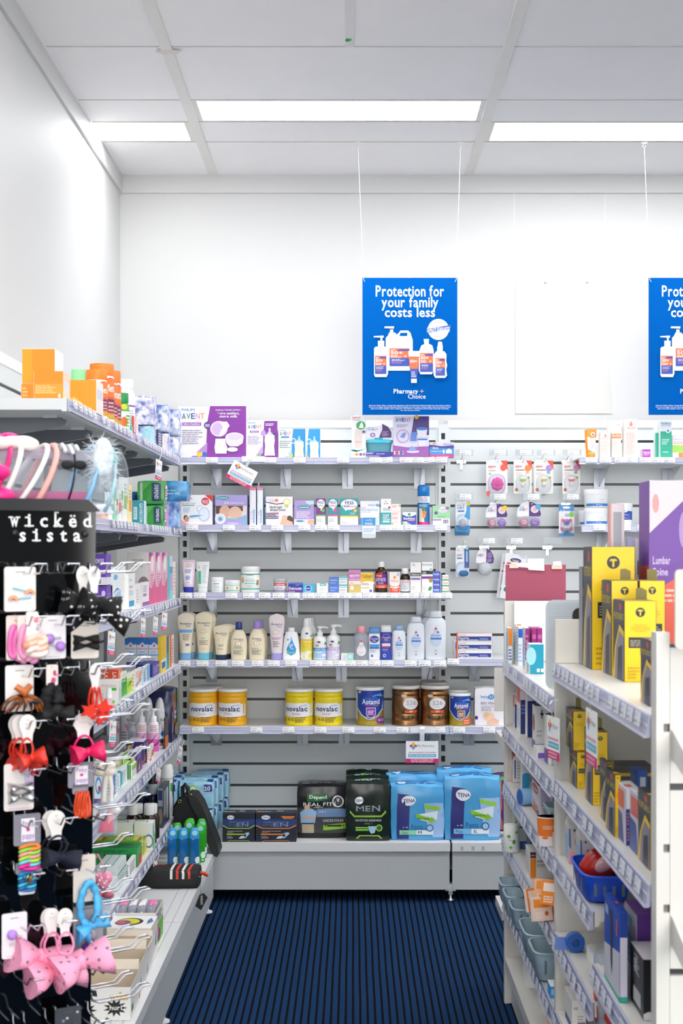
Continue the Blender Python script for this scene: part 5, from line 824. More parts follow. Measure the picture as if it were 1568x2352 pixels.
B(R1, 1474, 1494, 1032, 'ointment_box', 'tiny magenta ointment carton', 'b83cc0', [('t', .12, .5, .9, .8, 'Ungvita', W_), ('r', .1, .3, .8, .38, 'e6b8ea')], d=.04, sc='efe9f0')
B(R1, 1516, 1542, 967, 'sunscreen_box', 'tall white and teal sunscreen carton, front one', 'eef1f0', [('r', 0, 0, 1, .72, '1fb492'), ('t', .08, .91, .92, .97, 'hamilton', '3a94d4'), ('t', .08, .86, .92, .9, 'SUNSCREEN', 'a9b4b8', 0), ('e', .68, .73, .22, .06, 'eef1f0'), ('e', .68, .735, .1, .028, '2f86d0'), ('l', .15, .36, .8, .52, 4, 'cfeee6'), ('r', .2, .14, .7, .17, 'a9e0d2')], d=.04)
B(R1, 1504, 1528, 969, 'sunscreen_box', 'tall white and teal sunscreen carton behind the front one', 'eef1f0', [('r', 0, 0, 1, .7, '2fb898')], d=.04, dy=.075)
B(R1, 1544, 1600, 1000, 'tablet_box', 'wide white, lime and orange carton cut off by the picture edge', 'f3f3f0', [('r', 0, .24, .62, .56, 'a6e05a'), ('r', .25, 0, 1, .23, 'f08c2a'), ('t', .03, .8, .5, .86, 'Gastro', 'b9b9b0', 0), ('l', .05, .62, .6, .76, 2, 'f0b0a8'), ('t', .4, .07, .8, .16, 'Gl', W_)], d=.05, dy=.04)
def tub(p0, p1, z0, h, label, F, lid=.3, dy=.05, sh=R2):
 Y = sh.Y + dy; return vessel('cream_tub', label, X((p0 + p1) / 2, Y), Y + (X(p1, Y) - X(p0, Y)) / 2, z0, X(p1, Y) - X(p0, Y), h, 'f1f3f6', [(0, .9), (.03, .94), (1 - lid, .97)], 1, 2.1, F, [('lid', 'f3f4f6', [(1 - lid, .99), (1 - lid + .02, 1), (.96, 1), (1, .95)], 1, 2.1)])
bl = [('r', .05, .08, .95, .22, '3a7fd0'), ('l', .3, .1, .8, .2, 2, 'dfeaf8'), ('t', .56, .42, .74, .46, 'natural', 'a9adb4', 0), ('t', .56, .3, .74, .34, 'lotion', 'b9bdc4', 0)]
tub(1345, 1400, R2.z + .001, .0765, 'lower of two stacked white cream tubs with blue stripe', bl); tub(1345, 1402, R2.z + .079, .083, 'upper of two stacked white cream tubs with blue stripe', bl)
tub(1330, 1378, R2.z + .001, .07, 'white cream tub half hidden behind the stacked pair', bl, dy=.19)
tub(1415, 1456, R2.z + .001, .098, 'white cream tub with broad navy label and swan shape', [('p', [(.05, .24), (.95, .24), (.95, .62), (.7, .64), (.5, .57), (.25, .62), (.05, .58)], '2f4ea8'), ('t', .2, .44, .7, .5, 'Sorbolene Cream', 'dfe6f4'), ('l', .25, .3, .7, .36, 1, 'a9b9e0'), ('e', .42, .66, .06, .035, '3a5ab0'), ('r', .66, .24, .8, .55, '4a6ac0')], .22)
# ================================================================ shelving along the side wall
XF = -.75
def sideshelf(label, z, y0, y1, arms=()):
 o = empty('shelf', label, 'shelf', (XS, (y0 + y1) / 2, z), group='shelves on the side wall'); c = (y0 + y1) / 2; D = XF - XS
 MB().box(.002, D - .001, y0 - c, y1 - c, -.004, 0, 'steel').box(D - .015, D - .001, y0 - c, y1 - c, -.034, -.004, 'steel').box(.002, D - .015, y0 - c, y0 - c + .003, -.03, -.004, 'steel').box(.002, D - .015, y1 - c - .003, y1 - c, -.03, -.004, 'steel').build('board', o)
 n = 2 if y1 - y0 > .8 else 1; L = (y1 - y0) / n
 for i in range(n): strip_mb(L - .002, .036).build('price_strip', o, (D - .001, y0 - c + L * i + .001, .001), (0, 0, PI / 2))
 for y in arms:
  a = MB(); q = [(.004, -.035), (D - .05, -.035), (D - .035, -.042), (D - .04, -.058), (.004, -.105)]
  vs = [(x, y - c - .011, zz) for x, zz in q] + [(x, y - c + .011, zz) for x, zz in q]
  a.add(vs, [(4, 3, 2, 1, 0), (5, 6, 7, 8, 9)] + [(i, (i + 1) % 5, (i + 1) % 5 + 5, i + 5) for i in range(5)], '5a5e66/.25'); a.box(D - .1, D - .06, y - c - .014, y - c + .014, -.036, -.028, 'chrome')
  a.build('bracket', o)
LV = [(1.902, 'top'), (1.597, 'second'), (1.297, 'third'), (1.013, 'fourth'), (.703, 'fifth'), (.383, 'lowest')]
for i, (z, n) in enumerate(LV):
 far = (4.68, 5.30, 5.73, 6.2) if i == 0 else (5.3, 6.05)
 sideshelf('%s side wall shelf, section towards the corner' % n, z, 5.075, 6.275, [y for y in far if y > 5.1])
 sideshelf('%s side wall shelf, section behind the hair accessory stand' % n, z, 3.81 if i == 0 else (4.44 if i == 5 else 3.86), 5.065, (3.99, 4.39, 4.68, 5.03) if i == 0 else ((4.6,) if i == 5 else (4.0, 4.9)))
 y = 4.48 if i else 3.86; k = 0; rnd = random.Random(i)
 while y < 6.24:
  if rnd.random() < .9 and abs(y - 5.07) > .03:
   o = MB().build('price_ticket', None, (XF + .0105, y, z + .0006), (math.radians(-7), 0, PI / 2), ticket_mesh('', .05)); tag(o, 'white price ticket in the %s side wall shelf edge' % n, 'ticket', 'price tickets on the %s side wall shelf' % n)
  y += .064 + .02 * rnd.random()
def LG(name, label, pa, pb, pc, py, z, fc, F=(), R=(), xf=-.772, h=None, sc=None, tc=None, T=(), group=None, **k):
 # near face spans pixels pa..pb of the frame, aisle face pb..pc, so its depth follows from the shelf edge
 Y = -xf * K / (CX - pb); Y2 = -xf * K / (CX - pc)
 return carton(name, label, X(pa, Y), xf, Y, max(Y2, Y + .012), z + .0006, z + .0006 + h if h else max(z + .012, Z(py, Y)), fc, sc or fc, tc, F, R, (), T, group, **k)
def LV_(name, label, pc, wpx, Y, py, z, col, prof, dr=1, n=2, F=(), parts=(), group=None, rz=.45, **k):
 W = wpx * Y / K; return vessel(name, label, X(pc, Y), Y + W * dr / 2, z + .0006, W, Z(py, Y) - z, col, prof, dr, n, F, parts, group, rz, **k)
z1, z2, z3, z4, z5, z6 = [q[0] for q in LV]
# top shelf: fibre drink boxes, jars, tissue packs
og = 'fb8c12'
b_ = carton('orange_box', 'orange box under another one, at the open shelf end', X(48, 4.0), -.820, 4.0, 4.11, z1 + .001, 1.962, og, 'f6efe8', None, [('l', .05, .1, .2, .9, 5, 'fbc07a')], group='orange boxes')
carton('orange_box', 'largest orange box standing on top of another one', X(51, 4.0), X(127, 4.0), 4.0, 4.11, 1.9635, 2.058, og, 'f8f3ee', None, [('r', 0, 0, .3, 1, 'fa9a18')], group='orange boxes')
carton('orange_box', 'orange box in front of the stack with curved top edge', X(77, 3.86), X(146, 3.86), 3.86, 3.95, z1 + .001, Z(853, 3.86), og, 'f4d0b0', 'e87c10', [('r', .04, .2, .96, .56, 'fb9a30'), ('l', .06, .24, .8, .54, 5, 'fbbf80'), ('e', .86, .14, .04, .07, 'f6f0e8')], [('r', .1, .3, .7, .7, 'd9dbe2')], group='orange boxes')
carton('orange_box', 'orange box at the shelf edge below the ribbed jars', X(157, 4.22), X(222, 4.22), 4.22, 4.33, z1 + .001, Z(873, 4.22), 'fb9010', 'f6ece4', 'f08a10', [('p', [(.06, .1), (.5, .02), (.5, .3), (.2, .5), (.06, .45)], 'fcae50'), ('l', .1, .12, .45, .4, 3, 'fcd9a8')], [('r', .05, .45, .9, .75, 'd9dbe2')], group='orange boxes')
LV_('powder_jar', 'small jar with pale green lid behind the orange boxes', 177, 33, 4.55, 848, z1, 'eef4ee', [(0, .95), (.02, 1), (.7, 1)], F=[('r', .1, .3, .9, .6, '3a4a3a')], parts=[('lid', '8fe09a', [(.7, 1), (.96, 1), (1, .95)], 1, 2)])
def fibre(pc, wpx, Y, py, label):
 return LV_('fibre_jar', label, pc, wpx, Y, py, z1, 'f6efe8', [(0, .95), (.02, 1), (.76, 1), (.82, .92)], F=[('r', .2, .02, 1, .7, 'f2702a'), ('e', .62, .6, .42, .17, 'd8443a'), ('e', .62, .6, .39, .155, 'f27a2a'), ('t', .34, .54, .92, .66, 'Meta', 'f8f4ee'), ('r', .45, .2, .9, .42, '7a2a5a'), ('r', .45, .1, .9, .17, 'c8a83a'), ('l', .48, .22, .86, .4, 3, 'e9b0a0'), ('r', .5, .04, .85, .09, 'f6e2d0')], parts=[('lid', 'f58220', [(.80, .98), (.82, 1), (.97, 1), (1, .96)], 1, 2)], group='orange lidded fibre jars', rz=.75)
fibre(217, 49, 4.45, 848, 'shorter orange lidded fibre jar just behind the edge box'); fibre(229, 56, 4.60, 834, 'tallest orange lidded fibre jar'); fibre(240, 50, 4.74, 852, 'orange lidded fibre jar, third along the shelf edge'); fibre(248, 50, 4.87, 850, 'orange lidded fibre jar beside the green capped bottle')
LV_('tonic_bottle', 'green capped bottle with fruit picture on the top side shelf', 278, 34, 4.98, 902, z1, '4fae4a', [(0, .9), (.02, .96), (.55, 1), (.72, .85), (.78, .62)], F=[('r', .1, .05, .95, .55, 'f0f4ea'), ('e', .5, .3, .25, .12, 'e0702a'), ('e', .5, .66, .25, .07, 'd8d02a'), ('l', .6, .1, .95, .5, 5, '4fae4a')], parts=[('cap', '1f9a4a', [(.76, .8), (.78, .84), (.98, .84), (1, .8)], 1, 2)], cat='bottle')
LV_('vitamin_bottle', 'large white bottle with thin purple bands on the top side shelf', 285, 44, 5.10, 870, z1, 'f3f2f4', [(0, .95), (.02, 1), (.72, 1), (.8, .8), (.84, .7)], F=[('r', 0, .52, 1, .55, '9a5ab8'), ('r', 0, .06, 1, .09, '9a5ab8'), ('l', .4, .14, .9, .48, 8, 'cfc6d6')], parts=[('cap', 'f4f4f2', [(.83, .76), (.85, .8), (.98, .8), (1, .76)], 1, 2)], cat='bottle')
LG('toothpaste_box', 'red and white upright box past the purple banded bottle', 303, 306, 317, 955, z1, 'e0402a', [], [('r', 0, .1, .5, 1, 'e0402a'), ('t', .1, .5, .4, .95, 'Colgate', 'f6ece8', 1, 0, 90), ('r', .55, .2, 1, .8, 'f0e6e4')], sc='efe0dc')
LG('toothpaste_box', 'small teal box low beside the red upright box', 298, 302, 305, 978, z1, '3fc2b8', xf=-.765)
crys = [(338, 30, 5.62, 948, 5), (340, 30, 5.62, 980, 0), (372, 38, 5.95, 948, 5), (372, 34, 5.95, 984, 0), (398, 26, 6.14, 958, 5), (398, 26, 6.14, 1000, 0)]
for i, (pc, wp, Y, py, up) in enumerate(crys):
 zz = z1 + .001 if not up else z1 + .001 + .088; hh = .086
 soft('tissue_pack', 'crystal patterned tissue pack, %s of the %s pile on the top shelf' % ('upper' if up else 'lower', ('fibre side', 'middle', 'corner side')[i // 2]), X(pc, Y) - .036, Y + .05, zz, .12, .11, hh + (.03 if up else 0), 'crystal' if i % 3 else 'crystal2', puff=.6, seed=i * 2., group='crystal patterned tissue packs', n=7)
for pa, pb, pc, py, c, l in ((328, 333, 341, 984, '8fd0e0', 'pale teal small carton in front of the crystal packs'), (338, 344, 356, 978, '9fdce6', 'aqua photo carton in front of the crystal packs'), (358, 363, 372, 986, '2f3a66', 'dark navy slim carton in front of the crystal packs'), (373, 377, 388, 1000, 'f0e6e2', 'cream slim carton in front of the crystal packs')):
 LG('tissue_box', l, pa, pb, pc, py, z1, c, [], [('l', .1, .1, .9, .9, 6, 'f2f4f6')], xf=-.762)
# second shelf: incontinence and pharmacy cartons
near2 = [(216, 240, 248, 1160, 'f0c8b0', 'd87a5a', 'peach carton low behind the acrylic tube'), (240, 250, 258, 1130, 'f2f2ee', '9fb4c0', 'white carton with grey print behind the acrylic tube'), (252, 262, 268, 1118, '8fd6b0', 'f4f4f0', 'mint carton behind the acrylic tube'), (262, 272, 279, 1124, 'f0f0ea', 'e8743a', 'white carton with orange band behind the acrylic tube'), (272, 284, 292, 1096, 'eef0ea', '7fc04a', 'tall white and lime carton behind the acrylic tube'), (284, 295, 303, 1112, 'f3e4a8', 'e8a23a', 'pale yellow carton at the end of the acrylic tube')]
for pa, pb, pc, py, c, c2, l in near2: LG('medicine_box', l, pa, pb, pc, py, z2, c, [('r', .1, .5, .9, .7, c2), ('l', .15, .1, .85, .4, 4, 'a9b0b4')], [('r', .1, .3, .9, .6, c2), ('l', .1, .65, .9, .9, 3, 'a9b0b4')])
LG('antacid_box', 'teal carton with upright lettering on the second side shelf', 303, 331, 336, 1150, z2, '2f9fae', [('r', .12, .22, .42, .74, 'd9eef0'), ('l', .15, .3, .4, .7, 6, '6fb0ba'), ('t', .62, .1, .88, .9, 'GAVISCON', 'f4f8f8', 1, 0, -90)], sc='c9dfe4')
def gpack(pc, wpx, Y, py, z, h, l, s): return soft('pad_pack', l, X(pc, Y), Y + .05, z, wpx * Y / K, .11, h, 'greenpack', [('p', [(0, .3), (.6, 1), (0, 1)], '5fc060'), ('r', .55, .12, .9, .85, '1f3a6a'), ('e', .72, .85, .16, .06, '1f3a6a'), ('t', .66, .2, .8, .8, 'DEPEND', 'e9f0f4', 1, 0, -90), ('r', .1, .05, .2, .95, 'b9d8c0')], [], .5, s, n=8, R=[('r', .2, .2, .8, .8, 'f0d0d8'), ('l', .25, .3, .75, .7, 4, '7a4a8a')])
gpack(352, 46, 5.66, 1150, z2 + .001, .084, 'green pad pack under another one on the second side shelf', 2.); gpack(346, 62, 5.66, 1096, z2 + .088, .092, 'large green pad pack on top of another one', 3.)
soft('nappy_pack', 'long dark blue pack lying high beside the corner', X(390, 6.08), 6.14, z2 + .115, .15, .16, .085, 'bluepack', [('l', .05, .3, .95, .6, 2, '9fd0ee')], [], .7, 4., n=8); soft('nappy_pack', 'upright blue pack under the long dark blue one', X(386, 6.0), 6.08, z2 + .001, .08, .1, .112, 'bluewave', [], [], .7, 5., n=8)
soft('nappy_pack', 'dark blue pack behind the green pad packs', X(330, 5.95), 6.0, z2 + .001, .12, .1, .15, 'bluepack', [], [], .6, 7., n=8)
LG('medicine_box', 'small lilac carton beside the green pad packs', 371, 376, 388, 1156, z2, 'c9a0d6', [], [('r', .1, .1, .5, .9, '7a4aa8'), ('e', .8, .85, .1, .08, 'f0c83a')], xf=-.765)
# third shelf: tests and feminine care
LG('fiber_box', 'lower purple carton of a pair beside the hair stand', 208, 245, 258, 1346, z3, '6a3fb0', [('t', .3, .55, .9, .68, 'FIBER', 'f0ecf6'), ('e', .8, .75, .12, .1, 'd9d0ea')], [('l', .1, .2, .9, .8, 6, '9a7ad0')], group='purple cartons')
LG('fiber_box', 'upper purple carton with white base of a pair', 206, 243, 255, 0, z3 + .097, '6a3fb0', [('r', 0, 0, 1, .25, 'e9e6ee'), ('t', .3, .7, .9, .86, 'POWDER', 'f0ecf6'), ('r', .4, .04, .7, .2, '8a8a90')], [('r', 0, 0, 1, .25, 'e9e6ee'), ('l', .1, .4, .9, .8, 4, '9a7ad0')], h=.095, group='purple cartons')
LG('test_kit_box', 'pale blue carton with rainbow strip on top', 244, 255, 277, 1303, z3, 'e6eef4', [], [('r', 0, .88, .9, .92, '6fc04a'), ('r', .3, .88, .6, .92, 'f0a83a'), ('r', 0, 0, 1, .2, '5f8fd0'), ('p', [(0, .2), (1, .25), (1, .5), (.5, .42), (0, .3)], 'a9d0ec'), ('e', .45, .78, .2, .06, '6fb8e6'), ('p', [(.1, .42), (.6, .55), (.9, .5), (.6, .5)], '3a78c0'), ('t', .3, .94, .6, .985, 'A', '5a6a7a', 0)], sc='eef3f6')
LG('test_kit_box', 'blank white upright carton beside the rainbow strip carton', 262, 277, 288, 1301, z3, 'efeee9', xf=-.785)
LG('test_kit_box', 'white carton with light blue square near its foot', 280, 295, 310, 1318, z3, 'f2f2ef', [('t', .1, .84, .5, .9, 'BCNU', '7fb8e0')], [('r', .1, .08, .85, .24, '35a3d8'), ('t', .15, .8, .5, .86, 'Swisse', '8fb8d8'), ('r', .1, .6, .6, .66, 'f0b0a8'), ('l', .1, .4, .8, .55, 3, 'b9cfe0')])
LG('test_kit_box', 'small white carton with red edge before the big grey one', 306, 312, 322, 1341, z3, 'f3efec', [('r', 0, .2, .15, .9, 'c0504a')], [('l', .1, .2, .9, .8, 5, 'd0c8c4')])
LG('test_kit_box', 'small white carton with purple foot before the big grey one', 320, 327, 342, 1338, z3, 'f2eef0', [], [('r', 0, 0, 1, .16, '8a4aa0'), ('r', .1, .4, .6, .52, '9a8aa8'), ('l', .1, .6, .8, .9, 3, 'b9a9c0')])
def pinkbox(pb, pc, l, F=()): return LG('razor_box', l, pb - 49, pb, pc, 1269, z3, 'e6e2de', F, [('r', 0, 0, 1, 1, 'f0c0d0'), ('p', [(0, 0), (1, 0), (1, .5), (.4, .3), (0, .35)], 'e0508a'), ('p', [(0, .85), (.5, .7), (.7, 1), (0, 1)], 'e8508c'), ('e', .5, .78, .25, .16, 'f6f0f2'), ('r', .1, .92, .35, 1, '3f5ac0'), ('l', .2, .35, .8, .6, 5, 'd8809f')], sc='efb9cb', tc='e6d6d4', group='pink cartons')
pinkbox(342, 356, 'big grey backed pink carton, first of three along the shelf', [('e', .75, .38, .26, .16, '8a7a80'), ('p', [(.52, .3), (1, .32), (1, .42), (.6, .44)], 'c9a9b8'), ('l', .2, .72, .85, .9, 3, 'b9b2b0')]); pinkbox(357, 371, 'pink carton, second of three along the shelf'); pinkbox(372, 384, 'pink carton, third of three, towards the corner')
LG('cream_box', 'slim teal and lilac carton beside the pink ones', 378, 385, 396, 1277, z3, '6fc8c4', [], [('r', 0, 0, .4, 1, '5fc0c0'), ('r', .4, .2, 1, .6, 'b7b0e6'), ('r', .4, .6, 1, .75, '2f9fc8'), ('r', .4, 0, 1, .2, '7fd8e0')], sc='d6dcec')
LG('cream_box', 'slim white and apricot carton next to the corner', 392, 397, 403, 1290, z3, 'f4ece4', [], [('l', .1, .1, .9, .9, 8, 'f0b48a')])
# fourth shelf: tests, cold sore and laxative cartons
for i, l in enumerate(('white and blue test carton, beside the yellow ones', 'white and blue test carton, middle of three', 'white and blue test carton, deepest into the shelf')):
 pb = 367 - 27 * i; Y = 5.79; carton('test_kit_box', l, X(pb - 26.4, Y), X(pb, Y), Y, Y + .085, z4 + .001, Z(1467, Y), 'e9ebef', 'd9dce4', '2f6ac0', [('p', [(0, 1), (1, 1), (1, .84), (.75, .82), (.5, .9), (.25, .82), (0, .82)], '2472c4'), ('e', .5, .8, .14, .06, 'e9ebef'), ('e', .5, .8, .09, .04, 'c05a9a'), ('t', .08, .68, .92, .73, 'PRECHOSIS', '6a70a0', 0), ('l', .2, .6, .8, .65, 1, '6fb8e0'), ('r', .08, .5, .92, .55, '7fb0e0'), ('r', .12, .22, .9, .32, '6a3a9c'), ('l', .1, .36, .8, .46, 2, 'c0c4cc'), ('r', .1, .15, .25, .18, '5a5a70')], [('l', .1, .1, .9, .9, 10, 'b9c0d0')], group='white and blue test cartons')
LG('plaster_box', 'yellow upright carton beside the white and blue test cartons', 362, 370, 382, 1464, z4, 'f0ca1a', [], [('r', 0, .35, 1, 1, 'f2c81c'), ('r', 0, .08, 1, .35, 'e9eceb'), ('r', .1, .1, .8, .28, '2f5f9a'), ('t', .3, .45, .6, .95, 'Sudafed', 'e8a21a', 1, 0, -90)], xf=-.765)
LG('plaster_box', 'teal to blue upright carton beside the yellow one', 376, 382.5, 390, 1463, z4, '1f9aa8', [], [('r', 0, .5, 1, 1, '2f5aa8'), ('r', .7, 0, 1, 1, 'f0d03a')], xf=-.765)
LG('plaster_box', 'red edged white carton next to the corner', 386, 391, 399, 1460, z4, 'e4542a', [], [('r', .3, 0, 1, 1, 'f0e6e0'), ('l', .4, .1, .95, .9, 9, 'd8604a')], xf=-.765)
LG('tablet_box', 'navy carton lying before the test cartons', 312, 350, 366, 1527, z4, '1c2480', [('r', .1, .2, .3, .8, '26309a')], [('l', .15, .2, .9, .85, 5, 'a9a0dc'), ('e', .8, .7, .15, .12, 'c9a0d8')], tc='3a3a90', sc='3a369c')
LG('tablet_box', 'blue and white travel tablet carton at the shelf edge', 322, 328, 344, 1533, z4, '35b4d8', [('t', .1, .1, .9, .9, 'Calm', 'e6f4fa', 1, 0, 90)], [('r', .55, .05, 1, 1, '7fb8dc'), ('t', .1, .1, .5, .92, 'Travacalm', '2f6a9a', 1, 0, -90)], xf=-.762, sc='eef2f4')
for pa, pb, pc, py, l, c in ((286, 293, 304, 1548, 'lime upright carton, beside the tablets', 'b4d82a'), (268, 280, 291, 1546, 'green gradient upright carton beside the red cartons', '3fae3a')):
 LG('laxative_box', l, pa, pb, pc, py, z4, 'e6ecda', [('r', 0, 0, 1, .6, c)], [('r', 0, 0, 1, .75, c), ('p', [(.1, .3), (.9, .5), (.5, .6)], '2f8a3a'), ('l', .2, .6, .9, .95, 3, 'f0f4e6')], xf=-.77)
LG('tablet_box', 'pale orange tablet carton, one at the shelf edge', 303, 310, 326, 1555, z4, 'f2ece6', [('l', .1, .2, .9, .9, 4, 'e8a08a')], [('p', [(.1, .1), (.9, .3), (.9, .5), (.1, .3)], '8fb0d8'), ('p', [(.3, .1), (.95, .6), (.95, .9), (.6, .8)], 'f0a890'), ('l', .1, .6, .7, .95, 3, 'e8b09a')], xf=-.762, h=.068)
LG('tablet_box', 'pale orange tablet carton behind the edge one', 303, 308, 322, 1545, z4, 'f2ece6', [('l', .1, .2, .9, .9, 4, 'e8a08a')], [], xf=-.80)
for a, b, c, l in ((234, 253, 254, 'red laxative carton deeper into the shelf'), (254, 272, 280, 'red laxative carton nearer the shelf edge')):
 Y = 4.80; carton('laxative_box', l, X(a, Y), X(b, Y), Y, Y + .07, z4 + .001, Z(1538, Y), 'e0481e', 'ee7a5a', 'f0a088', [('t', .25, .12, .75, .9, 'LAXETTES', 'f6e2da', 1, 0, -90)], [('p', [(0, .4), (.6, .9), (0, 1)], 'f0907a')], group='red laxative cartons')
LG('laxative_box', 'white carton with flat lid and green square', 212, 272, 279, 1563, z4, 'eeeae6', [('r', 0, .74, 1, .76, 'd8d0cc'), ('t', .35, .78, .9, .84, 'Dulcolax', 'e8907a', 0), ('r', .55, .58, .92, .7, '4fb03a'), ('e', .7, .12, .18, .09, '8fd06a'), ('l', .15, .2, .45, .55, 5, 'e0a8a8')], [('l', .2, .1, .8, .7, 7, '8fc09a')], xf=-.742)
LV_('pill_bottle', 'small white capped bottle in front of the white lidded carton', 249, 14, 4.5, 1582, z4, 'f2f2f0', [(0, .95), (.03, 1), (.66, 1), (.72, .8)], F=[('r', 0, .1, 1, .5, 'efc8c8')], parts=[('cap', 'f4f4f2', [(.72, .86), (.96, .86), (1, .8)], 1, 2)], cat='bottle')
# fifth shelf: deodorants, wash dispensers, worming tablets
def deo(pc, py, l, w=25, Y=5.99): return LV_('deodorant_can', l, pc, w, Y, py, z5, 'd3d3d6/.3', [(0, .96), (.02, 1), (.6, .98), (.68, .86)], F=[('p', [(.3, .45), (.75, .2), (.95, .3), (.6, .42)], 'd486b4'), ('l', .1, .05, .6, .3, 4, '8a8a90'), ('t', .55, .5, .9, .56, 'Rex', '3a3a44', 0)], parts=[('cap', 'dcdcdd/.25', [(.66, .88), (.70, .92), (.88, .72), (.96, .5), (1, .22)], 1, 2)], group='silver deodorant cans', rz=.2, cat='can')
for pc, py, l in ((262, 1604, 'silver deodorant can farthest from the shelf edge'), (287, 1604, 'silver deodorant can, second from the wall end'), (313, 1604, 'silver deodorant can, middle of five'), (339, 1604, 'silver deodorant can peeking over the dispensers'), (365, 1604, 'silver deodorant can beside the navy pack')): deo(pc, py, l)
def disp(pc, l): return LV_('wash_dispenser', l, pc, 26, 5.73, 1628, z5, 'eeecee', [(0, .92), (.015, 1), (.6, 1), (.66, .9), (.70, .55)], F=[('r', 0, .02, 1, .3, 'd85ab0'), ('r', 0, .3, 1, .44, 'e9a8d0'), ('p', [(.1, .2), (.5, .36), (.8, .5), (.6, .42), (.2, .28)], '8a1a5a'), ('p', [(.3, .12), (.8, .2), (.9, .36), (.75, .24), (.4, .18)], '8a1a5a'), ('l', .1, .48, .7, .64, 4, 'd8a0a8')], parts=[('pump', 'eeecee', (.69, .99, .62))], cat='bottle', group='white and pink wash dispensers', rz=.5)
disp(323, 'white and pink wash dispenser deeper into the shelf'); disp(350, 'white and pink wash dispenser at the shelf edge')
LV_('lotion_bottle', 'grey clear bottle with small blue square beside the dispensers', 301, 18, 5.82, 1660, z5, 'frost', [(0, .95), (.02, 1), (.8, 1), (.86, .6), (.9, .6), (.91, .9), (1, .9)], F=[('r', .55, .3, 1, .48, '2f8ad8'), ('l', .2, .5, .8, .7, 3, '9aa0a8')], cat='bottle')
soft('bladder_pad_pack', 'navy upright pack with orange flash beside the corner', -.80, 6.12, z5 + .001, .10, .20, .225, '1c2450/.25', R=[('p', [(.1, .66), (.32, .68), (.3, .56), (.12, .54)], 'e8603a'), ('t', .3, .5, .62, .58, 'Depend', 'e9ebf2'), ('t', .3, .4, .62, .48, 'Men', 'e9ebf2'), ('e', .6, .2, .3, .12, '7a4a2a'), ('r', .8, 0, 1, 1, '2f7a5a')], puff=.35, seed=2., n=10)
LV_('mouth_spray', 'small white and blue patterned bottle before the navy pack', 368, 14, 5.86, 1664, z5, 'eceef2', [(0, .95), (.02, 1), (.7, 1), (.8, .6), (1, .5)], F=[('e', .6, .6, .3, .1, '2f7ad0'), ('e', .5, .3, .35, .1, '1f2a4a'), ('r', .2, .1, .8, .2, 'd8505a')], cat='bottle')
LG('toothbrush', 'slim black and orange toothbrush pack leaning before the navy pack', 376, 379, 386, 1650, z5, '24221f', [], [('r', 0, 0, 1, .4, 'd8702a')], xf=-.755, rx=-.06)
vz = '3a1f66'
def verm(a, b, c, py, l, xf): return LG('worming_box', l, a, b, c, py, z5, vz, [('e', .4, .62, .3, .18, 'f0d02a'), ('t', .6, .1, .9, .9, 'Vermox', 'e9e2f0', 1, 0, -90), ('r', 0, 0, 1, .2, 'd8543a')], [('p', [(.3, .1), (.5, .5), (.6, .1)], 'f0925a'), ('l', .1, .6, .9, .9, 3, '9a86b8'), ('r', .7, .1, .95, .5, '6a4a9a')], xf=xf, tc='e6e0ea', sc='4a2a7a', group='purple worming tablet cartons')
verm(290, 311, 330, 1704, 'purple worming carton in the back row, wall side', -.84); verm(306, 329, 338, 1704, 'purple worming carton in the back row, edge side', -.78)
verm(285, 299, 316, 1728, 'purple worming carton in the front row, wall side', -.815); verm(299, 313, 327, 1728, 'purple worming carton in the front row, edge side', -.772)
LG('tablet_box', 'small white and orange carton past the purple ones', 337, 343, 353, 1716, z5, 'efe8e2', [('l', .1, .2, .9, .9, 4, 'c0b0a8')], [('p', [(.4, .2), (1, .3), (1, .75), (.5, .6)], 'e8803a'), ('r', .1, .05, .4, .2, 'd8402a')], xf=-.765)
for a, b, c, py, l, s1, xf in ((262, 284, 300, 1742, 'white carton with yellow and green stripes, deeper one', 'd8dc2a', -.80), (276, 303, 314, 1757, 'white carton with green stripes at the shelf edge', '3f9a3a', -.772)):
 LG('allergy_box', l, a, b, c, py, z5, 'eef0ea', [('r', .55, 0, .75, 1, s1), ('r', .78, 0, .9, 1, '2f8a2f'), ('l', .1, .2, .5, .8, 3, 'b9c4b0')], [('r', 0, .55, 1, .9, '8fc84a'), ('l', .1, .1, .9, .45, 3, 'a9b8a0')], xf=xf, T=[('r', .5, 0, .8, 1, '6fba3a')])
for a, b, c, py, l, s1, xf in ((246, 262, 270, 1772, 'white carton with blue upright letters on the fifth shelf', '3f78d0', -.77), (266, 278, 292, 1770, 'white carton with teal border on the fifth shelf', '3fb0b8', -.78)):
 LG('allergy_box', l, a, b, c, py, z5, 'eef2f2', [('r', 0, .85, 1, 1, s1), ('r', .85, 0, 1, 1, s1), ('l', .1, .1, .7, .7, 5, s1)], [('l', .1, .1, .9, .9, 5, '9fc4d8'), ('r', 0, .1, .2, .9, s1)], xf=xf)
LG('tablet_box', 'white carton with blue and red ring behind the butterfly clip', 216, 236, 242, 1778, z5, 'e6eaf0', [('e', .5, .6, .36, .3, '4f9ad8'), ('e', .5, .6, .24, .2, 'e6eaf0'), ('e', .6, .5, .15, .1, 'c04a4a'), ('r', 0, 0, 1, .15, '5a4a9a')], xf=-.79)
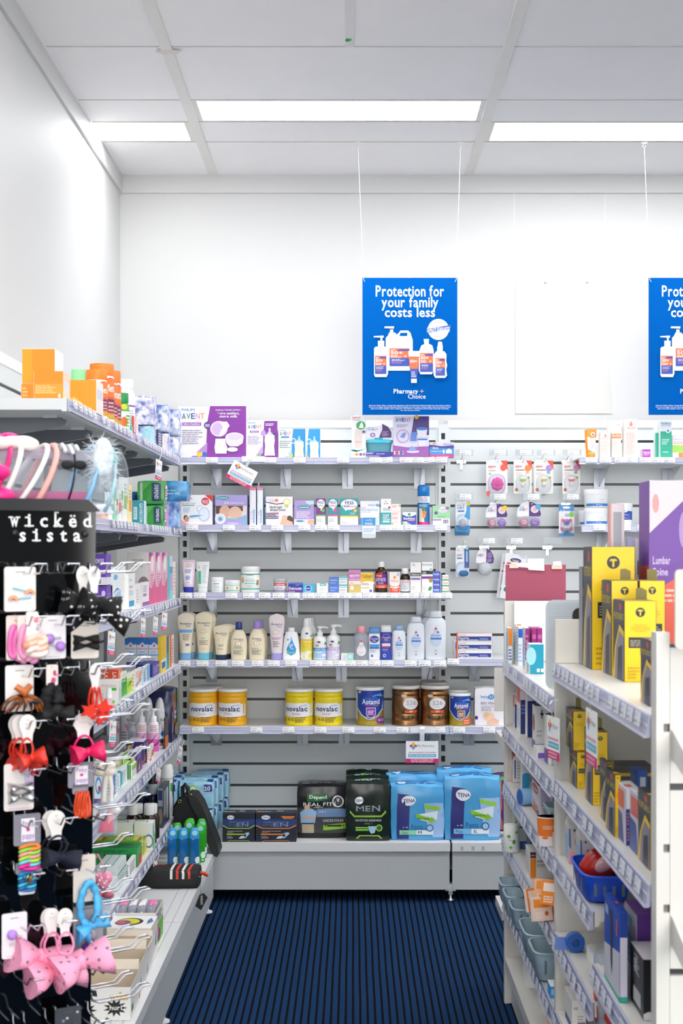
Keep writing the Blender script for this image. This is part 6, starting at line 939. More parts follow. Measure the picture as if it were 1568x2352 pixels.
# lowest shelf
def navyb(pc, l): return LV_('shampoo_bottle', l, pc, 27, 5.92, 1779, z6, '18203e/.25', [(0, .92), (.015, 1), (.5, 1), (.58, .94), (.60, .7)], F=[('l', .3, .1, .8, .4, 5, '2f3a66')], parts=[('cap', '101018', [(.80, .8), (.98, .76), (1, .7)], 1, 2), ('collar', 'a9adb6', [(.60, .84), (.8, .82)], 1, 2)], cat='bottle', group='navy bottles', rz=.2)
navyb(322, 'navy bottle with grey collar, deeper into the lowest shelf'); navyb(349, 'navy bottle with grey collar, nearer the lowest shelf edge')
LV_('supplement_tub', 'white tub with tall lid and green tab on the lowest side shelf', 380, 33, 6.10, 1757, z6, 'e9e9ea', [(0, .96), (.01, 1), (.72, 1)], F=[('r', .62, .48, .78, .64, '3fb03a'), ('e', .98, .5, .2, .2, '1c2040'), ('r', .85, 0, 1, .75, '1c2040'), ('l', .1, .2, .5, .6, 7, 'c9c9cc')], parts=[('lid', 'f0f0ef', [(.73, .96), (.86, .98), (.90, .9), (.97, .86), (1, .6)], 1, 2)], cat='tub')
LG('shaver_box', 'dark silver photo carton on the lowest side shelf', 362, 374, 389, 1811, z6, '3a4048', [('r', 0, .55, 1, 1, '8a8f98'), ('r', .1, .7, .9, .95, '1f2a60'), ('e', .5, .3, .4, .2, '7a6a58')], [('r', .1, .25, .5, .9, '8a8f96'), ('r', .55, .1, .75, .9, 'd9dade'), ('r', 0, 0, 1, .12, '1f2a60')], xf=-.765, tc='4a5058')
pill = [(0, .95), (.02, 1), (.6, 1), (.7, .8), (.74, .62)]
for pc, Y, l in ((303, 5.52, 'amber vitamin bottle with white cap, deeper one in the front row'), (340, 5.52, 'amber vitamin bottle with white cap, edge one in the front row'), (314, 5.62, 'amber vitamin bottle hidden behind the deeper one'), (347, 5.62, 'amber vitamin bottle hidden behind the edge one')):
 LV_('vitamin_bottle', l, pc, 34, Y, 1849, z6, '2a160c/.12', pill, parts=[('cap', 'e6e8e4', [(.72, .68), (.75, .7), (.97, .7), (1, .65)], 1, 2)], cat='bottle', group='amber vitamin bottles')
for a, b, c, l in ((262, 305, 318, 'white topped lime carton, deeper one under the amber bottles'), (307, 350, 360, 'white topped lime carton, edge one under the amber bottles')):
 Y = 5.40; carton('vitamin_box', l, X(a, Y), X(b, Y), Y, Y + .075, z6 + .001, Z(1891, Y), 'e9ece4', 'e6eae0', 'eef0ec', [('e', .8, .35, .25, .25, '3f7ac0'), ('e', .8, .35, .18, .18, 'e9ece4'), ('r', 0, 0, .6, .3, '9ad03a')], [('p', [(0, .1), (.7, 0), (1, .5), (.6, .6), (.3, .4)], '8fd02a'), ('r', .1, .5, .5, .9, '6fb8c0')], T=[('p', [(.6, .3), (.7, .3), (.68, .7), (.62, .7)], '3f7ac0'), ('r', 0, .7, .5, 1, '6fae5a')], group='white topped lime cartons')
gl = '7fb83a'
for i, (a, b, Y, py, l) in enumerate(((240, 283, 5.24, 1932, 'lime carton, deeper one of the front pair'), (284, 321, 5.24, 1932, 'lime carton, edge one of the front pair'), (255, 293, 5.335, 1928, 'lime carton, deeper one of the back pair'), (294, 331, 5.335, 1928, 'lime carton, edge one of the back pair'), (197, 239, 5.24, 1932, 'lime carton farthest from the shelf edge'))):
 carton('tea_box', l, X(a, Y), X(b, Y), Y, Y + .088, z6 + .001, Z(py, Y), gl, 'a6cc4a', '7ab32e', [('r', .5, .2, .8, .8, 'e6c83a')], [('p', [(0, 0), (.6, 0), (1, .8), (.6, .9)], 'f0d23a'), ('p', [(.3, .1), (.8, .6), (.7, .8)], 'd85a3a'), ('l', .1, .6, .9, .9, 2, 'f0f4e0')], T=[('r', .5, .1, .78, .9, 'e2d04a'), ('p', [(.8, .1), (.98, .2), (.98, .6), (.86, .9)], 'b84a3a'), ('l', .1, .3, .45, .7, 3, 'c9e08a')], group='lime cartons')
Y = 5.12; carton('urine_powder_box', 'large green carton lying upside down with black lettering', X(205, Y), X(316, Y), Y, Y + .10, z6 + .001, Z(1948, Y), '1f9a4a', '4fae4a', '178a42', [('t', .3, .28, .92, .66, 'URICLENSE', '0f2a1a', 1, 0, 180), ('l', .1, .75, .9, .92, 2, '0f5a2a'), ('e', .15, .6, .06, .12, 'd8a0b0')], [('p', [(0, 0), (1, 0), (1, .6), (.4, .5)], 'c83a4a')], T=[('r', 0, .1, .3, .9, '6a2f3a'), ('l', .35, .1, .95, .9, 6, '0f6a32'), ('e', .12, .5, .06, .3, 'd8b0c0')])
LG('dressing_box', 'white and grey carton with green stripes on the lowest side shelf', 222, 270, 290, 1990, z6, 'dde6e6', [('r', .6, .3, .9, .6, '4fa0d0'), ('l', .1, .1, .5, .9, 5, '9fc0c8'), ('r', .3, .7, .4, .95, '2f8a7a')], [('r', 0, .6, 1, .66, '2f9a6a'), ('r', 0, .3, 1, .34, '2f9a6a'), ('l', .1, .36, .9, .56, 2, 'a9b8b8')], xf=-.77, T=[('r', .3, 0, .34, 1, '2f9a6a'), ('r', .7, 0, .74, 1, '2f9a6a')])
LG('dressing_box', 'small white carton with black print past the green striped one', 288, 297, 312, 1984, z6, 'efefee', [('t', .2, .1, .8, .9, 'Fixomull', '3a3a40', 1, 0, -90)], [('l', .1, .2, .9, .9, 4, '9a9aa0')], xf=-.762)
LG('dressing_box', 'white and teal carton lying before the lowest shelf end', 214, 255, 268, 2030, z6, 'e6efee', [('r', 0, 0, 1, .3, '3fa0c0'), ('l', .2, .4, .8, .9, 3, '9fb4b8')], xf=-.765)
# shelf talkers seen edge on
for z, Y, l, a, w2, h2, rz in ((z1, 5.50, 'rewards card on a long arm below the tissue packs', .045, .06, .085, 60), (z3, 5.08, 'rewards card below the third side shelf, nearer the hair stand', .02, .05, .075, 78), (z3, 5.40, 'rewards card below the third side shelf, middle of three', .03, .05, .075, 70), (z3, 5.66, 'rewards card below the third side shelf, towards the corner', .025, .05, .075, 55), (z3, 4.42, 'rewards card hanging beside the black hair bow card', .03, .05, .08, 60), (z4, 4.44, 'rewards card hanging before the deodorant cans', .02, .05, .09, 65), (z5, 6.22, 'blue and white rewards card leaning out beside the corner post', .03, .04, .085, 55), (z5, 5.50, 'rewards card below the fifth side shelf by the navy bottles', .015, .05, .06, 75), (z6, 5.42, 'teal rewards card leaning from the lowest side shelf', .03, .035, .075, 60)):
 wob('rewards_card', l, (XF + .018, Y, z - .012), w2, h2 * .9, a, (0, math.radians(22 if z in (z5, z6) else 8), math.radians(rz * .35 + 54)), armw=.008)
# base shelf: toiletry bags, shower gel and novelty boxes
o = empty('shaving_bag', 'upright black toiletry bag with its flap open by the corner', 'bag', (X(428, 6.0), 6.0, ZD + .001)); q = 6.0 / K
m = MB(); pr = [(.0, .055), (.1, .055)]; P_ = [(-.05, 0), (.045, 0), (.05, .15), (.045, .19), (.025, .225), (0, .235), (-.025, .225), (-.047, .19), (-.05, .15)]
m.slab(P_, -.03, .10, 'nylon'); m.slab([(x * .86, z * .93 + .008) for x, z in P_], -.034, -.03, 'cloth_black'); m.tube([(x * 1.02, -.03, z * 1.01) for x, z in P_[2:]], .004, '0a0a0b', 6); bd = m.build('body', o)
m = MB(); F_ = [(.0, .255), (.03, .25), (.055, .215), (.085, .14), (.12, .05), (.128, .012), (.118, -.002), (.098, .01), (.07, .075), (.04, .16), (.01, .215)]; m.slab([(x + .012, z - .012) for x, z in F_][::-1], -.05, .09, '1a1a1c/.5'); m.build('flap', o)
m = MB(); m.tube([(-.012, -.02, .222), (-.014, -.02, .27), (-.004, -.02, .282), (.008, -.02, .27), (.012, -.02, .225)], .0085, '141416', 8); m.build('strap', o)
m = MB()
for x, z in ((.02, .238), (-.024, .214)): m.tube([(x + .007 * math.cos(t), -.036, z + .006 * math.sin(t)) for t in [2 * PI * k / 10 for k in range(10)]], .0014, 'gold', 5, True)
m.build('zip_ring', bd)
o = empty('toiletry_bag', 'flat black toiletry bag with white and red stripes', 'bag', (X(388, 5.36), 5.40, ZD + .001)); m = MB(); Wb = .228
q = soft_fn(Wb, .13, .072, .7, 3., .12); m2 = MB()
sf = lambda u, v: q(2 * u - 1, -1, 2 * v - 1); tp = lambda u, v: q(2 * u - 1, 2 * v - 1, 1)
m2.grid(sf, 12, 8, 'nylon'); m2.grid(tp, 12, 10, 'nylon'); m2.grid(lambda u, v: q(1, 2 * u - 1, 2 * v - 1), 8, 8, 'nylon'); m2.grid(lambda u, v: q(-1, 1 - 2 * u, 2 * v - 1), 8, 8, 'nylon'); m2.grid(lambda u, v: q(1 - 2 * u, 1, 2 * v - 1), 10, 6, 'nylon'); m2.grid(lambda u, v: q(2 * u - 1, 1 - 2 * v, -1), 8, 6, 'nylon'); bd = m2.build('body', o)
for u, c in ((.53, 'e9e9e8'), (.63, 'd8382a'), (.73, 'e9e9e8'), (.83, 'd8382a')):
 k = MB(); k.grid(lambda a, b: q(2 * (u + .042 * a) - 1, -1, 2 * (.5 + b * .5) - 1) + Vector((0, -.0012, 0)), 2, 6, c); k.grid(lambda a, b: q(2 * (u + .042 * a + .02 * b) - 1, 2 * b - 1, 1) + Vector((0, 0, .0012)), 2, 8, c); k.build('stripe', bd)
k = MB(); k.grid(lambda a, b: q(2 * (.22 + .22 * a) - 1, 2 * (.5 + .12 * b) - 1, 1) + Vector((0, 0, .0014)), 6, 2, 'b83226'); ink(k, lambda u, v, e: q(2 * (.22 + .22 * u) - 1, 2 * (.5 + .12 * v) - 1, 1) + Vector((0, 0, .0016 + e)), [('t', .15, .2, .85, .8, 'WINDSOR', 'f0b0a8')], True); k.build('badge', bd)
k = MB(); k.tube([(.112, -.02, .05), (.128, -.01, .045), (.138, 0, .034)], [.006, .0075, .005], 'd8402a', 7); k.ball((.114, -.045, .04), .0035, 'gold', 5); k.build('zip_pull', o)
k = MB(); k.tube([(.112, -.045, .04), (.118, -.062, .005), (.122, -.068, -.02)], .0006, '2a2a2c', 4); t_ = MB(); t_.slab([(-.022, -.02), (.0, -.035), (.024, .012), (.01, .028), (-.006, .022)], -.0006, .0006, '0d0d0f'); ink(t_, lambda u, v, e: (-.02 + .042 * u, -.0006 - e, -.03 + .055 * v), [('t', .42, .28, .62, .9, 'WINDSOR', 'e9e9ea', 0, 0, -90)]); k.join(t_, Matrix.Translation((.122, -.07, -.042))); k.build('swing_tag', o)
def gel(px, Y, py, c, cap, l, g):
 W = 23 * Y / K; o = vessel('shower_gel', l, X(px, Y), Y, ZD + .001, W, Z(py, Y) - ZD, c, [(0, .9, .52), (.015, 1, .6), (.7, 1, .6), (.74, .97, .56)], .6, 2.6, [('e', .8, .2, .3, .08, 'cfe8d8'), ('l', .6, .05, .95, .3, 4, 'e9f4f0')], [('cap', cap, [(.735, 1.0, .6), (.745, 1.02, .62), (.9, .92, .5), (.98, .66, .34), (1, .5, .22)], .6, 2.4, [('e', .5, .88, .3, .06, '9ad0d8')])], g, .3, cat='bottle'); return o
for px, l in ((396, 'blue capped shower gel bottle, nearest the wall'), (421, 'blue capped shower gel bottle, middle of three'), (446, 'blue capped shower gel bottle at the base shelf edge')): gel(px, 5.70, 1902, 'liquidblue', '2f9ae0', l, 'blue shower gel bottles')
for px, Y, py, l in ((407, 5.80, 1890, 'green capped shower gel bottle behind the blue one nearest the wall'), (433, 5.80, 1884, 'green capped shower gel bottle, middle one in the row'), (459, 5.80, 1892, 'green capped shower gel bottle, edge one in the row'), (437, 5.88, 1880, 'green capped shower gel bottle deepest, before the bag'), (463, 5.88, 1881, 'green capped shower gel bottle deepest, at the edge')): gel(px, Y, py, 'liquidgreen', '2fae2a', l, 'green shower gel bottles')
def openbox(label, x0, x1, y0, y1, z, h, F, R, flap, full=False, tilt=0):
 o = empty('display_box', label, 'box', ((x0 + x1) / 2, (y0 + y1) / 2, z), group='white novelty display boxes'); a, b = (x1 - x0) / 2, (y1 - y0) / 2; t = .0012; w1 = 'f0ede8'
 m = MB(); m.box(-a, a, -b, -b + t, 0, h, w1).box(-a, -a + t, -b + t, b - t, 0, h, w1).box(a - t, a, -b + t, b - t, 0, h, w1).box(-a, a, b - t, b, 0, h + flap * .2, w1).box(-a + t, a - t, -b + t, b - t, 0, .002, 'kraft')
 for x in (-a + t, a - t - .0004): m.box(x, x + .0004, -b + t, b - t, .002, h - .001, 'kraft')
 m.box(-a + t, a - t, b - t - .0005, b - t, .002, h + flap * .2, 'kraft')
 ink(m, box_surf('F', -a, a, -b, b, 0, h), F); ink(m, box_surf('R', -a, a, -b, b, 0, h), R); m.build('tray', o)
 if flap > 0:
  k = MB(); k.grid(lambda u, v: (-a + t + u * 2 * (a - t), b - t + v * flap * .35 - (0 if not tilt else 0), h + v * flap), 4, 4, 'e9dcc9'); k.build('flap', o)
  k = MB(); k.grid(lambda u, v: (a - .0005 + .012 * math.sin(v * 1.5), -b * .6 + u * b * 1.5 * (1 - .3 * v), h + v * flap * .7), 4, 4, 'efe6da'); k.build('side_flap', o)
 return o
ic = '1c1a1c'
star = lambda cx0, cy0, ro, ri, n: [(cx0 + (ro if i % 2 == 0 else ri) * math.cos(PI * i / n), cy0 + (ro if i % 2 == 0 else ri) * 1.25 * math.sin(PI * i / n)) for i in range(2 * n)]
yl = [('t', .62, .62, .95, .86, 'wallet', 'd8b02a', 1, -.05)]
xr = -.589
openbox('white novelty box with black starburst reading hurl', -.735, -.588, 3.84, 3.99, ZD + .001, .088, [('p', star(.72, .38, .22, .12, 11), ic), ('t', .62, .32, .84, .46, 'hurl', 'f0eee8')] + yl + [('p', star(.2, .3, .2, .1, 9), ic), ('p', [(.02, .8), (.4, .72), (.38, .9), (.1, .95)], ic)], [('r', .1, .2, .3, .4, '3a7a3a')], .03)
openbox('white novelty box with black and gold scrawl behind the hurl one', -.735, -.592, 4.01, 4.16, ZD + .001, .096, [('t', .3, .5, .62, .78, 'ovo', ic), ('t', .62, .6, .96, .9, 'wallet', 'd8b02a', 1, -.05), ('p', [(.5, .42), (.8, .4), (.8, .58), (.6, .56)], ic)], [('p', [(.2, .3), (.35, .3), (.3, .6)], '3f8a3a'), ('e', .1, .1, .06, .08, 'c03a2a')], .032)
openbox('open white novelty box with plain inner flap', -.735, -.598, 4.18, 4.335, ZD + .001, .09, [], [('p', [(.2, .1), (.4, .2), (.3, .5)], '7a8fb8')], .018)
carton('display_box', 'closed white novelty box with comic lettering on its lid', -.74, -.606, 4.355, 4.50, ZD + .001, ZD + .112, 'efe9e2', 'e9e4de', 'f2f0ec', [('l', .2, .7, .9, .85, 1, '5a7a9a')], [('p', [(.6, .3), (.8, .3), (.75, .7)], '5a5a8a')], (), [('e', .45, .5, .3, .3, '3a2f3a'), ('e', .42, .5, .25, .24, 'd8d02a'), ('e', .3, .4, .18, .2, '8a4a9a'), ('e', .26, .42, .1, .1, 'e06a2a'), ('p', [(.86, .3), (.98, .5), (.9, .8), (.84, .6)], '5a7fb0')], 'white novelty display boxes')
o = openbox('open cream novelty box filled with clear bags by the dotted shelf edge', -.745, -.614, 4.52, 4.70, ZD + .001, .115, [], [('r', .05, .05, .95, .62, '6fb83a'), ('e', .4, .25, .2, .18, '2a1a2a'), ('l', .05, .68, .95, .95, 5, '3a3a40'), ('e', .3, .4, .12, .12, 'd84a8a')], .0)
for i, (x, c) in enumerate(((-.705, 'f07ab8'), (-.675, 'efe6ea'), (-.645, 'f4f0f2'), (-.615, 'f07ab8'))):
 soft('lolly_bag', 'small clear bag with pink label, %s in the cream novelty box' % ORD[i], x - .02, 4.61, ZD + .004, .028, .13, .125, 'film', [('p', [(.2, .5), (.8, .6), (.7, .9), (.3, .85)], c), ('l', .2, .2, .8, .45, 3, '6fa84a')], [('p', [(.1, .1), (.9, .2), (.8, .9), (.2, .7)], c)], .9, i * 2., 'clear bags in the novelty box', n=6)
# ================================================================ hooks and carded goods on the slatted wall
def hook(label, px, zg, ln=.17, price=None, side=1, empty_holder=False):
 # double wire hook in the groove at height zg, with a clear ticket holder on its upper wire
 x = X(px, YS - ln * .5); o = empty('display_hook', label, 'hook', (x, YS, zg), group='chrome hooks on the slatted wall')
 m = MB(); m.box(-.022, .022, -.004, .004, -.002, .014, 'chrome').box(-.006, .006, -.005, -.001, -.03, .002, 'chrome'); m.build('back_plate', o)
 m = MB(); m.tube([(0, -.004, 0), (0, -ln * .8, -.004), (0, -ln, .006)], .0022, 'chrome', 6); m.tube([(0, -.004, .01), (0, -ln * .5, .03), (0, -ln - .01, .034)], .0016, 'chrome', 6); pr = m.build('prong', o)
 if price is not None:
  m = MB(); m.slab(rrect(.083, .028, .002, 0, .036), -ln - .014, -ln - .0128, 'holder'); m.tube([(-.028, -ln - .012, .048), (.028, -ln - .012, .048)], .0012, 'chrome', 5); m.build('ticket_holder', pr)
  if price:
   t = MB().build('price_ticket', None, (x + .006, YS - ln - .0145, zg + .0475), (0, 0, 0), ticket_mesh(price)); tag(t, 'ticket reading %s on the %s' % (price, label.replace('chrome wire hook ', 'hook ').replace(' holding', ' with')), 'ticket', 'tickets in hook holders')
 return x
def card(name, label, px0, px1, py0, py1, Y, key, inks, parts=(), group=None, shape=None, ry=0):
 W, HH = X(px1, Y) - X(px0, Y), Z(py0, Y) - Z(py1, Y); o = empty(name, label, 'pack', (X((px0 + px1) / 2, Y), Y, Z(py1, Y)), (0, ry, 0), group)
 m = MB(); poly = [((u - .5) * W, v * HH) for u, v in shape] if shape else rrect(W, HH, .006, 0, HH / 2)
 m.slab(poly, -.0005, .0005, key); ink(m, lambda u, v, q: ((u - .5) * W, -.0006 - q, v * HH), inks); m.build('card', o)
 for p in parts: p(o, W, HH)
 return o
def dome(u, v, ru, rv, key, depth=.025, name='blister', n=2.6):
 def f(o, W, HH):
  m = MB(); m.loft([(0, ru * W, rv * HH), (depth * .6, ru * W * .95, rv * HH * .95), (depth * .9, ru * W * .75, rv * HH * .75), (depth, ru * W * .4, rv * HH * .4)], key, n, 22)
  m.xf(Matrix.Translation(((u - .5) * W, -.0006, v * HH)) @ Matrix.Rotation(PI / 2, 4, 'X')); m.build(name, o)
 return f
def ring(u, v, r, key, name, tube_r=.003, y=-.014, sq=1.):
 def f(o, W, HH):
  m = MB(); m.tube([((u - .5) * W + r * math.cos(t), y, v * HH + r * sq * math.sin(t)) for t in [2 * PI * k / 16 for k in range(16)]], tube_r, key, 6, True); m.build(name, o)
 return f
def lump(u, v, r, key, name, sq=(1, .6, 1), y=-.01, n=8):
 def f(o, W, HH): MB().ball(((u - .5) * W, y, v * HH), r, key, n, sq).build(name, o)
 return f
HY1, HY2, HY3 = 1.911, 1.711, 1.511
YC = 6.62
hook('chrome wire hook in the top row, bare one by the post', 1062, HY1, .17, '$8.50'); hook('chrome wire hook holding the pink teether', 1140, HY1, .17, '$9.50'); hook('chrome wire hook holding the orange badged dummy', 1198, HY1, .17, '$10.00'); hook('chrome wire hook holding the yellow dummy', 1247, HY1, .17, '$10.50'); hook('chrome wire hook holding the pink dummy', 1306, HY1, .17, '$16.50')
hook('chrome wire hook holding the blue teats', 1062, HY2, .17, '$9.90'); hook('chrome wire hook holding the lower dummy pair', 1140, HY2, .17, '$15.00'); hook('chrome wire hook holding the larger dummy pair', 1216, HY2, .17, '$15.95'); hook('chrome wire hook holding the bear dummies', 1305, HY2, .17, '$11.95')
hook('chrome wire hook holding the toothbrush bottle pack', 1064, HY3, .17); hook('chrome wire hook holding the purple domed pack', 1115, HY3, .17, '$12.50'); hook('chrome wire hook holding the thermometer packs', 1178, HY3, .17, '$100.00'); hook('chrome wire hook in the lowest row, bare one', 1262, HY3, .17, '')
red = [('p', [(.68, 1), (1, 1), (1, .72)], 'e8482e'), ('t', .1, .8, .45, .87, 'pigeon', 'd8343a')]
card('teether_pack', 'carded pink flower teether on the slatted wall', 1116, 1165, 1058, 1138, YC, 'f0eeec', red + [('e', .8, .8, .14, .1, 'f05a4a'), ('l', .12, .7, .5, .76, 1, 'b9b4b0'), ('e', .18, .62, .05, .03, '8fc06a'), ('e', .1, .06, .1, .08, 'f0705a')],
 [dome(.5, .33, .42, .29, 'clear', .026)] + [lump(.52 + .17 * math.cos(a), .33 + .12 * math.sin(a), .012, 'e83fa4', 'petal') for a in [2 * PI * k / 8 for k in range(8)]] + [lump(.52, .33, .014, 'd82f94', 'teether_core', y=-.012)])
def soother(p0, p1, l, badge, disc, sh, mark): return card('dummy_pack', l, p0, p1, 1058, 1134, YC, 'efece8', red + [('e', .78, .77, .17, .1, badge), ('r', .12, .70, .6, .73, '8a8684'), ('l', .12, .55, .55, .66, 3, 'd8c9c2'), ('r', .66, .6, .84, .68, mark), ('e', .82, .49, .07, .04, 'a9a06a'), ('e', .16, .12, .09, .05, 'c86a4a')],
 [dome(.5, .3, .4, .27, 'clear', .028), lump(.5, .42, .017, disc, 'shield', (1, .5, .45), -.012), lump(.5, .46, .012, 'f4ecd8', 'button', (1, .5, .5), -.018), lump(.5, .28, .011, 'f6e6d2', 'teat', (.9, .8, 1.1), -.012)], 'carded dummies')
soother(1179, 1221, 'carded lime dummy with orange diamond badge', 'f08a3a', 'b4e04a', 0, 'f0b8a8'); soother(1226, 1270, 'carded yellow dummy with lilac badge', 'b98ad0', 'f4d870', 0, '5fc0d8'); soother(1291, 1332, 'carded pink dummy with lilac diamond badge', 'd08ad4', 'f08098', 0, '8fc05a')
card('dummy_pack', 'carded dummy hidden behind the yellow one', 1223, 1262, 1064, 1142, YC + .05, 'ece9e4', [('e', .3, .1, .2, .1, 'c8e09a')], [dome(.5, .3, .4, .27, 'clear', .02)], 'carded dummies')
for i, (dy, dz) in enumerate(((0, 0), (.03, -4), (.06, -8))):
 card('teat_pack', 'blue carded bottle teat pack, %s' % ('front of three', 'middle of three', 'rear of three')[i], 1046 - i, 1079 - i, 1152 - dz, 1222 - dz, YC + dy, 'e8eef2', [('p', [(.6, .5), (1, .4), (1, 1), (.8, 1), (.75, .7)], '2f9ad4'), ('r', 0, 0, 1, .22, '2f94cc'), ('e', .88, .93, .13, .06, 'f2cc1c'), ('r', .15, .66, .6, .71, '2f7ac0'), ('t', .1, .86, .4, .89, 'PHILIPS', '5f8ac0')] + AV(.1, .75, .62, .83), [dome(.5, .33, .42, .26, 'clear', .03), lump(.48, .3, .016, 'frost', 'teat', (1, .8, 1.2), -.014)], 'blue carded teats')
domecard = [(0, .45), (0, .62), (.06, .8), (.2, .94), (.4, 1), (.62, .99), (.8, .9), (.94, .74), (1, .55), (.97, .45)]
def pair(p0, p1, py0, py1, l, badge): return card('dummy_pack', l, p0, p1, py0, py1, YC, 'f0eef4', [('p', [(.5, .46), (.96, .46), (1, .55), (.93, .74), (.8, .9), (.62, .985), (.5, .985)], '4a1f6e'), ('e', .74, .72, .17, .14, 'e2d6e8'), ('e', .74, .72, .09, .08, 'e8b8a8'), ('e', .88, .8, .12, .1, badge), ('t', .1, .78, .3, .82, 'PHILIPS', '6f8ac0')] + AV(.09, .66, .45, .76), [dome(.5, .24, .48, .235, 'clear', .036), dome(.27, .24, .2, .17, 'pinkclear', .026, 'pink_dummy', 2), dome(.73, .24, .2, .17, 'lilacclear', .026, 'lilac_dummy', 2), ring(.27, .24, .009, 'f0d0c8', 'ring', .0025, -.028), ring(.73, .24, .009, 'b78ad0', 'ring', .0025, -.028)], 'carded dummy pairs', domecard)
pair(1115, 1165, 1155, 1216, 'carded pink and lilac dummy pair with yellow badge', 'f2cc1c'); pair(1187, 1242, 1152, 1215, 'carded pink and lilac dummy pair with blue badge', '4aa8e0')
card('dummy_pack', 'carded pair of bear shaped pink dummies on blue', 1283, 1318, 1160, 1232, YC, 'f0e8ea', [('r', 0, .8, 1, 1, '3f8ac8'), ('r', 0, 0, 1, .1, '3f8ac8'), ('e', .5, .92, .26, .04, 'f2f2f2'), ('t', .08, .77, .75, .85, 'Dr Browns', 'e6f0f8'), ('e', .84, .7, .16, .09, '7ac04a'), ('e', .18, .68, .13, .07, 'e6eef0'), ('r', .4, .63, .7, .72, '9fb4c4')], [dome(.5, .32, .42, .24, 'clear', .022)] + [lump(.5 + dx, v + dv, r, c, n_, (1, .5, 1), y) for v, c in ((.45, '6f86d0'), (.18, '5fb4d0')) for dx, dv, r, c, n_, y in ((0, 0, .014, c, 'shield', -.012), (-.26, .07, .008, 'f07a8a', 'ear', -.008), (.26, .07, .008, 'f07a8a', 'ear', -.008), (0, 0, .006, 'c83a6a', 'button', -.02))])
card('toothbrush_pack', 'carded clear bottle with blue toothbrush strip', 1046, 1077, 1256, 1325, YC, 'f2f4f6', [('r', .64, .3, 1, 1, '24509c'), ('e', .82, .96, .14, .06, '8fd8c8'), ('r', .76, .5, .9, .86, '9fc4e6'), ('r', .1, .6, .5, .64, '3a6ab0'), ('t', .1, .86, .3, .92, 'Ox', '8a6a9a', 0)] + AV(.08, .68, .55, .76), [dome(.45, .25, .44, .25, 'clear', .035), dome(.6, .12, .36, .1, 'blueclear', .03, 'base')])
card('breast_shield_pack', 'purple domed card over a round clear cup', 1093, 1134, 1258, 1322, YC, 'efeef3', [('p', [(.55, .4), (.97, .45), (1, .6), (.94, .76), (.8, .9), (.6, .985)], '4f2a72'), ('e', .76, .72, .14, .12, '8a6ab0'), ('l', .62, .5, .9, .6, 2, 'c9b6da')] + AV(.08, .68, .45, .78), [dome(.48, .24, .42, .25, 'frost', .034, 'cup', 2)], None, domecard)
for i, (dx, dy) in enumerate(((0, 0), (-8, .04))):
 card('thermometer_pack', 'tilted white thermometer pack on a hook, %s' % ('front one', 'rear one')[i], 1147 + dx, 1196 + dx, 1272, 1376, YC + dy, 'f0f0f3', [('e', .5, .86, .26, .05, '26306e'), ('t', .34, .845, .66, .875, 'HeliScan', 'f0f0f4'), ('r', .1, .76, .9, .8, 'dd4a3a'), ('r', .08, .58, .6, .62, 'dd4a3a'), ('t', .1, .68, .8, .73, 'THERMOMETER', '6a7aa0', 0), ('l', .1, .3, .6, .55, 6, 'b9bcc8'), ('e', .42, .16, .13, .08, 'e8b29a'), ('e', .2, .2, .08, .05, '2f7a6a'), ('p', [(.6, 1), (.8, .93), (1, .98), (.8, 1)], 'c9cfe2')], [], 'thermometer packs', ry=.14)
# ================================================================ island shelving on the aisle's other side
XG = .503; XSP = .90
def gpanel(name, label, Y, z1, x0=XG, x1=XSP, t=.022, z0=.0, key='steelwarm'):
 m = MB(); m.box(x0 + .006, x1, Y, Y + t, z0, z1, key).box(x0, x0 + .012, Y - .003, Y + t + .003, z0, z1, key); return tag(m.build(name), label, 'panel', 'upright panels of the island shelving')
gpanel('shelf_divider', 'white upright panel at the far end of the island shelving', 4.81, 1.335); gpanel('shelf_divider', 'white upright panel between the plaster bay and yellow brace bay', 3.60, 1.33)
m = MB(); m.box(XSP, XSP + .02, 2.45, 4.83, 0, 1.33, 'steelwarm'); tag(m.build('back_panel'), 'white spine panel behind the yellow brace boxes', 'panel')
def gshelf(label, z, y0, y1, tilt=0):
 o = empty('shelf', label, 'shelf', (XG, (y0 + y1) / 2, z), group='shelves of the island unit'); c = (y0 + y1) / 2
 MB().box(.012, XSP - XG - .001, y0 - c, y1 - c, -.02, 0, 'steelwarm').box(.002, .012, y0 - c, y1 - c, -.03, 0, 'steelwarm').build('board', o)
 n = 2 if y1 - y0 > .8 else 1; L = (y1 - y0) / n
 for i in range(n): strip_mb(L - .002, .04).build('price_strip', o, (.001, y1 - c - L * i - .001, .002), (0, 0, -PI / 2))
 return z
A0, A1, B0, B1, BM = 3.626, 4.806, 2.45, 3.597, 3.03
GS = [('top', 1.135, A0, A1, 'plaster bay'), ('second', .922, A0, A1, 'plaster bay'), ('third', .737, A0, A1, 'plaster bay'), ('fourth', .553, A0, A1, 'plaster bay'), ('fifth', .358, A0, A1, 'plaster bay'),
 ('top', 1.222, B0, B1, 'brace bay'), ('second', .935, B0, B1, 'brace bay'), ('third', .745, BM, B1, 'brace bay, half width'), ('fourth', .555, BM, B1, 'brace bay, half width'), ('third', .640, B0, BM - .004, 'brace bay under the tall blue box'), ('fifth', .36, BM, B1, 'brace bay, half width')]
GZ = {}
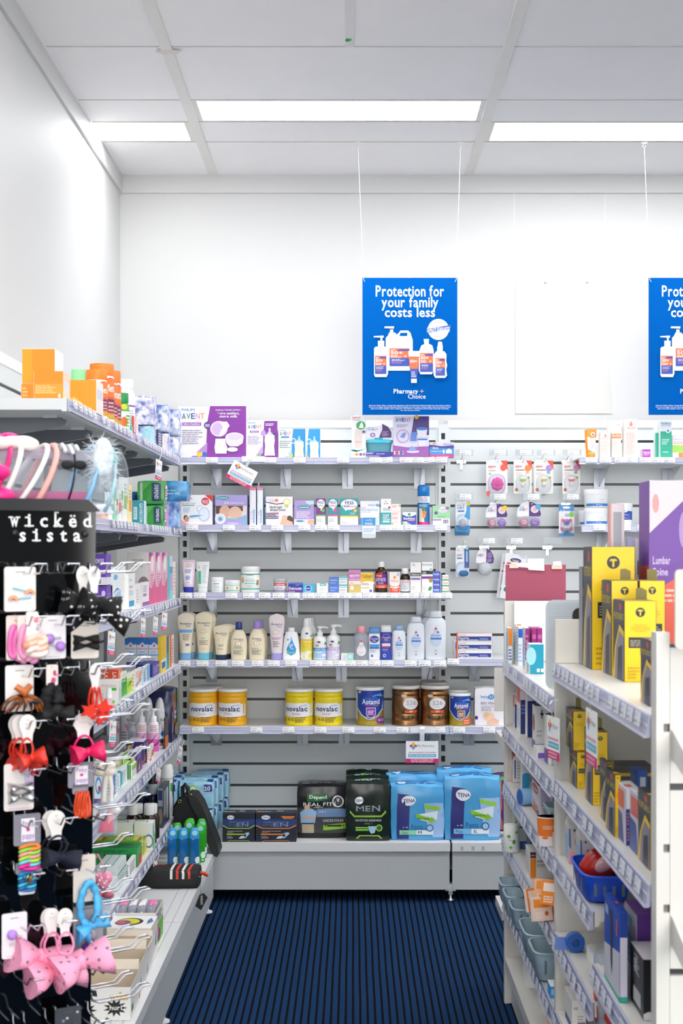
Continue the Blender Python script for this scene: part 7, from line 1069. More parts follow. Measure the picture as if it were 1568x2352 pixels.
for n, z, y0, y1, w_ in GS:
 gshelf('%s island shelf in the %s' % (n, w_), z, y0, y1); y = y0 + .03; rnd = random.Random(int(z * 1000))
 while y < y1 - .04:
  if rnd.random() < .85: tag(MB().build('price_ticket', None, (XG - .0105, y + .024, z + .0015), (math.radians(-7), 0, -PI / 2), ticket_mesh('', .046)), 'white price ticket in the %s island shelf edge, %s' % (n, w_.replace(' under the tall blue box', '')), 'ticket', 'price tickets on the island %s %s shelf' % (w_, n))
  y += .06 + .02 * rnd.random()
for y0, y1, l in ((A0, A1, 'low base shelf of the island with orange packets'), (B0, B1, 'low base shelf of the island under the brace bay')):
 o = empty('base_shelf', l, 'shelf', (XG, (y0 + y1) / 2, 0), group='base shelves'); c = (y0 + y1) / 2
 MB().box(.001, XSP - XG - .001, y0 - c, y1 - c, .145, .153, 'steelwarm').box(.001, .012, y0 - c, y1 - c, .118, .145, 'steelwarm').build('deck', o); MB().box(.023, .033, y0 - c, y1 - c, 0, .118, 'kick').build('kickboard', o)
m = MB(); m.box(XG + .03, XG + .06, BM - .02, BM + .02, 0, .74, 'steelwarm'); tag(m.build('support_post'), 'short white support between two half width island shelves', 'post')
# end cap beyond the far panel and the near post
for z, py, l in ((.845, 1690, 'upper white shelf end jutting past the island far panel'), (.268, 2074, 'lower white shelf end jutting past the island far panel')):
 m = MB(); m.box(X(1138, 5.05), XSP, 4.836, 5.06, z, z + .03, 'steelwarm'); tag(m.build('end_shelf'), l, 'shelf', 'shelves on the island end')
m = MB(); m.slab(rrect(.032, .145, .003), -.004, .004, 'e9e6e0'); tag(m.build('riser_panel', None, (X(1145, 4.85), 4.8405, Z(1583, 4.85))), 'white riser panel by the wipes packet at the island end', 'panel')
m = MB(); zt = 1.345; yp = 2.41; gx = [1.108, .80, .49]; z = 0
for g in gx[::-1] + [zt]:
 m.box(XG + .024, XG + .24, yp, yp + .012, z, g - .006, 'steelwarm'); z = g + .006
m.box(XG + .024, XG + .24, yp + .012, yp + .03, 0, zt, 'groove'); tag(m.build('slatwall_panel'), 'white slatted panel closing the near island end', 'wall panel')
m = MB(); sl = [.35, .62, .90, 1.00, 1.20]; z = 0
for s_ in sl + [zt + .02]:
 m.box(XG, XG + .022, yp - .006, yp + .035, z, s_, 'steelwarm'); z = s_ + .014
 if s_ in sl: m.box(XG, XG + .012, yp - .006, yp + .035, s_, z, 'steelwarm'); m.box(XG + .012, XG + .022, yp + .006, yp + .035, s_, z, '77746e')
tag(m.build('end_post'), 'white slotted post at the near island end', 'post')
for z, l in ((1.205, 'upper sloping bracket on the near island end'), (.895, 'middle sloping bracket on the near island end'), (.60, 'lower sloping bracket on the near island end')):
 m = MB(); vs = [(XG + .026, yp - .0, z), (XG + .026, yp - .30, z - .085), (XG + .026, yp - .30, z - .10), (XG + .026, yp - .0, z - .05)]; vs += [(x + .006, y, zz) for x, y, zz in vs]
 m.add(vs, [(0, 1, 2, 3), (7, 6, 5, 4), (0, 4, 5, 1), (1, 5, 6, 2), (2, 6, 7, 3), (3, 7, 4, 0)], 'steelwarm'); tag(m.build('shelf_bracket'), l, 'bracket', 'sloping brackets')
m = MB(); m.box(XG + .034, XG + .30, yp - .30, yp - .02, .655, .661, 'greenglass'); tag(m.build('glass_shelf'), 'greenish glass shelf on the near island end', 'shelf')
m = MB(); m.slab(rrect(.06, .13, .008), -.004, .004, 'cfcac0'); tag(m.build('plastic_divider', None, (.556, 2.37, 1.405)), 'cream plastic divider at the picture edge on the near island end', 'divider')
# back boards
m = MB(); m.slab([(X(1161, 4.86), Z(1392, 4.86)), (X(1299, 4.86), Z(1392, 4.86)), (X(1299, 4.86), Z(1297, 4.86)), (X(1161, 4.86), Z(1297, 4.86))], 0, .004, 'a34a62/.6'); o = m.build('display_board', None, (0, 4.86, 0)); tag(o, 'dusky maroon card board rising behind the island shelving', 'board')
for sh_, c, d in (([(1170, 1305), (1190, 1305), (1190, 1290), (1178, 1290), (1170, 1297)], 'f0cfc0', 0), ([(1186, 1302), (1212, 1304), (1214, 1309), (1250, 1311), (1249, 1283), (1212, 1283), (1211, 1293), (1186, 1295)], 'f3f2ef', 1), ([(1267, 1307), (1291, 1307), (1291, 1298), (1267, 1298)], 'f3cdb8', 0), ([(1270, 1299), (1289, 1299), (1288, 1289), (1270, 1290)], 'f0efec', 1)):
 k = MB(); k.slab([(X(a, 4.85), Z(b, 4.85)) for a, b in sh_], -.006 - .002 * d, -.0045 - .002 * d, c); k.build('tape', o)
m = MB(); m.box(XG + .03, XSP, 4.79, 4.806, 1.137, 1.334, 'f3f1ed'); tag(m.build('header_board'), 'cream panel behind the magenta cartons on the top plaster bay shelf', 'panel')
o = empty('plastic_divider', 'grey ribbed rounded divider before the teal carton', 'divider', (.565, 3.80, 1.137)); m = MB(); m.slab(rrect(.14, .235, .02, .01, .118), -.002, .002, 'c3ccd2/.3')
k = .01
while k < .23: m.box(-.055, .078, -.0026, -.002, k, k + .0012, 'aab5bc/.3'); k += .0065
m.build('sheet', o); MB().slab(rrect(.12, .10, .018, .07, .165), -.0042, -.003, '241d1c').build('cutout', o)
# ---------------------------------------------------------------- island goods
def RG(name, label, pe, pa, pb, py, z, fc, F=(), L=(), Y=None, xf=None, h=None, sc=None, tc=None, d=None, group=None, **k):
 # end face towards the camera spans pixels pa..pb at depth Y; the aisle face recedes from pa to pe
 xf = xf or .525; Y = Y or xf * K / (pa - CX); xa = X(pa, Y); xb = X(pb, Y); Y2 = Y + d if d else xa * K / (pe - CX)
 return carton(name, label, xa, xb, Y, max(Y2, Y + .012), z + .0006, z + .0006 + h if h else Z(py, Y), fc, sc or fc, tc, F, (), L, k.pop('T', ()), group, **k)
ZA = [1.135, .922, .737, .553, .358]; ZBt, ZB2, ZB3, ZB4, ZBn = 1.222, .935, .745, .555, .640
bl_, or_ = '2f7fd0', 'f08a1c'
for pe, pa, pb, py, F, c, l in ((1160, 1167, 1176, 1443, [('r', 0, .5, 1, 1, or_), ('l', .1, .1, .9, .45, 4, '7a5a9a')], 'e6eef4', 'white and orange slim carton nearest the cream panel edge'), (1176, 1184, 1196, 1434, [('r', .2, .9, 1, 1, or_), ('l', .1, .1, .9, .5, 4, 'a9b4c4')], 'efece6', 'tall white carton with orange top, top plaster bay shelf'), (1182, 1190, 1200, 1440, [('r', 0, .72, 1, .95, '2060c8'), ('l', .1, .1, .9, .6, 5, 'a9c4e6')], 'eaf0f6', 'white carton with blue cap band, top plaster bay shelf'), (1196, 1206, 1216, 1443, [('r', 0, .25, 1, 1, 'a01f7a'), ('l', .1, .3, .9, .9, 5, 'd87ab8')], 'dfeaf4', 'first magenta slim carton from the cream panel edge')):
 RG('plaster_box', l, pe, pa, pb, py, ZA[0], c, F, [('l', .1, .1, .9, .9, 10, '8fc0e6'), ('r', 0, .1, .3, .8, 'b9dcf0')], Y=min(.527 * K / (pa - CX), 4.70), d=.07)
for pe, pa, pb, l in ((1218, 1221, 1232, 'second magenta slim carton from the cream panel edge'), (1231, 1233, 1245, 'third magenta slim carton from the cream panel edge')): RG('plaster_box', l, pe, pa, pb, 1443, ZA[0], 'a01f7a', [('e', .5, .8, .4, .06, 'c85aa8'), ('e', .5, .6, .4, .05, 'c85aa8'), ('e', .5, .4, .4, .05, 'c85aa8'), ('l', .2, .1, .8, .3, 3, 'd87ab8')], Y=4.42, d=.1)
RG('tissue_box', 'teal carton with glowing circle beside the grey divider', 1209, 1216, 1249, 1480, ZA[0], '12a2c0', [('e', .1, .6, .35, .3, 'a9e0ea'), ('r', .5, .06, .7, .18, 'f2f4f4'), ('r', .78, .06, .96, .18, 'f2f4f4')], [('l', .1, .4, .9, .9, 5, 'f2f2f2'), ('r', 0, 0, .4, .6, 'e8d2b4')], xf=.525, sc='d6eef2')
# second plaster bay shelf
def aid(pe, pa, pb, py, l, d=None): return RG('plaster_box', l, pe, pa, pb, py, ZA[1], 'ece9ea', [('t', .1, .86, .9, .94, 'BAND-AID', 'd8463a'), ('r', 0, 0, 1, .68, '1c2a78'), ('l', .1, .4, .9, .62, 3, '6a7ac0')], [('r', .1, .6, .9, .95, 'd84a3a'), ('l', .1, .1, .9, .5, 6, '9fc4e6')], xf=.53, d=d, group='red white and navy plaster cartons')
aid(1170, 1175, 1185, 1584, 'shorter red white and navy plaster carton nearest the far panel'); aid(1178, 1182, 1191, 1593, 'lowest red white and navy plaster carton'); aid(1186, 1195, 1210, 1571, 'tall red white and navy plaster carton in front'); RG('plaster_box', 'tall red white and navy plaster carton behind the rounded card', 1208, 1211, 1230, 1571, ZA[1], 'ece9ea', [('t', .1, .86, .9, .94, 'BAND-AID', 'd8463a'), ('r', 0, 0, 1, .68, '1c2a78')], Y=4.5, d=.06, group='red white and navy plaster cartons')
m = MB(); m.slab([(-.035, 0), (.035, 0), (.035, .145), (.0, .15), (-.012, .12), (-.018, .08), (-.03, .04)], -.001, .001, 'd9cfd6', 'd9d0d8'); m.slab([(.0, .02), (.034, .05), (.034, .1), (.012, .08)], -.0016, -.001, 'a89a72'); tag(m.build('header_card', None, (.585, 4.25, ZA[1] + .001)), 'lilac grey curved card leaning beside the tall plaster carton', 'card')
o = empty('plastic_tray', 'clear plastic tray with small vials on the second plaster bay shelf', 'tray', (.565, 3.93, ZA[1] + .001)); m = MB(); m.box(-.03, .03, -.03, .03, 0, .002, 'clear').box(-.03, -.0285, -.03, .03, .002, .10, 'clear').box(.0285, .03, -.03, .03, .002, .10, 'clear').box(-.0285, .0285, -.03, -.0285, .002, .10, 'clear').box(-.0285, .0285, .0285, .03, .002, .10, 'clear'); m.build('tray', o)
for i in range(4): v = MB(); v.loft([(0, .009, .009), (.03, .009, .009), (.035, .006, .006)], 'e6e2e4', 2, 10); v.build('vial', o, (-.015 + .028 * (i % 2), -.015 + .028 * (i // 2), .003))
cross = [('r', .46, .72, .54, .92, '20243f'), ('r', .38, .79, .62, .85, '20243f')]
RG('dressing_box', 'white carton with navy cross, larger one', 1222, 1229, 1259, 1622, ZA[1], 'ebe9e7', cross + [('r', 0, .06, 1, .13, '5a3aa8'), ('l', .1, .3, .6, .5, 2, 'c0bcc0')], [('e', .5, .6, .4, .2, '9a6a4a'), ('r', 0, 0, 1, .2, '6a5aa0')], xf=.53, tc='55505c'); RG('dressing_box', 'white carton with navy cross half hidden by the upright panel', 1250, 1258, 1285, 1645, ZA[1], 'ebe9e7', cross + [('l', .3, .1, .7, .2, 2, 'a9a6aa')], [('r', 0, 0, 1, .3, '5a4a9a')], xf=.527, tc='4a4650')
RG('dressing_box', 'flat white carton with violet stripe under the teal basket', 1226, 1232, 1262, 1725, ZA[1], 'eceae8', [('r', .1, .1, .9, .6, '7a5ac0')], Y=4.02, h=.03, d=.08)
def basket(label, x0, x1, y0, y1, z, h, key='a9bfca/.35', tilt=0):
 o = empty('plastic_basket', label, 'basket', ((x0 + x1) / 2, (y0 + y1) / 2, z), (tilt, 0, 0), 'pale blue plastic baskets'); a, b = (x1 - x0) / 2, (y1 - y0) / 2; t = .85
 m = MB(); pr = [(.0, a * t * .9, b * t * .9), (.003, a * t, b * t), (h, a, b)]
 m.loft(pr, key, 5, 32, False); m.loft([(0, .001, .001), (.0, a * t * .9, b * t * .9)], key, 5, 32, False); m.loft([(.004, a * t * .86, b * t * .86), (h, a - .0025, b - .0025)], key, 5, 32, False); m.build('body', o)
 r = MB(); r.tube([(a * math.copysign(abs(math.cos(q)) ** .4, math.cos(q)), b * math.copysign(abs(math.sin(q)) ** .4, math.sin(q)), h) for q in [2 * PI * k / 28 for k in range(28)]], .0035, key, 6, True); r.build('rim', o)
 s_ = MB()
 for i in range(4):
  x = -a * .55 + a * 1.1 * i / 3; y = -b * (t + (1 - t) * .5) - .0012; s_.box(x - .003, x + .003, y - .0008, y, h * .28, h * .78, '5f717c')
 for i in range(3):
  y = -b * .5 + b * i / 2; x = -a * (t + (1 - t) * .5) - .0012; s_.box(x - .0008, x, y - .003, y + .003, h * .28, h * .78, '5f717c')
 s_.build('slot_pattern', o); return o
basket('pale blue slotted basket on the second plaster bay shelf', .535, .64, 3.66, 3.80, ZA[1] + .001, .082)
# third plaster bay shelf
RG('bandage_box', 'rust red and white carton on the third plaster bay shelf', 1172, 1177, 1197, 1712, ZA[2], 'e9e3e0', [('r', 0, .78, 1, 1, '9a3424'), ('p', [(0, .8), (1, .8), (.9, .7), (.3, .74), (.1, .66)], '9a3424'), ('r', .2, .1, .35, .6, '3a5ab0'), ('l', .5, .1, .9, .6, 6, 'c0b8b8')], [('r', 0, .6, 1, 1, 'b04a34'), ('e', .5, .2, .4, .2, 'c08a5a')], xf=.527, tc='a8503a')
RG('bandage_box', 'white and aqua carton leaning next to the rust red one', 1196, 1199, 1216, 1724, ZA[2], 'e6e8ec', [('r', 0, 0, 1, .48, '2f9ac8'), ('p', [(0, .48), (1, .4), (1, .5), (.5, .52)], '2f9ac8'), ('e', .4, .85, .2, .05, 'c0463a'), ('t', .2, .62, .8, .7, 'Tegaderm', '8a9ab0', 0)], Y=4.50, d=.05)
o = empty('tape_roll', 'pale blue roll of tape with navy label face', 'tape', (X(1200, 4.35) + .008, 4.35, ZA[2] + .026), (0, PI / 2, .3)); m = MB(); m.loft([(-.018, .025, .025), (.022, .025, .025)], '8fc0e6/.3', 2, 28); m.loft([(-.0192, .018, .018), (-.018, .024, .024)], '2f62b4', 2, 24); m.build('roll', o)
basket('narrow pale blue basket behind the foot care carton', .535, .585, 3.98, 4.08, ZA[2] + .001, .055)
soft('bandage_pack', 'teal clear bag under the shelf edge beside the aqua carton', .60, 4.36, ZA[2] + .001, .09, .12, .10, 'tealclear', puff=.9, seed=4., n=8)
RG('foot_care_box', 'white carton with dark red crest and foot picture', 1221, 1237, 1270, 1806, ZA[2], 'dcd4de', [('r', .15, .3, .8, .9, 'b4a8c8'), ('l', .2, .1, .8, .3, 3, '9a8fb0')], [('e', .5, .78, .42, .16, 'a82e26'), ('t', .2, .72, .8, .82, 'Compeed', 'f2ecea'), ('p', [(0, .62), (1, .56), (1, .62), (.6, .6), (0, .68)], 'e8c83a'), ('p', [(.2, .02), (.7, 0), (.9, .3), (.5, .25), (.3, .4)], 'c08a5a'), ('r', 0, 0, 1, .05, 'b83a3a'), ('p', [(.5, 0), (1, 0), (1, .2)], '4a4a7a')], xf=.535, tc='a03a30')
def cup(label, px, Y, z, h, w_): return vessel('strapping_pack', label, X(px, Y), Y + .02, z, w_, h, 'f07a1c', [(0, .9), (1, 1)], .8, 2, [('r', .02, 0, .98, .35, 'ece4e6'), ('e', .3, .3, .14, .05, 'f07a1c'), ('l', .2, .6, .8, .74, 2, 'f8dcc0'), ('r', .6, .1, .95, .5, 'f0cdb8')], [('rim', 'f3ded0', [(.96, 1.02), (.985, 1.05), (1, 1.03)], .8, 2)], cat='pack')
cup('orange and white rounded strapping pack, inner one', 1262, 3.74, ZA[2] + .001, .075, .06);
soft('blister_bag', 'clear bag with black clips next to the orange rounded pack', .575, 3.665, ZA[2] + .001, .05, .05, .085, 'film', [('p', [(.2, .05), (.6, .1), (.5, .7), (.3, .6)], '1c1c1e'), ('r', .7, .1, .85, .9, '8fc0e6')], puff=.7, seed=6., n=7)
# fourth plaster bay shelf
basket('small pale blue basket at the island far panel', .528, .575, 4.62, 4.74, ZA[3] + .001, .045)
V_ = lambda *a, **k: vessel(*a, **k)
V_('bandage_roll', 'white roll with green leaf print at the island far panel', X(1167, 4.55) + .012, 4.57, ZA[3] + .001, .05, .085, 'eef0ea', [(0, .92), (.05, 1), (.95, 1), (1, .92)], 1, 2, [('e', .3, .6, .1, .06, '4aa03a'), ('e', .6, .4, .1, .08, '4aa03a'), ('e', .4, .2, .1, .05, '5ab04a'), ('e', .75, .75, .09, .05, '5ab04a'), ('t', .3, .44, .7, .5, 'Motifs', '5aa84a', 0)], cat='roll')
RG('bandage_box', 'tall cream carton with green sprig on the fourth plaster bay shelf', 1174, 1178, 1205, 1842, ZA[3], 'e6e2d6', [('e', .3, .42, .14, .03, '4a9a3a'), ('t', .1, .34, .45, .39, 'Mo', '4a9a3a'), ('r', .3, .8, .6, .92, '8fb07a'), ('l', .1, .2, .4, .3, 2, '8a8a86'), ('l', .5, .55, .9, .6, 1, '8a8a86')], [('l', .1, .1, .9, .9, 8, 'c0bcae')], xf=.53)
RG('supplies_box', 'grey and navy carton with large white letters', 1186, 1193, 1222, 1898, ZA[3], 'b4bcc4', [('r', 0, 0, 1, .34, '1c4a94'), ('t', .35, .06, .98, .28, 'MEI', 'e9ecf2'), ('r', 0, .92, 1, 1, '24406e')], [('r', 0, 0, 1, .4, '5fa0d0'), ('l', .1, .5, .9, .9, 4, '8fa4b8')], xf=.53)
for i in range(6): RG('dressing_sachet', 'navy upright sachet, %s in a row of six' % ORD[i], 0, 1216 + i * 4.4, 1218 + i * 4.4, 1890 + i * 3, ZA[3], '1c2f6e', [('r', 0, .1, .4, .9, '8fa9d0')], Y=4.45, d=.08, group='navy sachets', flap=False)
RG('dressing_box', 'white carton lying before the navy lettered one', 1188, 1196, 1212, 1945, ZA[3], 'e2e0e6', [('l', .1, .2, .9, .8, 3, 'c0bcc8')], [('r', .1, .1, .8, .8, '9fc4ea')], xf=.535)
RG('remover_wipe_box', 'large white carton with maroon square over orange block', 1204, 1216, 1272, 1955, ZA[3], 'e0dedb', [('r', .02, .74, .26, .96, '5a1a36'), ('r', .02, 0, .26, .72, 'ef8a14'), ('t', .3, .58, .62, .66, 'REMOVE', '2a2a2e'), ('l', .3, .42, .68, .54, 2, '8a8a8e'), ('l', .05, .82, .24, .9, 1, 'c9a0b0')], [('l', .1, .2, .9, .8, 4, 'd0c0ba')], Y=4.20, d=.1, tc='ece8e4')
for i, (px, Y, dz, ry, c) in enumerate(((1232, 3.80, .0, .5, 'f0841c'), (1250, 3.77, .03, -.4, 'f5b48a'), (1262, 3.72, .0, -.2, 'f0821a'), (1246, 3.70, .0, .3, 'f3d2c4'), (1266, 3.68, .045, -.5, 'f08a24'))):
 carton('medication_sachet', 'orange and white sachet tossed in a heap, %s' % ('at the shelf edge', 'leaning on top', 'upright against the panel', 'pale one lying low', 'topmost by the panel')[i], X(px, Y) - .028, X(px, Y) + .028, Y, Y + .012, ZA[3] + .002 + dz, ZA[3] + .062 + dz, c, 'f3dccc', None, [('r', .1, .55, .9, .9, 'f6e2d4' if i % 2 == 0 else 'f0902a'), ('l', .15, .1, .8, .4, 3, 'f8e8dc'), ('e', .7, .3, .1, .1, 'c8643a')], group='orange sachets', rz=ry, rx=-.25, flap=False)
soft('medication_bag', 'clear bag with pale green print above the orange sachets', .60, 3.74, ZA[3] + .055, .085, .05, .04, 'film', [('l', .1, .2, .9, .8, 3, '8fc0a0')], puff=.8, seed=3., n=7)
# fifth plaster bay shelf: baskets
for i, (x0, x1, y0, y1, l) in enumerate(((.53, .59, 4.66, 4.79, 'first from the far panel'), (.53, .585, 4.50, 4.63, 'second from the far panel'), (.532, .64, 4.34, 4.48, 'third from the far panel'), (.575, .65, 4.22, 4.33, 'fourth from the far panel, set back'), (.53, .655, 4.0, 4.2, 'fifth from the far panel, large'), (.532, .66, 3.82, 3.985, 'sixth from the far panel, large'), (.60, .69, 3.70, 3.81, 'seventh from the far panel, set back'), (.60, .68, 3.635, 3.695, 'nearest the upright panel'))):
 basket('pale blue basket on the fifth plaster bay shelf, ' + l, x0 - .052, x1 - .052, y0, y1, ZA[4] + .004, .062 if i < 4 else .075)
m = MB(); m.slab(rrect(.12, .15, .004, .03, .09), -.001, .001, 'dcdad2'); ink(m, lambda u, v, e: (-.03 + u * .12, -.0012 - e, .015 + .15 * v), [('e', .25, .75, .06, .05, '1f8a4a'), ('e', .32, .52, .07, .05, '1f8a4a'), ('e', .4, .3, .1, .07, '1f8a4a'), ('l', .3, .15, .8, .5, 4, '8fc09a')]); tag(m.build('info_card', None, (.68, 4.21, ZA[4] + .002), (0, 0, -.3)), 'pale card with green dots standing between the blue baskets', 'card')
RG('plaster_box', 'blue and white small carton at the blue basket shelf edge', 1255, 1264, 1284, 2238, ZA[4], '2f9ae0', [('t', .1, .3, .5, .8, 'Plasters', 'e6f2fa', 1, 0, -90), ('r', .6, 0, 1, 1, 'f0f2f3')], [('r', .1, 0, .9, 1, '2f9ae0')], Y=3.70, d=.06, h=.03, tc='eef0f2')
# base shelf of the plaster bay
soft('cotton_bag', 'white tissue wrapped bag on the low island shelf', .585, 4.52, .154, .10, .14, .075, 'f0efee', puff=.9, seed=9., n=8)
for i in range(3): carton('gauze_box', 'flat white carton with green lines, %s of three in a pile' % ('lowest', 'middle', 'topmost')[i], .555, .70, 4.20 + i * .006, 4.36, .154 + i * .0305, .184 + i * .0305, 'ecebe6', None, None, [('r', .4, 0, .42, 1, '2f9a4a'), ('r', .5, 0, .55, 1, '2f9a4a')], (), (), [('r', .4, .0, .42, 1, '2f9a4a'), ('r', .5, .2, .56, .9, '2f9a4a')], 'flat white green lined cartons')
for i in range(3): carton('dressing_box', 'flat orange and white carton, %s of three in a pile' % ('lowest', 'middle', 'topmost')[i], .555, .70, 4.03, 4.15, .154 + i * .022, .1755 + i * .022, 'f0dccc', 'f0dccc', 'f0e6dc', [('r', .08, 0, .98, .7, 'f08418'), ('t', .12, .1, .3, .6, 'CURE', 'f6e0cc')], (), [('l', .1, .1, .9, .9, 3, 'e8703a')], [('r', .1, .1, .3, .3, 'e0562a')], 'flat orange white cartons')
for i in range(2): tag(MB().slab(rrect(.13, .085, .003), -.001, .001, 'e9e8e4').build('leaflet', None, (.60 + .015 * i, 3.72 + .03 * i, .158 + i * .004), (-1.45, 0, .1 * i)), 'white printed leaflet lying on the low island shelf, %s one' % ('lower', 'upper')[i], 'leaflet', 'leaflets on the low island shelf')
# ---------------------------------------------------------------- brace bay
ye = 'fcd000'; dk = '3a3c46'
def logo(u, v, r, asp): return [('e', u, v, r * 1.12, r * 1.12 * asp, 'e9d44a'), ('e', u, v, r, r * asp, '1c1a12'), ('r', u - r * .16, v - r * .7 * asp, u + r * .16, v + r * .45 * asp, 'e2c21c'), ('p', [(u - r * .62, v + r * .2 * asp), (u + r * .62, v + r * .2 * asp), (u + r * .4, v + r * .55 * asp), (u - r * .4, v + r * .55 * asp)], 'e2c21c')]
def brace(label, pe, pa, pb, Y, z, h, d, panel=True, tab=True, **k):
 a = X(pa, Y); b = X(pb, Y); asp = (b - a) / h
 F = logo(.5, 1 - .5 * asp * .6 - .02, .15, asp) + [('t', .3, .70, .7, .715, 'Supported by', 'a89010', 0), ('t', .22, .672, .78, .69, 'Our Expert Panel of', 'a89010', 0), ('t', .2, .645, .8, .663, 'Medical Professionals', 'a89010', 0), ('t', .3, .62, .7, .636, 'and Engineers', 'a89010', 0), ('l', .1, .04, .5, .2, 4, 'c8a810')] + ([('r', .14, .42, .88, .55, '1a1812'), ('l', .18, .44, .84, .53, 4, 'a8a090')] if panel else [])
 L = [('r', 0, .72, 1, 1, '4a4c56'), ('e', .65, .92, .12, .05, 'd8453a'), ('t', .1, .76, .95, .84, 'FUTURO', 'd8c02a'), ('p', [(0, 0), (1, 0), (1, .62), (.6, .7), (.2, .4)], 'f0c81c'), ('p', [(.15, 0), (1, 0), (1, .55), (.6, .62), (.3, .4)], '8a8290'), ('p', [(.4, .0), (.9, .0), (.85, .45), (.5, .4)], '2f2e36')]
 o = carton('brace_box', label, a, b, Y, Y + d, z + .0006, z + h, ye, dk, dk, F, (), L, [('p', [(0, .1), (1, .1), (1, .22), (0, .3)], ye)], 'yellow brace boxes', **k)
 if tab:
  t = MB(); q = min(.012, (b - a) * .2); t.slab([(-q, 0), (q, 0), (q, .02), (0, .026), (-q, .024)], 0, .001, '7a6c1c'); t.build('hang_tab', o, ((b - a) * .28, .02, h));
 return o
brace('tallest yellow brace box on the top brace bay shelf', 1345, 1358, 1458, 3.40, ZBt, .288, .12, tab=False)
brace('narrow yellow brace box between the tallest one and the front one', 1392, 1403, 1465, 3.23, ZBt, .212, .12, panel=False); brace('yellow brace box beside the narrow one, towards the spine', 1466, 1468, 1527, 3.22, ZBt, .212, .12)
brace('front yellow brace box with dark sleeve window', 1408, 1433, 1507, 3.08, ZBt, .172, .13)
brace('small yellow brace box behind the slotted post', 1480, 1496, 1540, 2.58, ZBt, .118, .1, panel=False, tab=False); brace('second small brace box behind the slotted post', 1494, 1512, 1545, 2.68, ZBt, .10, .06, panel=False, tab=False)
carton('brace_box', 'grey backed brace box hidden beyond the tallest yellow one', X(1332, 3.56), X(1352, 3.56), 3.53, 3.58, ZBt + .001, ZBt + .24, '6a6b74', '8a8a92', None, [('t', .1, .7, .9, .78, 'FUTURO', 'd8c02a'), ('e', .6, .85, .2, .04, 'd8453a')], group='yellow brace boxes')
carton('inflator_box', 'white carton reading INFL behind the yellow brace boxes', X(1457, 3.51), X(1520, 3.51), 3.51, 3.58, ZBt + .001, Z(1238, 3.51), 'f0ece2', None, None, [('t', .1, .72, .82, .83, 'INFLA', '2f2740'), ('e', .4, .42, .25, .04, 'd8c29a')])
x0 = X(1490, 3.38); carton('lumbar_support_box', 'big purple and orange carton cut off by the picture edge', x0, x0 + .11, 3.38, 3.5, ZBt + .001, Z(1104, 3.38), 'd8d2d6', '7a4aa0', 'd8d4d8', [('p', [(0, .38), (1, .82), (1, 0), (0, 0)], 'e2563a'), ('p', [(0, .72), (0, .40), (1, .55), (1, .96)], '6a3a9a'), ('p', [(0, .72), (0, .5), (1, .62), (1, .96)], '6e3f9e'), ('e', .14, .88, .07, .05, 'd89a9a'), ('t', .08, .56, .45, .6, 'Lumbar', 'd2c0e2'), ('t', .08, .5, .4, .54, 'Spine', 'd2c0e2'), ('l', .1, .36, .8, .44, 3, 'f2c0a8'), ('e', .75, .74, .12, .1, 'a98ac8'), ('p', [(0, 0), (.3, 0), (.1, .15), (0, .2)], '7a4a8a')], (), [('r', 0, 0, 1, .55, 'e2563a')])
carton('photo_frame_box', 'tilted pink and grey carton leaning behind the tallest yellow box', X(1398, 3.56), X(1430, 3.56), 3.54, 3.58, ZBt + .001, Z(1158, 3.56), 'e3dcdc', 'e8b4ac', None, [('r', .2, .05, .8, .55, 'b9b4b8'), ('r', .2, .6, .8, .95, 'a9a8ae'), ('r', 0, 0, .1, 1, 'eab0a8')], group=None)
carton('photo_box', 'small carton with castle view behind the white INFL carton', X(1441, 3.5), X(1456, 3.5), 3.5, 3.53, ZBt + .001, Z(1233, 3.5), 'a9aac8', None, None, [('r', 0, 0, 1, .87, '8f9ac0'), ('p', [(0, .0), (1, 0), (1, .85), (.6, .86), (.4, .84), (0, .85)], '4a4c4a')])
m = MB(); m.box(X(1276, 3.58), X(1346, 3.58), 3.585, 3.597, ZBt + .001, Z(1423, 3.58), 'ece8de'); tag(m.build('header_board'), 'cream panel between the grey divider and tallest yellow box', 'panel');
# second brace bay shelf
def bz(pxe, pa, pb, Y, z0, py, l, **k): return brace(l, pxe, pa, pb, Y, z0, Z(py, Y) - z0, .11, **k)
b1 = bz(1306, 1324, 1352, 3.45, ZB2, 1728, 'yellow brace box under another one by the divider'); bz(1305, 1315, 1346, 3.47, Z(1726, 3.45), 1634, 'yellow brace box stacked on top by the divider', panel=False)
bz(1350, 1360, 1396, 3.22, ZB2, 1682, 'tall yellow brace box behind the rewards card'); bz(1366, 1398, 1408, 2.98, ZB2, 1757, 'dark topped brace box, first in the front row', panel=False, tab=False); bz(1390, 1412, 1425, 2.86, ZB2, 1780, 'dark topped brace box, second in the front row', panel=False)
carton('brace_box', 'dark brace box lying at the back of the second brace shelf', X(1400, 3.3), X(1500, 3.3), 3.3, 3.4, ZB2 + .001, ZB2 + .075, '2c2d32', '2c2d32', '4a4b50', [('r', 0, .7, 1, .8, 'd8b81c')], group='yellow brace boxes')
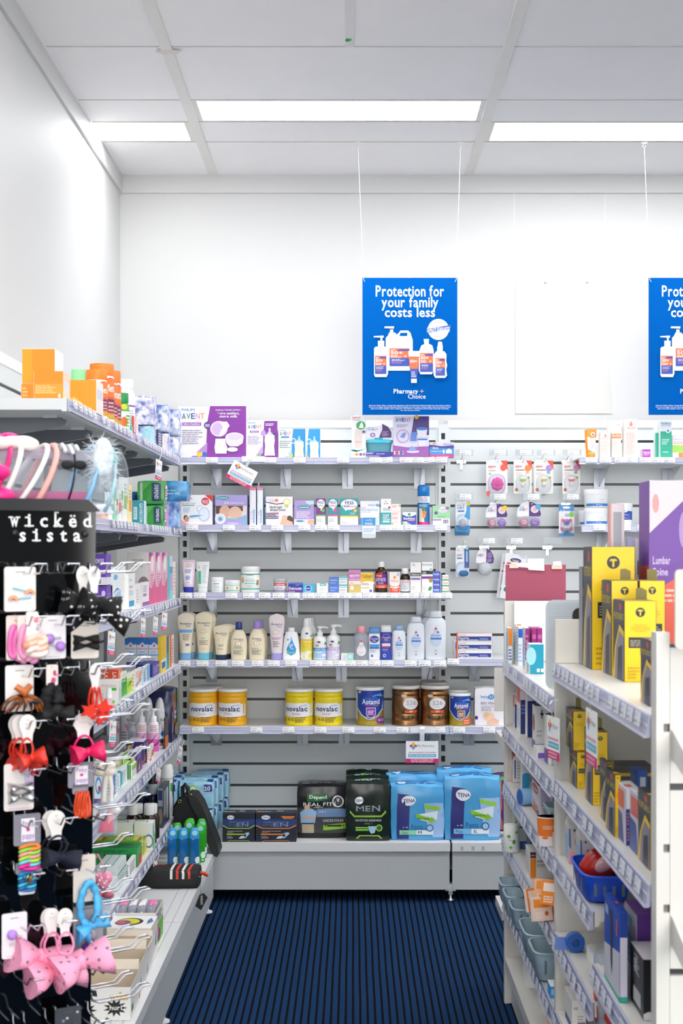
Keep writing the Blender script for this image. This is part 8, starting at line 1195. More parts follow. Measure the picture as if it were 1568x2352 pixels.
def kbox(l, pe, pa, pb, Y, py, dots): return carton('support_box', l, X(pa, Y), X(pb, Y), Y, Y + .10, ZB2 + .001, Z(py, Y), 'e6e4e8', 'c9c4d0', 'ece8ea', ([('r', 0, 0, 1, .64, '173a86')] + [('e', .15, v, .06, .02, 'e0705a') for v in (.56, .5, .44, .38, .28, .22, .16, .1)] + [('l', .28, .08, .8, .58, 8, '6a82c0')]) if dots else [('p', [(.45, .84), (1, .8), (1, .4), (.8, .45)], '4a2f78'), ('r', .3, 0, 1, .4, 'ece6e8'), ('p', [(0, 0), (.4, 0), (.3, .5), (0, .6)], 'b0a4c8')], (), [('r', .1, .6, .8, .92, 'd8685a'), ('p', [(0, 0), (.8, 0), (.6, .5), (0, .55)], '4a5a9a')], [('r', .1, .2, .6, .5, 'd8786a')])
kbox('white over navy carton with red dots on the second brace shelf', 1420, 1437, 1470, 2.78, 1812, True); kbox('white carton with violet flash beside the navy dotted one', 1462, 1470, 1494, 2.66, 1832, False)
carton('support_box', 'blue folder like carton rising behind the red dotted one', X(1462, 2.95), X(1487, 2.95), 2.95, 3.02, ZB2 + .001, Z(1772, 2.95), '1f5ab8', None, None, [('r', .3, .7, .8, .9, 'd0dcf0')])
bz(1488, 1493, 1512, 2.56, ZB2, 1830, 'yellow brace box tucked against the slotted post', panel=False, tab=False)
# third brace bay shelf (half width)
for px, Y, l in ((1322, 3.50, 'gable topped white and pink doughnut cushion box, nearer the divider'), (1348, 3.36, 'gable topped white and pink doughnut cushion box behind the red shaver')):
 o = carton('cushion_box', l, X(px - 16, Y), X(px + 20, Y), Y, Y + .07, ZB3 + .001, ZB3 + .085, 'd9d2d0', 'cfc8c8', None, [('p', [(0, 0), (1, 0), (1, .3), (0, .35)], 'f0a8b0'), ('e', .5, .62, .12, .14, 'd8504a'), ('p', [(0, .5), (.15, .4), (.1, 1), (0, 1)], '4a78b8'), ('e', .35, .95, .06, .04, '2a2628')], (), [('r', .2, .1, .8, .8, '8fb0d8')], group='gable topped doughnut boxes', flap=False)
 k = MB(); a = 18 * Y / K; vs = [(-a, -.035, .084), (a, -.035, .084), (a, .035, .084), (-a, .035, .084), (-a, 0, .11), (a, 0, .11)]; k.add(vs, [(0, 1, 5, 4), (2, 3, 4, 5), (0, 4, 3), (1, 2, 5)], 'e3dedc'); k.box(-a * .8, a * .8, -.002, .002, .108, .125, 'efedea'); k.build('gable_top', o)
o = basket('royal blue plastic basket holding a red massager', .492, .60, 3.08, 3.30, ZB3 + .0035, .058, '1c4fd0/.35'); o['group'] = ''; del o['group']
m = MB(); m.loft([(-.045, .012, .012), (-.03, .032, .03), (0, .038, .036), (.025, .034, .03), (.04, .018, .016)], 'b8241c/.2', 2.4, 24); m.ball((-.014, -.03, .012), .017, 'e6b0b0/.15', 8, (1, .5, 1.4)); o = m.build('massager', None, (.542, 3.19, ZB3 + .062), (.3, .75, .4)); tag(o, 'shiny red massager pack tipped into the royal blue basket', 'massager')
carton('flat_box', 'white and dark carton under the red massager pack', .574, .590, 3.14, 3.26, ZB3 + .012, ZB3 + .06, 'ded8dc', '4a3448', group=None); bpy.data.objects['flat_box'].name = 'massager_box'
# tall blue box shelf (half width)
def tallbox(name, l, x0, x1, y0, y1, z, h, fc, sc, tc, F, L, T=()): return carton(name, l, x0, x1, y0, y1, z + .001, z + h, fc, sc, tc, F, (), L, T)
tallbox('massager_box', 'tall blue carton with dark wand picture and teal foot', .508, .523, 2.76, 2.93, ZBn, .172, 'd8d2e2', '1646b0', '1646b0', [('r', 0, 0, 1, .06, '1fb09a'), ('r', 0, .72, 1, 1, '123f9e')], [('r', 0, 0, 1, .42, 'c8c8d2'), ('p', [(0, .42), (1, .55), (1, 0), (.4, 0)], 'd2d0da'), ('p', [(.4, .9), (.55, .9), (.56, .3), (.5, .15), (.44, .3)], '22283a'), ('r', 0, .0, 1, .04, '1fb09a'), ('r', .8, .7, .88, .88, 'd85a6a'), ('r', .1, .8, .3, .9, '9fb4e0')], [('r', .3, .4, .7, .5, 'd85a6a')])
tallbox('nebuliser_box', 'violet and white carton beside the tall blue one', .547, .65, 2.80, 2.92, ZBn, .157, '6a3a98', 'e6e2e2', '7a4aa6', [('t', .2, .42, .9, .5, 'Breathe', 'd8cce8'), ('t', .3, .3, .9, .38, 'with ease', 'd8cce8'), ('r', 0, 0, 1, .15, 'e6dce8')], [('e', .5, .85, .2, .06, '6fb8e0'), ('l', .2, .3, .8, .7, 5, '8fb0b8')])
tallbox('tens_box', 'black carton with white diamond mark in the brace bay', .532, .63, 2.655, 2.78, ZBn, .112, '0c0d12', '14161c', 'ddd6da', [('p', [(.35, .84), (.43, .78), (.35, .72), (.27, .78)], 'e0e0e4'), ('t', .3, .48, .75, .58, 'Powerful', 'e6e6ea'), ('t', .3, .34, .75, .44, 'Nerve', 'e6e6ea'), ('r', .3, .22, .9, .28, '5a8a1a'), ('p', [(0, 0), (1, 0), (1, .1), (.3, .08), (.1, .14), (0, .1)], 'e0dde2')], [('r', .25, .1, .8, .35, 'b9b6ba'), ('t', .3, .6, .7, .9, 'relief', 'c9cad0', 1, 0, -90)], [('l', .4, .3, .9, .6, 1, 'd8a0a0')])
# fourth brace bay shelf (half width)
o = empty('therapy_roll', 'small blue wheel shaped pack on the fourth brace shelf', 'pack', (X(1320, 3.42), 3.42, ZB4 + .024)); m = MB(); m.loft([(-.012, .022, .022), (.012, .022, .022)], '1a5ab0/.3', 2, 24); m.loft([(.0121, .009, .009), (.014, .006, .006)], '0f3f86', 2, 16); m.xf(Matrix.Rotation(PI / 2, 4, 'X')); m.build('wheel', o); m = MB(); m.slab(rrect(.07, .03, .004, -.01, -.008), .014, .016, '6a8ad0'); m.build('card', o)
soft('dressing_pouch', 'creased white pouch below the small blue wheel pack', .575, 3.32, ZB4 + .001, .07, .10, .035, 'ece9e4', puff=.9, seed=11., n=8)
soft('dressing_pouch', 'tall clear crumpled pouch in the brace bay', .59, 3.18, ZB4 + .001, .07, .06, .13, 'film', [('l', .1, .5, .8, .9, 4, 'c0b8b4'), ('r', .4, .3, .9, .5, '6a4a8a')], puff=.9, seed=12., n=8)
soft('tomato_pack', 'clear crumpled bag with red contents leaning over the shelf edge', .548, 3.05, .50, .075, .10, .16, 'film', [('e', .5, .55, .35, .2, 'd84438'), ('e', .5, .22, .4, .14, 'b83a34'), ('e', .45, .6, .15, .1, 'f08a7a'), ('p', [(.1, .3), (.9, .34), (.8, .42), (.2, .4)], '4a4444')], (), .9, 5., L=[('e', .5, .55, .35, .2, 'd84438'), ('e', .5, .22, .4, .14, 'b83a34'), ('e', .45, .6, .15, .1, 'f08a7a')], n=8); bpy.data.objects['tomato_pack'].name = 'massage_ball_bag'
RG('dressing_box', 'white carton with navy mark and stripes low in the brace bay', 1306, 1313, 1345, 2300, .36, 'e6e3dc', [('t', .15, .74, .45, .82, 'KX', '2a2f78'), ('l', .4, .1, .95, .6, 6, 'a9a4a8'), ('r', .4, .3, .95, .34, '4a3f90')], [('r', .1, .1, .9, .3, '3a4a9a')], Y=3.42, d=.12, tc='efece4')
# rewards cards along the island
wob('rewards_card', 'rewards card curling down from the top plaster bay shelf end', (XG - .012, 3.55, 1.13), .09, .105, .035, (0, 0, math.radians(-78)), armw=.008); wob('rewards_card', 'rewards card on a looped wire in front of the brace boxes', (XG - .014, 2.97, 1.225), .115, .115, .05, (0, 0, math.radians(-88)), armw=.008)
# ================================================================ hair accessory spinner stand (turned towards the aisle)
SR = math.radians(30); PX, PY = -.486, 2.75; cs, sn = math.cos(SR), math.sin(SR)
def SP(px, py, d=0.):
 # point on the stand's front face (stand coordinates: x along the face, z up), d in front of it
 a = (px - CX) / K; b = (HY - py) / K
 # world = (PX,PY) + lx*(cs,sn) + ly*(-sn,cs), ly=-d ; world.x = a*world.y
 lx = (a * (PY - d * cs) - PX - d * sn) / (cs - a * sn); wy = PY + lx * sn - d * cs
 return lx, -d, ZC + b * wy
ST = empty('accessory_stand', 'tall black revolving hair accessory stand with white lettering on its header', 'stand', (PX, PY, 0), (0, 0, SR))
z_top = SP(215, 1175)[2]
m = MB(); m.slab([(-.33, .02), (-.018, .02), (-.001, z_top), (-.33, z_top)], .0, .30, 'acrylic_black'); m.build('column', ST)
m = MB(); m.slab([(-.34, z_top), (.004, z_top), (-.02, z_top + .022), (-.31, z_top + .022)], -.012, .31, '2a2b2e/.2'); m.build('cap', ST)
m = MB(); m.box(-.38, .05, -.05, .35, 0, .02, '101012'); m.build('base', ST)
m = MB()
xa, _, za = SP(22, 1207); xb = SP(208, 1207)[0]; lh = .0145; hs = SP(0, 1183)[2] - SP(0, 1207)[2]
def serif(x, z, w_): m.box(x - w_ / 2, x + w_ / 2, -.0016, -.0012, z, z + .0028, 'f4f4f2')
def word(txt, px0, px1, pyb, hgt):
 x0, _, z0 = SP(px0, pyb); x1 = SP(px1, pyb)[0]; st = (x1 - x0) / len(txt)
 for i, c in enumerate(txt):
  V, F, a, b = text2d(c, 1); w_ = st * .56; c0 = x0 + st * i + st * .2; sx = w_ / max(b - a, .42); ox = (w_ - (b - a) * sx) / 2; sy = hgt / .52
  m.add([(c0 + ox + (p - a) * sx, -.0016, z0 + q * sy) for p, q in V], F, 'f4f4f2')
  mid = c0 + w_ / 2
  if c in 'ik': serif(mid if c == 'i' else mid - w_ * .3, z0, st * (.62 if c == 'i' else .34)); serif(mid - w_ * .22, z0 + hgt - .003 if c == 'i' else z0 + hgt * 1.36, st * .3)
  if c == 'k': serif(mid + w_ * .32, z0, st * .3)
  if c == 'w': serif(mid - w_ * .42, z0 + hgt - .003, st * .3); serif(mid + w_ * .42, z0 + hgt - .003, st * .3)
  if c in 'da': serif(mid + w_ * .42, z0, st * .26)
  if c == 'd': serif(mid + w_ * .25, z0 + hgt * 1.36, st * .26)
word('wick\u00ebd', 16, 216, 1209, .0185); word('sista', 36, 192, 1243, .0185)
for px, py in ((34, 1224), (195, 1227)): x, _, z = SP(px, py); m.ball((x, -.002, z), .0065, '15161a', 8, (1, .6, 1))
m.build('lettering', ST)
# wire hooks
def stand_hook(face, lx, z, label, ln=.125):
 o = bpy.data.objects.new('wire_hook', HK); COL.objects.link(o); tag(o, label, 'hook', 'wire hooks on the black stand')
 if face == 'F': loc = Vector((lx, 0, z)); r = SR
 else: loc = Vector((0, lx, z)); r = SR + PI / 2
 o.location = (PX + loc.x * cs - loc.y * sn, PY + loc.x * sn + loc.y * cs, z); o.rotation_euler = (0, 0, r); return o
m = MB(); ln = .125; g = .010
for s_ in (-1, 1):
 m.tube([(s_ * g, .0, .012), (s_ * g, -.004, .014), (s_ * g, -.006, 0), (s_ * g, -.02, -.006), (s_ * g, -ln * .72, -.004), (s_ * g, -ln * .86, .012), (s_ * g, -ln, .013)], .0017, 'chrome', 6)
m.tube([(-g, -ln, .013), (g, -ln, .013)], .0017, 'chrome', 6); HK = m.mesh('wire_hook')
rows = [1310, 1425, 1538, 1652, 1757, 1870, 1985, 2098, 2215, 2330]; cols = (45, 118, 192)
colx = [SP(c, 1310)[0] for c in cols]
for i, py in enumerate(rows):
 z = SP(118, py)[2]
 for j, x in enumerate(colx): stand_hook('F', x - .004 * i / 9, z, 'chrome wire hook on the black stand front, row %s, %s column' % (ORD[i], ('outer', 'middle', 'edge')[j]))
 for k, y in enumerate((.05, .14)):
  if (i + k) % 7 != 6: stand_hook('R', y, z, 'chrome wire hook on the stand side facing the shelves, row %s, %s' % (ORD[i], ('front one', 'rear one')[k]))
# goods on the stand: each thing is placed in stand coordinates
def SE(name, label, cat, group=None): return empty(name, label, cat, (PX, PY, 0), (0, 0, SR), group)
def scard(o, p0, p1, y0, y1, d, key='f1ece8', name='card', spoon=False, inks=()):
 x0, _, z1_ = SP(p0, y0, d); x1, _, z0 = SP(p1, y1, d); m = MB(); w_, h_ = x1 - x0, z1_ - z0; c = (x0 + x1) / 2
 if spoon: poly = [(c - w_ * .26, z0), (c + w_ * .26, z0), (c + w_ * .3, z0 + h_ * .3)] + [(c + w_ * .5 * math.cos(t), z0 + h_ * .66 + h_ * .34 * math.sin(t)) for t in [PI * k / 10 - .25 for k in range(0, 13)]] + [(c - w_ * .3, z0 + h_ * .3)]
 else: poly = rrect(w_, h_, .004, c, (z0 + z1_) / 2)
 m.slab(poly, -d - .0006, -d + .0006, key); ink(m, lambda u, v, e: (x0 + u * w_, -d - .0007 - e, z0 + v * h_), [('r', .34 if not spoon else .42, .875 if not spoon else .8, .66 if not spoon else .58, .89 if not spoon else .815, '6a6664')] + list(inks)); m.build(name, o); return x0, x1, z0, z1_
brand = [('t', .3, .66, .7, .7, 'ALISKA', 'b9b4b0', 0), ('t', .34, .6, .66, .64, 'PLACK', 'b9b4b0', 0)]
def bow(o, px, py, wpx, hpx, d, key, name='bow', rz=0, knot=None, dep=.02):
 s_ = SP(px + 50, py, d)[0] - SP(px - 50, py, d)[0]; x, _, z = SP(px, py, d); w_ = wpx * s_ / 100; h_ = hpx * s_ / 100; m = MB()
 for sg in (-1, 1):
  def f(u, v, sg=sg):
   t = 2 * PI * v; r = .16 + .84 * u ** .7; fl = 1 + .12 * math.sin(5 * t + u * 4)
   return (sg * w_ / 2 * u * (1 - .12 * math.cos(t) ** 2 * u), dep * (.25 + .75 * math.sin(min(1, u * 1.05) * PI * .62)) * math.cos(t) * fl, h_ / 2 * r * math.sin(t) * (1 + .1 * math.sin(3 * t + 2 * sg)) - h_ * .1 * u)
  m.grid(f, 9, 16, key); e = [f(1, k / 16) for k in range(16)]; m.add(e, [tuple(range(16))], key)
 m.ball((0, -dep * .1, 0), h_ * .16, knot or key, 7, (1, 1, 1.3)); m.xf(Matrix.Translation((x, -d - dep * .3, z)) @ Matrix.Rotation(rz, 4, 'Y')); m.build(name, o)
def loop(o, px, py, rx, rz_, d, key, name='hair_tie', tr=.0022, wob_=0):
 x, _, z = SP(px, py, d); s_ = abs(SP(px + 50, py, d)[0] - SP(px - 50, py, d)[0]) / 100; n = 28; m = MB()
 m.tube([(x + rx * s_ * math.cos(t), -d - .003 + .004 * math.sin(2 * t), z + rz_ * s_ * math.sin(t)) for t in [2 * PI * k / n for k in range(n)]], [tr * (1 + wob_ * math.sin(k * 2.4)) for k in range(n)], key, 7, True); m.build(name, o)
def blob(o, px, py, r, d, key, name, sq=(1, 1, 1)): x, _, z = SP(px, py, d); MB().ball((x, -d - r * .5, z), r, key, 10, sq).build(name, o)
o = SE('hair_clip_card', 'white card with two pale blue rainbow hair clips', 'hair accessory'); scard(o, 11, 82, 1302, 1403, .055); scard(o, 9, 78, 1303, 1404, .04, name='rear_card')
for (a, b), (c, e) in (((29, 1350), (72, 1360)), ((22, 1376), (70, 1372))): p, q = SP(a, b, .057), SP(c, e, .057); k = MB(); k.tube([(p[0], p[1], p[2]), ((p[0] + q[0]) / 2, p[1] - .003, (p[2] + q[2]) / 2), (q[0], q[1], q[2])], [.0025, .0018, .0025], '9fcfe0', 7); k.build('clip', o)
for a, b in ((68, 1361), (30, 1376)):
 for r, c in ((.0085, 'f4a06a'), (.0062, 'f4d07a'), (.004, 'e06aa0')): x, _, z = SP(a, b, .059); k = MB(); k.tube([(x + r * math.cos(t), -.06, z - .003 + r * math.sin(t)) for t in [PI * i / 8 for i in range(9)]], .0014, c, 6); k.build('rainbow', o)
for a0, dd, l, bx in ((175, .035, 'black polka dot bow on a spoon card, rear one', 185), (201, .075, 'black polka dot bow on a spoon card, front one', 225)):
 o = SE('bow_hair_tie', l, 'hair accessory', 'black polka dot bows'); scard(o, a0, a0 + 30, 1300, 1362, dd, 'f0ece8', spoon=True, inks=brand); bow(o, bx, 1385, 88, 62, dd, 'polka', rz=.25, dep=.03); bow(o, bx + 14, 1412, 118, 44, dd - .01, 'polka', 'ribbon', rz=.45 if dd > .05 else -.35, dep=.02)
for p0, p1, dd, l, c in ((14, 70, .04, 'card of hot pink soft headbands on the stand', 'f07fc0'), (40, 92, .06, 'card of pink headbands beside the pompom card', 'f6a6cc')):
 o = SE('headband_card', l, 'hair accessory', 'soft headband cards'); scard(o, p0, p1, 1414, 1515, dd, 'f3e2d8'); x = (p0 + p1) / 2
 for i in range(3): loop(o, x - 12 + 11 * i, 1474 + 5 * i, 9, 34, dd + .004, c if i < 2 else 'f49ad0', 'headband', .0052)
o = SE('headband_card', 'card of peach and white headbands with small rosebud', 'hair accessory', 'soft headband cards'); scard(o, 60, 88, 1405, 1505, .075, 'f6f0ec', inks=[('e', .8, .8, .2, .06, 'f08aa0'), ('e', .9, .6, .12, .05, 'b7a9e0')])
for i, c in enumerate(('f8d6c0', 'f6c8b0', 'f8e4dc')): loop(o, 84, 1470 + 13 * i, 20, 8, .08, c, 'headband', .006)
blob(o, 60, 1482, .008, .08, 'f0a088', 'rosebud')
def pompom(p0, p1, y0, y1, l, pts, dd=.05):
 o = SE('pompom_clip_card', l, 'hair accessory', 'pompom clip cards'); scard(o, p0, p1, y0, y1, dd, 'ece9ea', inks=[('l', .2, .04, .9, .08, 1, 'c0b8b8')])
 for (a, b), (c, e) in pts: blob(o, a, b, .0095, dd, 'b98ae0', 'pompom'); p, q = SP(a, b, dd + .002), SP(c, e, dd + .002); k = MB(); k.tube([p, q], [.003, .003], 'c9c7cc', 6); k.build('clip', o)
pompom(90, 151, 1414, 1512, 'grey card with two lilac pompom clips, upper on the stand', (((112, 1467), (140, 1464)), ((137, 1484), (112, 1478))))
o = SE('bow_clip_card', 'cream card with two black bow clips', 'hair accessory'); scard(o, 163, 226, 1428, 1511, .04, 'efe6dd'); bow(o, 194, 1466, 54, 20, .042, 'cloth_black'); bow(o, 194, 1482, 54, 20, .042, 'cloth_black')
o = SE('claw_clip_card', 'white card with a tortoiseshell claw clip', 'hair accessory'); scard(o, 12, 77, 1529, 1632, .05, 'efebe8'); x, _, z = SP(48, 1612, .055); k = MB()
for i in range(7): t = PI * (i + .5) / 7; k.tube([(x, -.062, z + .012), (x + .02 * math.cos(t), -.085, z + .002), (x + .035 * math.cos(t), -.07, z - .018)], [.004, .004, .0015], 'tortoise', 6)
k.tube([(x + .036 * math.cos(t), -.068, z - .012 + .024 * math.sin(t)) for t in [PI * i / 12 for i in range(13)]], .0042, 'tortoise', 7); k.tube([(x - .014, -.07, z + .03), (x, -.075, z + .018), (x + .013, -.07, z + .03)], [.006, .009, .006], 'c8703a/.2', 8); k.build('claw_clip', o)
o = SE('scrunchie', 'black cloth scrunchie below a small oval card', 'hair accessory'); scard(o, 106, 133, 1527, 1574, .06, 'f1e8e0', spoon=False, inks=[('e', .7, .6, .14, .14, 'd83a7a'), ('e', .6, .25, .2, .14, 'e0488a')]); loop(o, 118, 1606, 14, 30, .05, 'cloth_black', 'band', .011, .2); bow(o, 126, 1636, 80, 36, .05, 'cloth_black')
o = SE('star_hair_tie', 'red hair ties with glittery red stars on a spoon card', 'hair accessory'); scard(o, 205, 231, 1525, 1586, .07, spoon=True, inks=brand)
for i, a in enumerate((208, 216, 226)): loop(o, a, 1602, 5, 22, .07, 'd8341c')
for a, b, r in ((204, 1632, .021), (236, 1626, .022), (228, 1646, .020)):
 x, _, z = SP(a, b, .075); k = MB(); k.slab([(x + (r if i % 2 == 0 else r * .5) * math.cos(PI * i / 5 + .4 * a), z + (r if i % 2 == 0 else r * .5) * .8 * math.sin(PI * i / 5 + .4 * a)) for i in range(10)], -.084, -.078, 'redglit'); k.build('star', o)
for i, (a, dd, l) in enumerate(((19, .03, 'red bow hair tie on a spoon card, rear of three'), (27, .05, 'red bow hair tie on a spoon card, middle of three'), (44, .075, 'red bow hair tie on a spoon card, front of three'))):
 o = SE('bow_hair_tie', l, 'hair accessory', 'red bow hair ties'); scard(o, a, a + 39, 1642, 1705, dd, spoon=True, inks=brand); loop(o, a + 16, 1718, 14, 22, dd, 'd8321c'); bow(o, 52 + 9 * i, 1748 - 4 * i, 62, 48, dd, 'd8301c', rz=.5 - .35 * i, dep=.022)
o = SE('bow_hair_tie', 'hot pink bow hair tie on a spoon card', 'hair accessory'); scard(o, 167, 215, 1640, 1694, .06, spoon=True, inks=brand); loop(o, 191, 1712, 21, 22, .06, 'e0207a'); bow(o, 198, 1726, 72, 50, .06, 'e2125c', rz=-.12, dep=.024)
o = SE('bow_clip_card', 'white card with two shiny silver bow clips', 'hair accessory'); scard(o, 9, 77, 1756, 1858, .05, 'f1eae8', inks=[('p', [(.8, .3), (1, .2), (1, 1), (.6, .9)], 'd3c9ec'), ('r', .12, .03, .95, .05, 'e3b0c4')]); bow(o, 44, 1806, 54, 24, .052, 'silver'); bow(o, 44, 1828, 54, 26, .052, 'silver')
pinky = [('r', .28, .12, .78, .86, 'f2eef0'), ('t', .32, .62, .74, .78, 'Pinky', '8a4ab8', 0), ('e', .53, .5, .07, .06, 'd8349a'), ('t', .32, .2, .76, .34, 'poppy', '8a4ab8', 0)]
o = SE('hair_band_card', 'grey card with orange red hair bands hanging in strands', 'hair accessory'); scard(o, 156, 214, 1753, 1806, .06, '8d8b98', inks=pinky); scard(o, 166, 202, 1800, 1822, .06, '8d8b98', 'card_neck')
for i in range(5): loop(o, 176 + 6 * i, 1846 + (i % 2) * 3, 5, 27, .058 + .003 * i, 'e2502a', 'hair_band', .0024)
o = SE('hair_band_card', 'grey card with neon hair bands stacked below it', 'hair accessory'); scard(o, 31, 93, 1872, 1938, .05, '85848f', inks=pinky)
for i, c in enumerate(('f58a3a', '8fe04a', 'f4a0a8', 'b4e02a', '6fd0e0', 'f22aa0')): loop(o, 67, 1945 + 9 * i, 22, 5, .05, c, 'hair_band', .0032)
o = SE('hair_band_card', 'turquoise hair bands with silver star charm on a card', 'hair accessory'); scard(o, 36, 97, 1983, 2002, .045, '8c8c96', 'card', inks=[('r', .5, .2, .95, .8, 'cfd0d8')]); scard(o, 43, 80, 2002, 2052, .044, 'e9edf2', 'card_back')
for i, c in enumerate(('1f7ac0', '2fb0c8', '1a4f9a', '3fc0d0', '1f6ab0')): loop(o, 61, 2008 + 8 * i, 18, 4, .05, c, 'hair_band', .003)
blob(o, 66, 2018, .007, .056, 'gold', 'charm', (.8, .4, 1.2))
for a, dd, l in ((96, .035, 'navy bow hair tie on a spoon card, rear one'), (108, .06, 'navy bow hair tie on a spoon card, front one')):
 o = SE('bow_hair_tie', l, 'hair accessory', 'navy bow hair ties'); scard(o, a, a + 42, 1863, 1926, dd, spoon=True, inks=brand); loop(o, a + 22, 1940, 22, 20, dd, 'navycloth'); bow(o, a + 32, 1968, 84, 46, dd, 'navycloth', rz=.15, dep=.022)
o = SE('scrunchie', 'sky blue ruffled scrunchie with tied ends on a beige card', 'hair accessory'); scard(o, 168, 219, 1966, 2068, .05, 'e2d9ce'); scard(o, 166, 216, 2068, 2078, .0495, '1a191c', 'card_foot'); loop(o, 203, 2075, 20, 46, .062, '4fb4e6', 'band', .0068, .28); bow(o, 212, 2125, 74, 34, .065, '52b2e6', rz=-.35, dep=.014); bow(o, 190, 2142, 28, 50, .06, '4aa8dc', 'ribbon', dep=.012)
o = SE('flower_clip_card', 'grey card with purple flower clips behind the blue scrunchie', 'hair accessory'); scard(o, 168, 236, 2076, 2190, .03, 'a9aaae')
for a, b, c in ((207, 2146, 'd8c0d0'), (205, 2166, '6a2fa8'), (195, 2178, '5a259a'), (216, 2176, '5a259a')): blob(o, a, b, .0095, .035, c, 'flower', (1, .6, 1))
blob(o, 206, 2138, .005, .042, 'e2cf9a', 'bead'); blob(o, 206, 2164, .005, .044, 'e2cf9a', 'bead')
pompom(4, 62, 2100, 2196, 'grey card with two lilac pompom clips, lower on the stand', (((26, 2146), (50, 2152)), ((50, 2166), (22, 2170))), .05)
for i, (a, dd, l, bx, by, r) in enumerate(((93, .04, 'pink studded bow hair tie, rear of three', 85, 2190, .3), (101, .07, 'pink studded bow hair tie, middle of three', 120, 2225, -.1), (131, .10, 'pink studded bow hair tie, front of three', 180, 2205, -.25))):
 o = SE('bow_hair_tie', l, 'hair accessory', 'pink studded bows'); scard(o, a, a + 36, 2088, 2148, dd, spoon=True, inks=brand); loop(o, a + 18, 2166, 18, 24, dd, 'f59abf'); bow(o, bx, by, 130, 84, dd, 'pinkgem', rz=r, dep=.045)
o = SE('star_pouch', 'dark clear pouch with small stars at the picture foot', 'hair accessory'); scard(o, 126, 186, 2318, 2400, .04, '4a4c54', inks=[('e', .2 + .13 * i % .8, .15 + .29 * i % .75, .05, .03, ('d8b06a', '8fb4d8', 'e6e2d8')[i % 3]) for i in range(8)])
# goods on the side hooks, beyond the stand edge
def sideP(px, py, Y=2.86): return X(px, Y), Y, Z(py, Y)
def hang(name, label): return tag(bpy.data.objects.new(name, None), label, 'hair accessory')
def sideobj(name, label): o = hang(name, label); COL.objects.link(o); return o
def pl(o, part, pts, r, key, Y=2.86, closed=False): k = MB(); k.tube([sideP(a, b, Y) for a, b in pts], r, key, 8, closed); k.build(part, o)
def pb(o, part, px, py, r, key, sq=(1, 1, 1), Y=2.86): MB().ball(sideP(px, py, Y), r, key, 9, sq).build(part, o)
o = sideobj('headband', 'pearl white butterfly headband hanging on the stand side'); pl(o, 'band', [(243, 1782), (240, 1805), (238, 1835), (232, 1868), (226, 1884)], .006, 'f2ece4'); pl(o, 'band', [(252, 1782), (256, 1810), (254, 1845)], .005, 'f0e9e0')
for a, b, s_ in ((226, 1758, -.3), (250, 1758, .3), (228, 1772, -.2), (250, 1772, .2)): pb(o, 'wing', a, b, .0115, 'f3ead8/.3', (1.2, .5, .85))
o = sideobj('glitter_pouch', 'crumpled clear pouch with pink star glitter on the stand side'); x, y, z = sideP(245, 1915); soft_ = soft_fn(.042, .02, .07, .9, 3.); k = MB()
for fn in (lambda u, v: soft_(2 * u - 1, -1, 2 * v - 1), lambda u, v: soft_(1 - 2 * u, 1, 2 * v - 1)): k.grid(fn, 8, 8, 'film')
ink(k, lambda u, v, e: soft_(2 * u - 1, -1, 2 * v - 1) + Vector((0, -.001 - e, 0)), [('p', [(.1, .05), (.9, .1), (.8, .5), (.3, .45)], 'e0788f'), ('p', [(.6, .3), (.95, .5), (.7, .8)], 'f0b0b8'), ('r', .3, .75, .6, .95, 'c9b8b0')], True); k.xf(Matrix.Translation((x, y, z))); k.build('pouch', o); pb(o, 'puff', 262, 1860, .011, 'f6f0e2', (1.2, .6, .8))
o = sideobj('heart_clip', 'pink pearl studded heart clip with dusky bow on the stand side')
for a, b, r in ((228, 2018, .0125), (244, 2016, .0125), (236, 2028, .014)): pb(o, 'heart', a, b, r, 'f08fae', (1, .6, 1))
for i in range(9): pb(o, 'pearl', 222 + (i * 11) % 30, 2010 + (i * 7) % 30, .0022, 'fbf4f2', Y=2.845)
for sg in (-1, 1): pb(o, 'bow', 235 + 13 * sg, 2056, .011, 'b85a6a', (1.1, .6, .7))
pl(o, 'cord', [(224, 1962), (234, 1980), (238, 2008)], .0015, 'f0a0a8')
o = sideobj('clear_pouch', 'crumpled clear pouch below the pink heart clip'); x, y, z = sideP(238, 2094); k = MB(); soft_ = soft_fn(.034, .02, .03, .9, 8.)
for fn in (lambda u, v: soft_(2 * u - 1, -1, 2 * v - 1), lambda u, v: soft_(1 - 2 * u, 1, 2 * v - 1)): k.grid(fn, 8, 8, 'film')
k.xf(Matrix.Translation((x, y, z))); k.build('pouch', o)
# clear tube on top carrying headbands
ax0 = (-.30, .12); AZ = SP(100, 1100)[2] - .0; AR = .062; AY = .075
o = SE('acrylic_tube', 'clear acrylic tube lying across the stand top with headbands round it', 'tube'); k = MB(); n = 32
def ac(x, r): return [(x, AY + r * math.cos(2 * PI * i / n), AZ + r * math.sin(2 * PI * i / n)) for i in range(n)]
for r in (AR, AR - .003): k.add(ac(-.34, r) + ac(.07, r), [(i, (i + 1) % n, n + (i + 1) % n, n + i) for i in range(n)], 'acrylic', True)
k.add(ac(.07, AR) + ac(.07, AR - .003), [(i, (i + 1) % n, n + (i + 1) % n, n + i) for i in range(n)], 'acrylic'); k.build('shell', o)
k = MB(); k.box(-.26, -.02, AY - .03, AY + .03, z_top + .0222, AZ - AR + .001, '2a2b2e/.2'); k.build('cradle', o)
k = MB(); k.box(-.28, .0, AY - .02, AY + .02, AZ - AR + .006, AZ - .02, 'e0609a'); tag(k.build('pink_box', None, (PX, PY, 0), (0, 0, SR)), 'pink carton lying inside the clear tube', 'box')
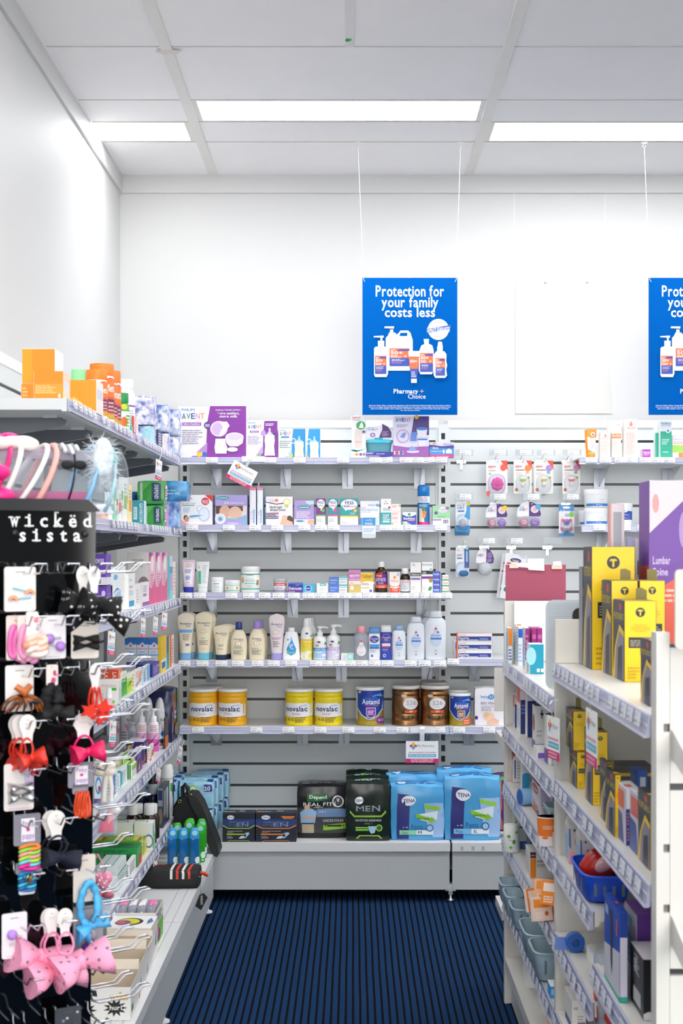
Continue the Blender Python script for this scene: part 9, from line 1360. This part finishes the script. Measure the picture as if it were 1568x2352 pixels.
def hband(px, key, label, r=.0045, lean=.03, off=0, dx2=0):
 o = SE('headband', label, 'hair accessory', 'headbands round the clear tube'); x = SP(px, 1090, -.01)[0]; k = MB()
 k.tube([(x + lean * (math.sin(t)) + dx2 * t, AY + (AR + .006) * math.cos(t), AZ + (AR + .006) * math.sin(t)) for t in [PI * 1.32 - PI * 1.64 * i / 24 for i in range(25)]], r, key, 8); k.build('band', o); return o, x
def deco(o, name, x, ang, r, key, sq=(1, 1, 1), n=8, dr=.012): MB().ball((x, AY + (AR + dr) * math.cos(ang), AZ + (AR + dr) * math.sin(ang)), r, key, n, sq).build(name, o)
o, x = hband(28, 'f3efe8', 'white headband with twisted white bow, nearer the picture edge', .0055); [deco(o, 'bow', x + dx, 1.9 + a, .017, 'f0ece0/.6', (1.5, .7, .7)) for dx, a in ((-.012, .1), (.014, .0), (.036, -.1))]
o, x = hband(80, 'f6f2ee', 'white headband beside the salmon pink one', .005, .04); deco(o, 'bow', x - .0, 2.0, .014, 'f0ece0/.6', (1.4, .6, .9))
hband(112, 'f2b0a6', 'salmon pink headband with plain arch', .0062, .03)
o, x = hband(4, 'e01a78', 'hot pink headband with ruffled rosette cut by the picture edge', .005); [deco(o, 'rosette', x + dx, 1.8 + a, .02, 'f01a84', (1.2, .8, .8)) for dx, a in ((.0, 0), (.03, -.1), (-.01, 1.2), (.0, 1.8))]
o, x = hband(168, '141416', 'black headband with rhinestone heart and small black bow', .0022, .012); [deco(o, 'rhinestone', x - .016 + .0064 * (i % 6), 1.98 + .075 * (i // 6), .0044, 'e9e9ec/.1' if i % 2 else '8a8a90/.1', n=5) for i in range(36) if i not in (0, 2, 3, 5, 24, 29, 30, 31, 34, 35)]
for sg in (-1, 1): deco(o, 'bow', x + .012 * sg, 2.75, .011, 'cloth_black', (1.2, .6, .8))
o, x = hband(216, '8fc4ea', 'light blue headband with white feather tuft', .0045, .02); deco(o, 'feather_core', x + .02, 2.5, .026, 'feather', (.8, .5, 1.5), 10)
k = MB(); rnd = random.Random(4)
for i in range(700):
 a = rnd.random() * 2 * PI; q = rnd.random() * 1.6 - .3; dx, dz = math.cos(a), math.sin(a) * .9 + .2; c = (x + .02 + .016 * rnd.uniform(-1, 1), AY - .05 - .012 * rnd.random(), AZ + .03 + .04 * rnd.uniform(-1, 1)); L = .014 + .02 * rnd.random() ** 2
 k.tube([c, (c[0] + dx * L * .6, c[1] - .012 * q, c[2] + dz * L * .6), (c[0] + dx * L, c[1] - .016 * q, c[2] + dz * L - .004)], [.0006, .0005, .0002], 'feather', 3)
f_ = k.build('feather', o)
o, x = hband(262, 'b9e0ee', 'pale blue headband with glittery aqua gem at the tube end', .004, .01); [deco(o, 'gem', x + .0 + .006 * (i % 2), 2.0 + .1 * i, .004, '6fd8cc/.2', n=5) for i in range(7)]
# ---------------------------------------------------------------- put each grouping point at the base of its own thing
kids = {}
for o in bpy.data.objects:
 if o.parent: kids.setdefault(o.parent.name, []).append(o)
for o in bpy.data.objects:
 if o.type != 'EMPTY' or o.parent or o.name not in kids: continue
 P_ = [ch.location + Vector(v.co) for ch in kids[o.name] if ch.type == 'MESH' and ch.rotation_euler[2] == 0 for v in ch.data.vertices]
 if not P_ or any(abs(a) > 1e-6 for a in o.rotation_euler[:2]): continue
 c = Vector(((min(p.x for p in P_) + max(p.x for p in P_)) / 2, (min(p.y for p in P_) + max(p.y for p in P_)) / 2, min(p.z for p in P_)))
 o.location = o.location + Matrix.Rotation(o.rotation_euler[2], 3, 'Z') @ c
 for ch in kids[o.name]: ch.location = ch.location - c
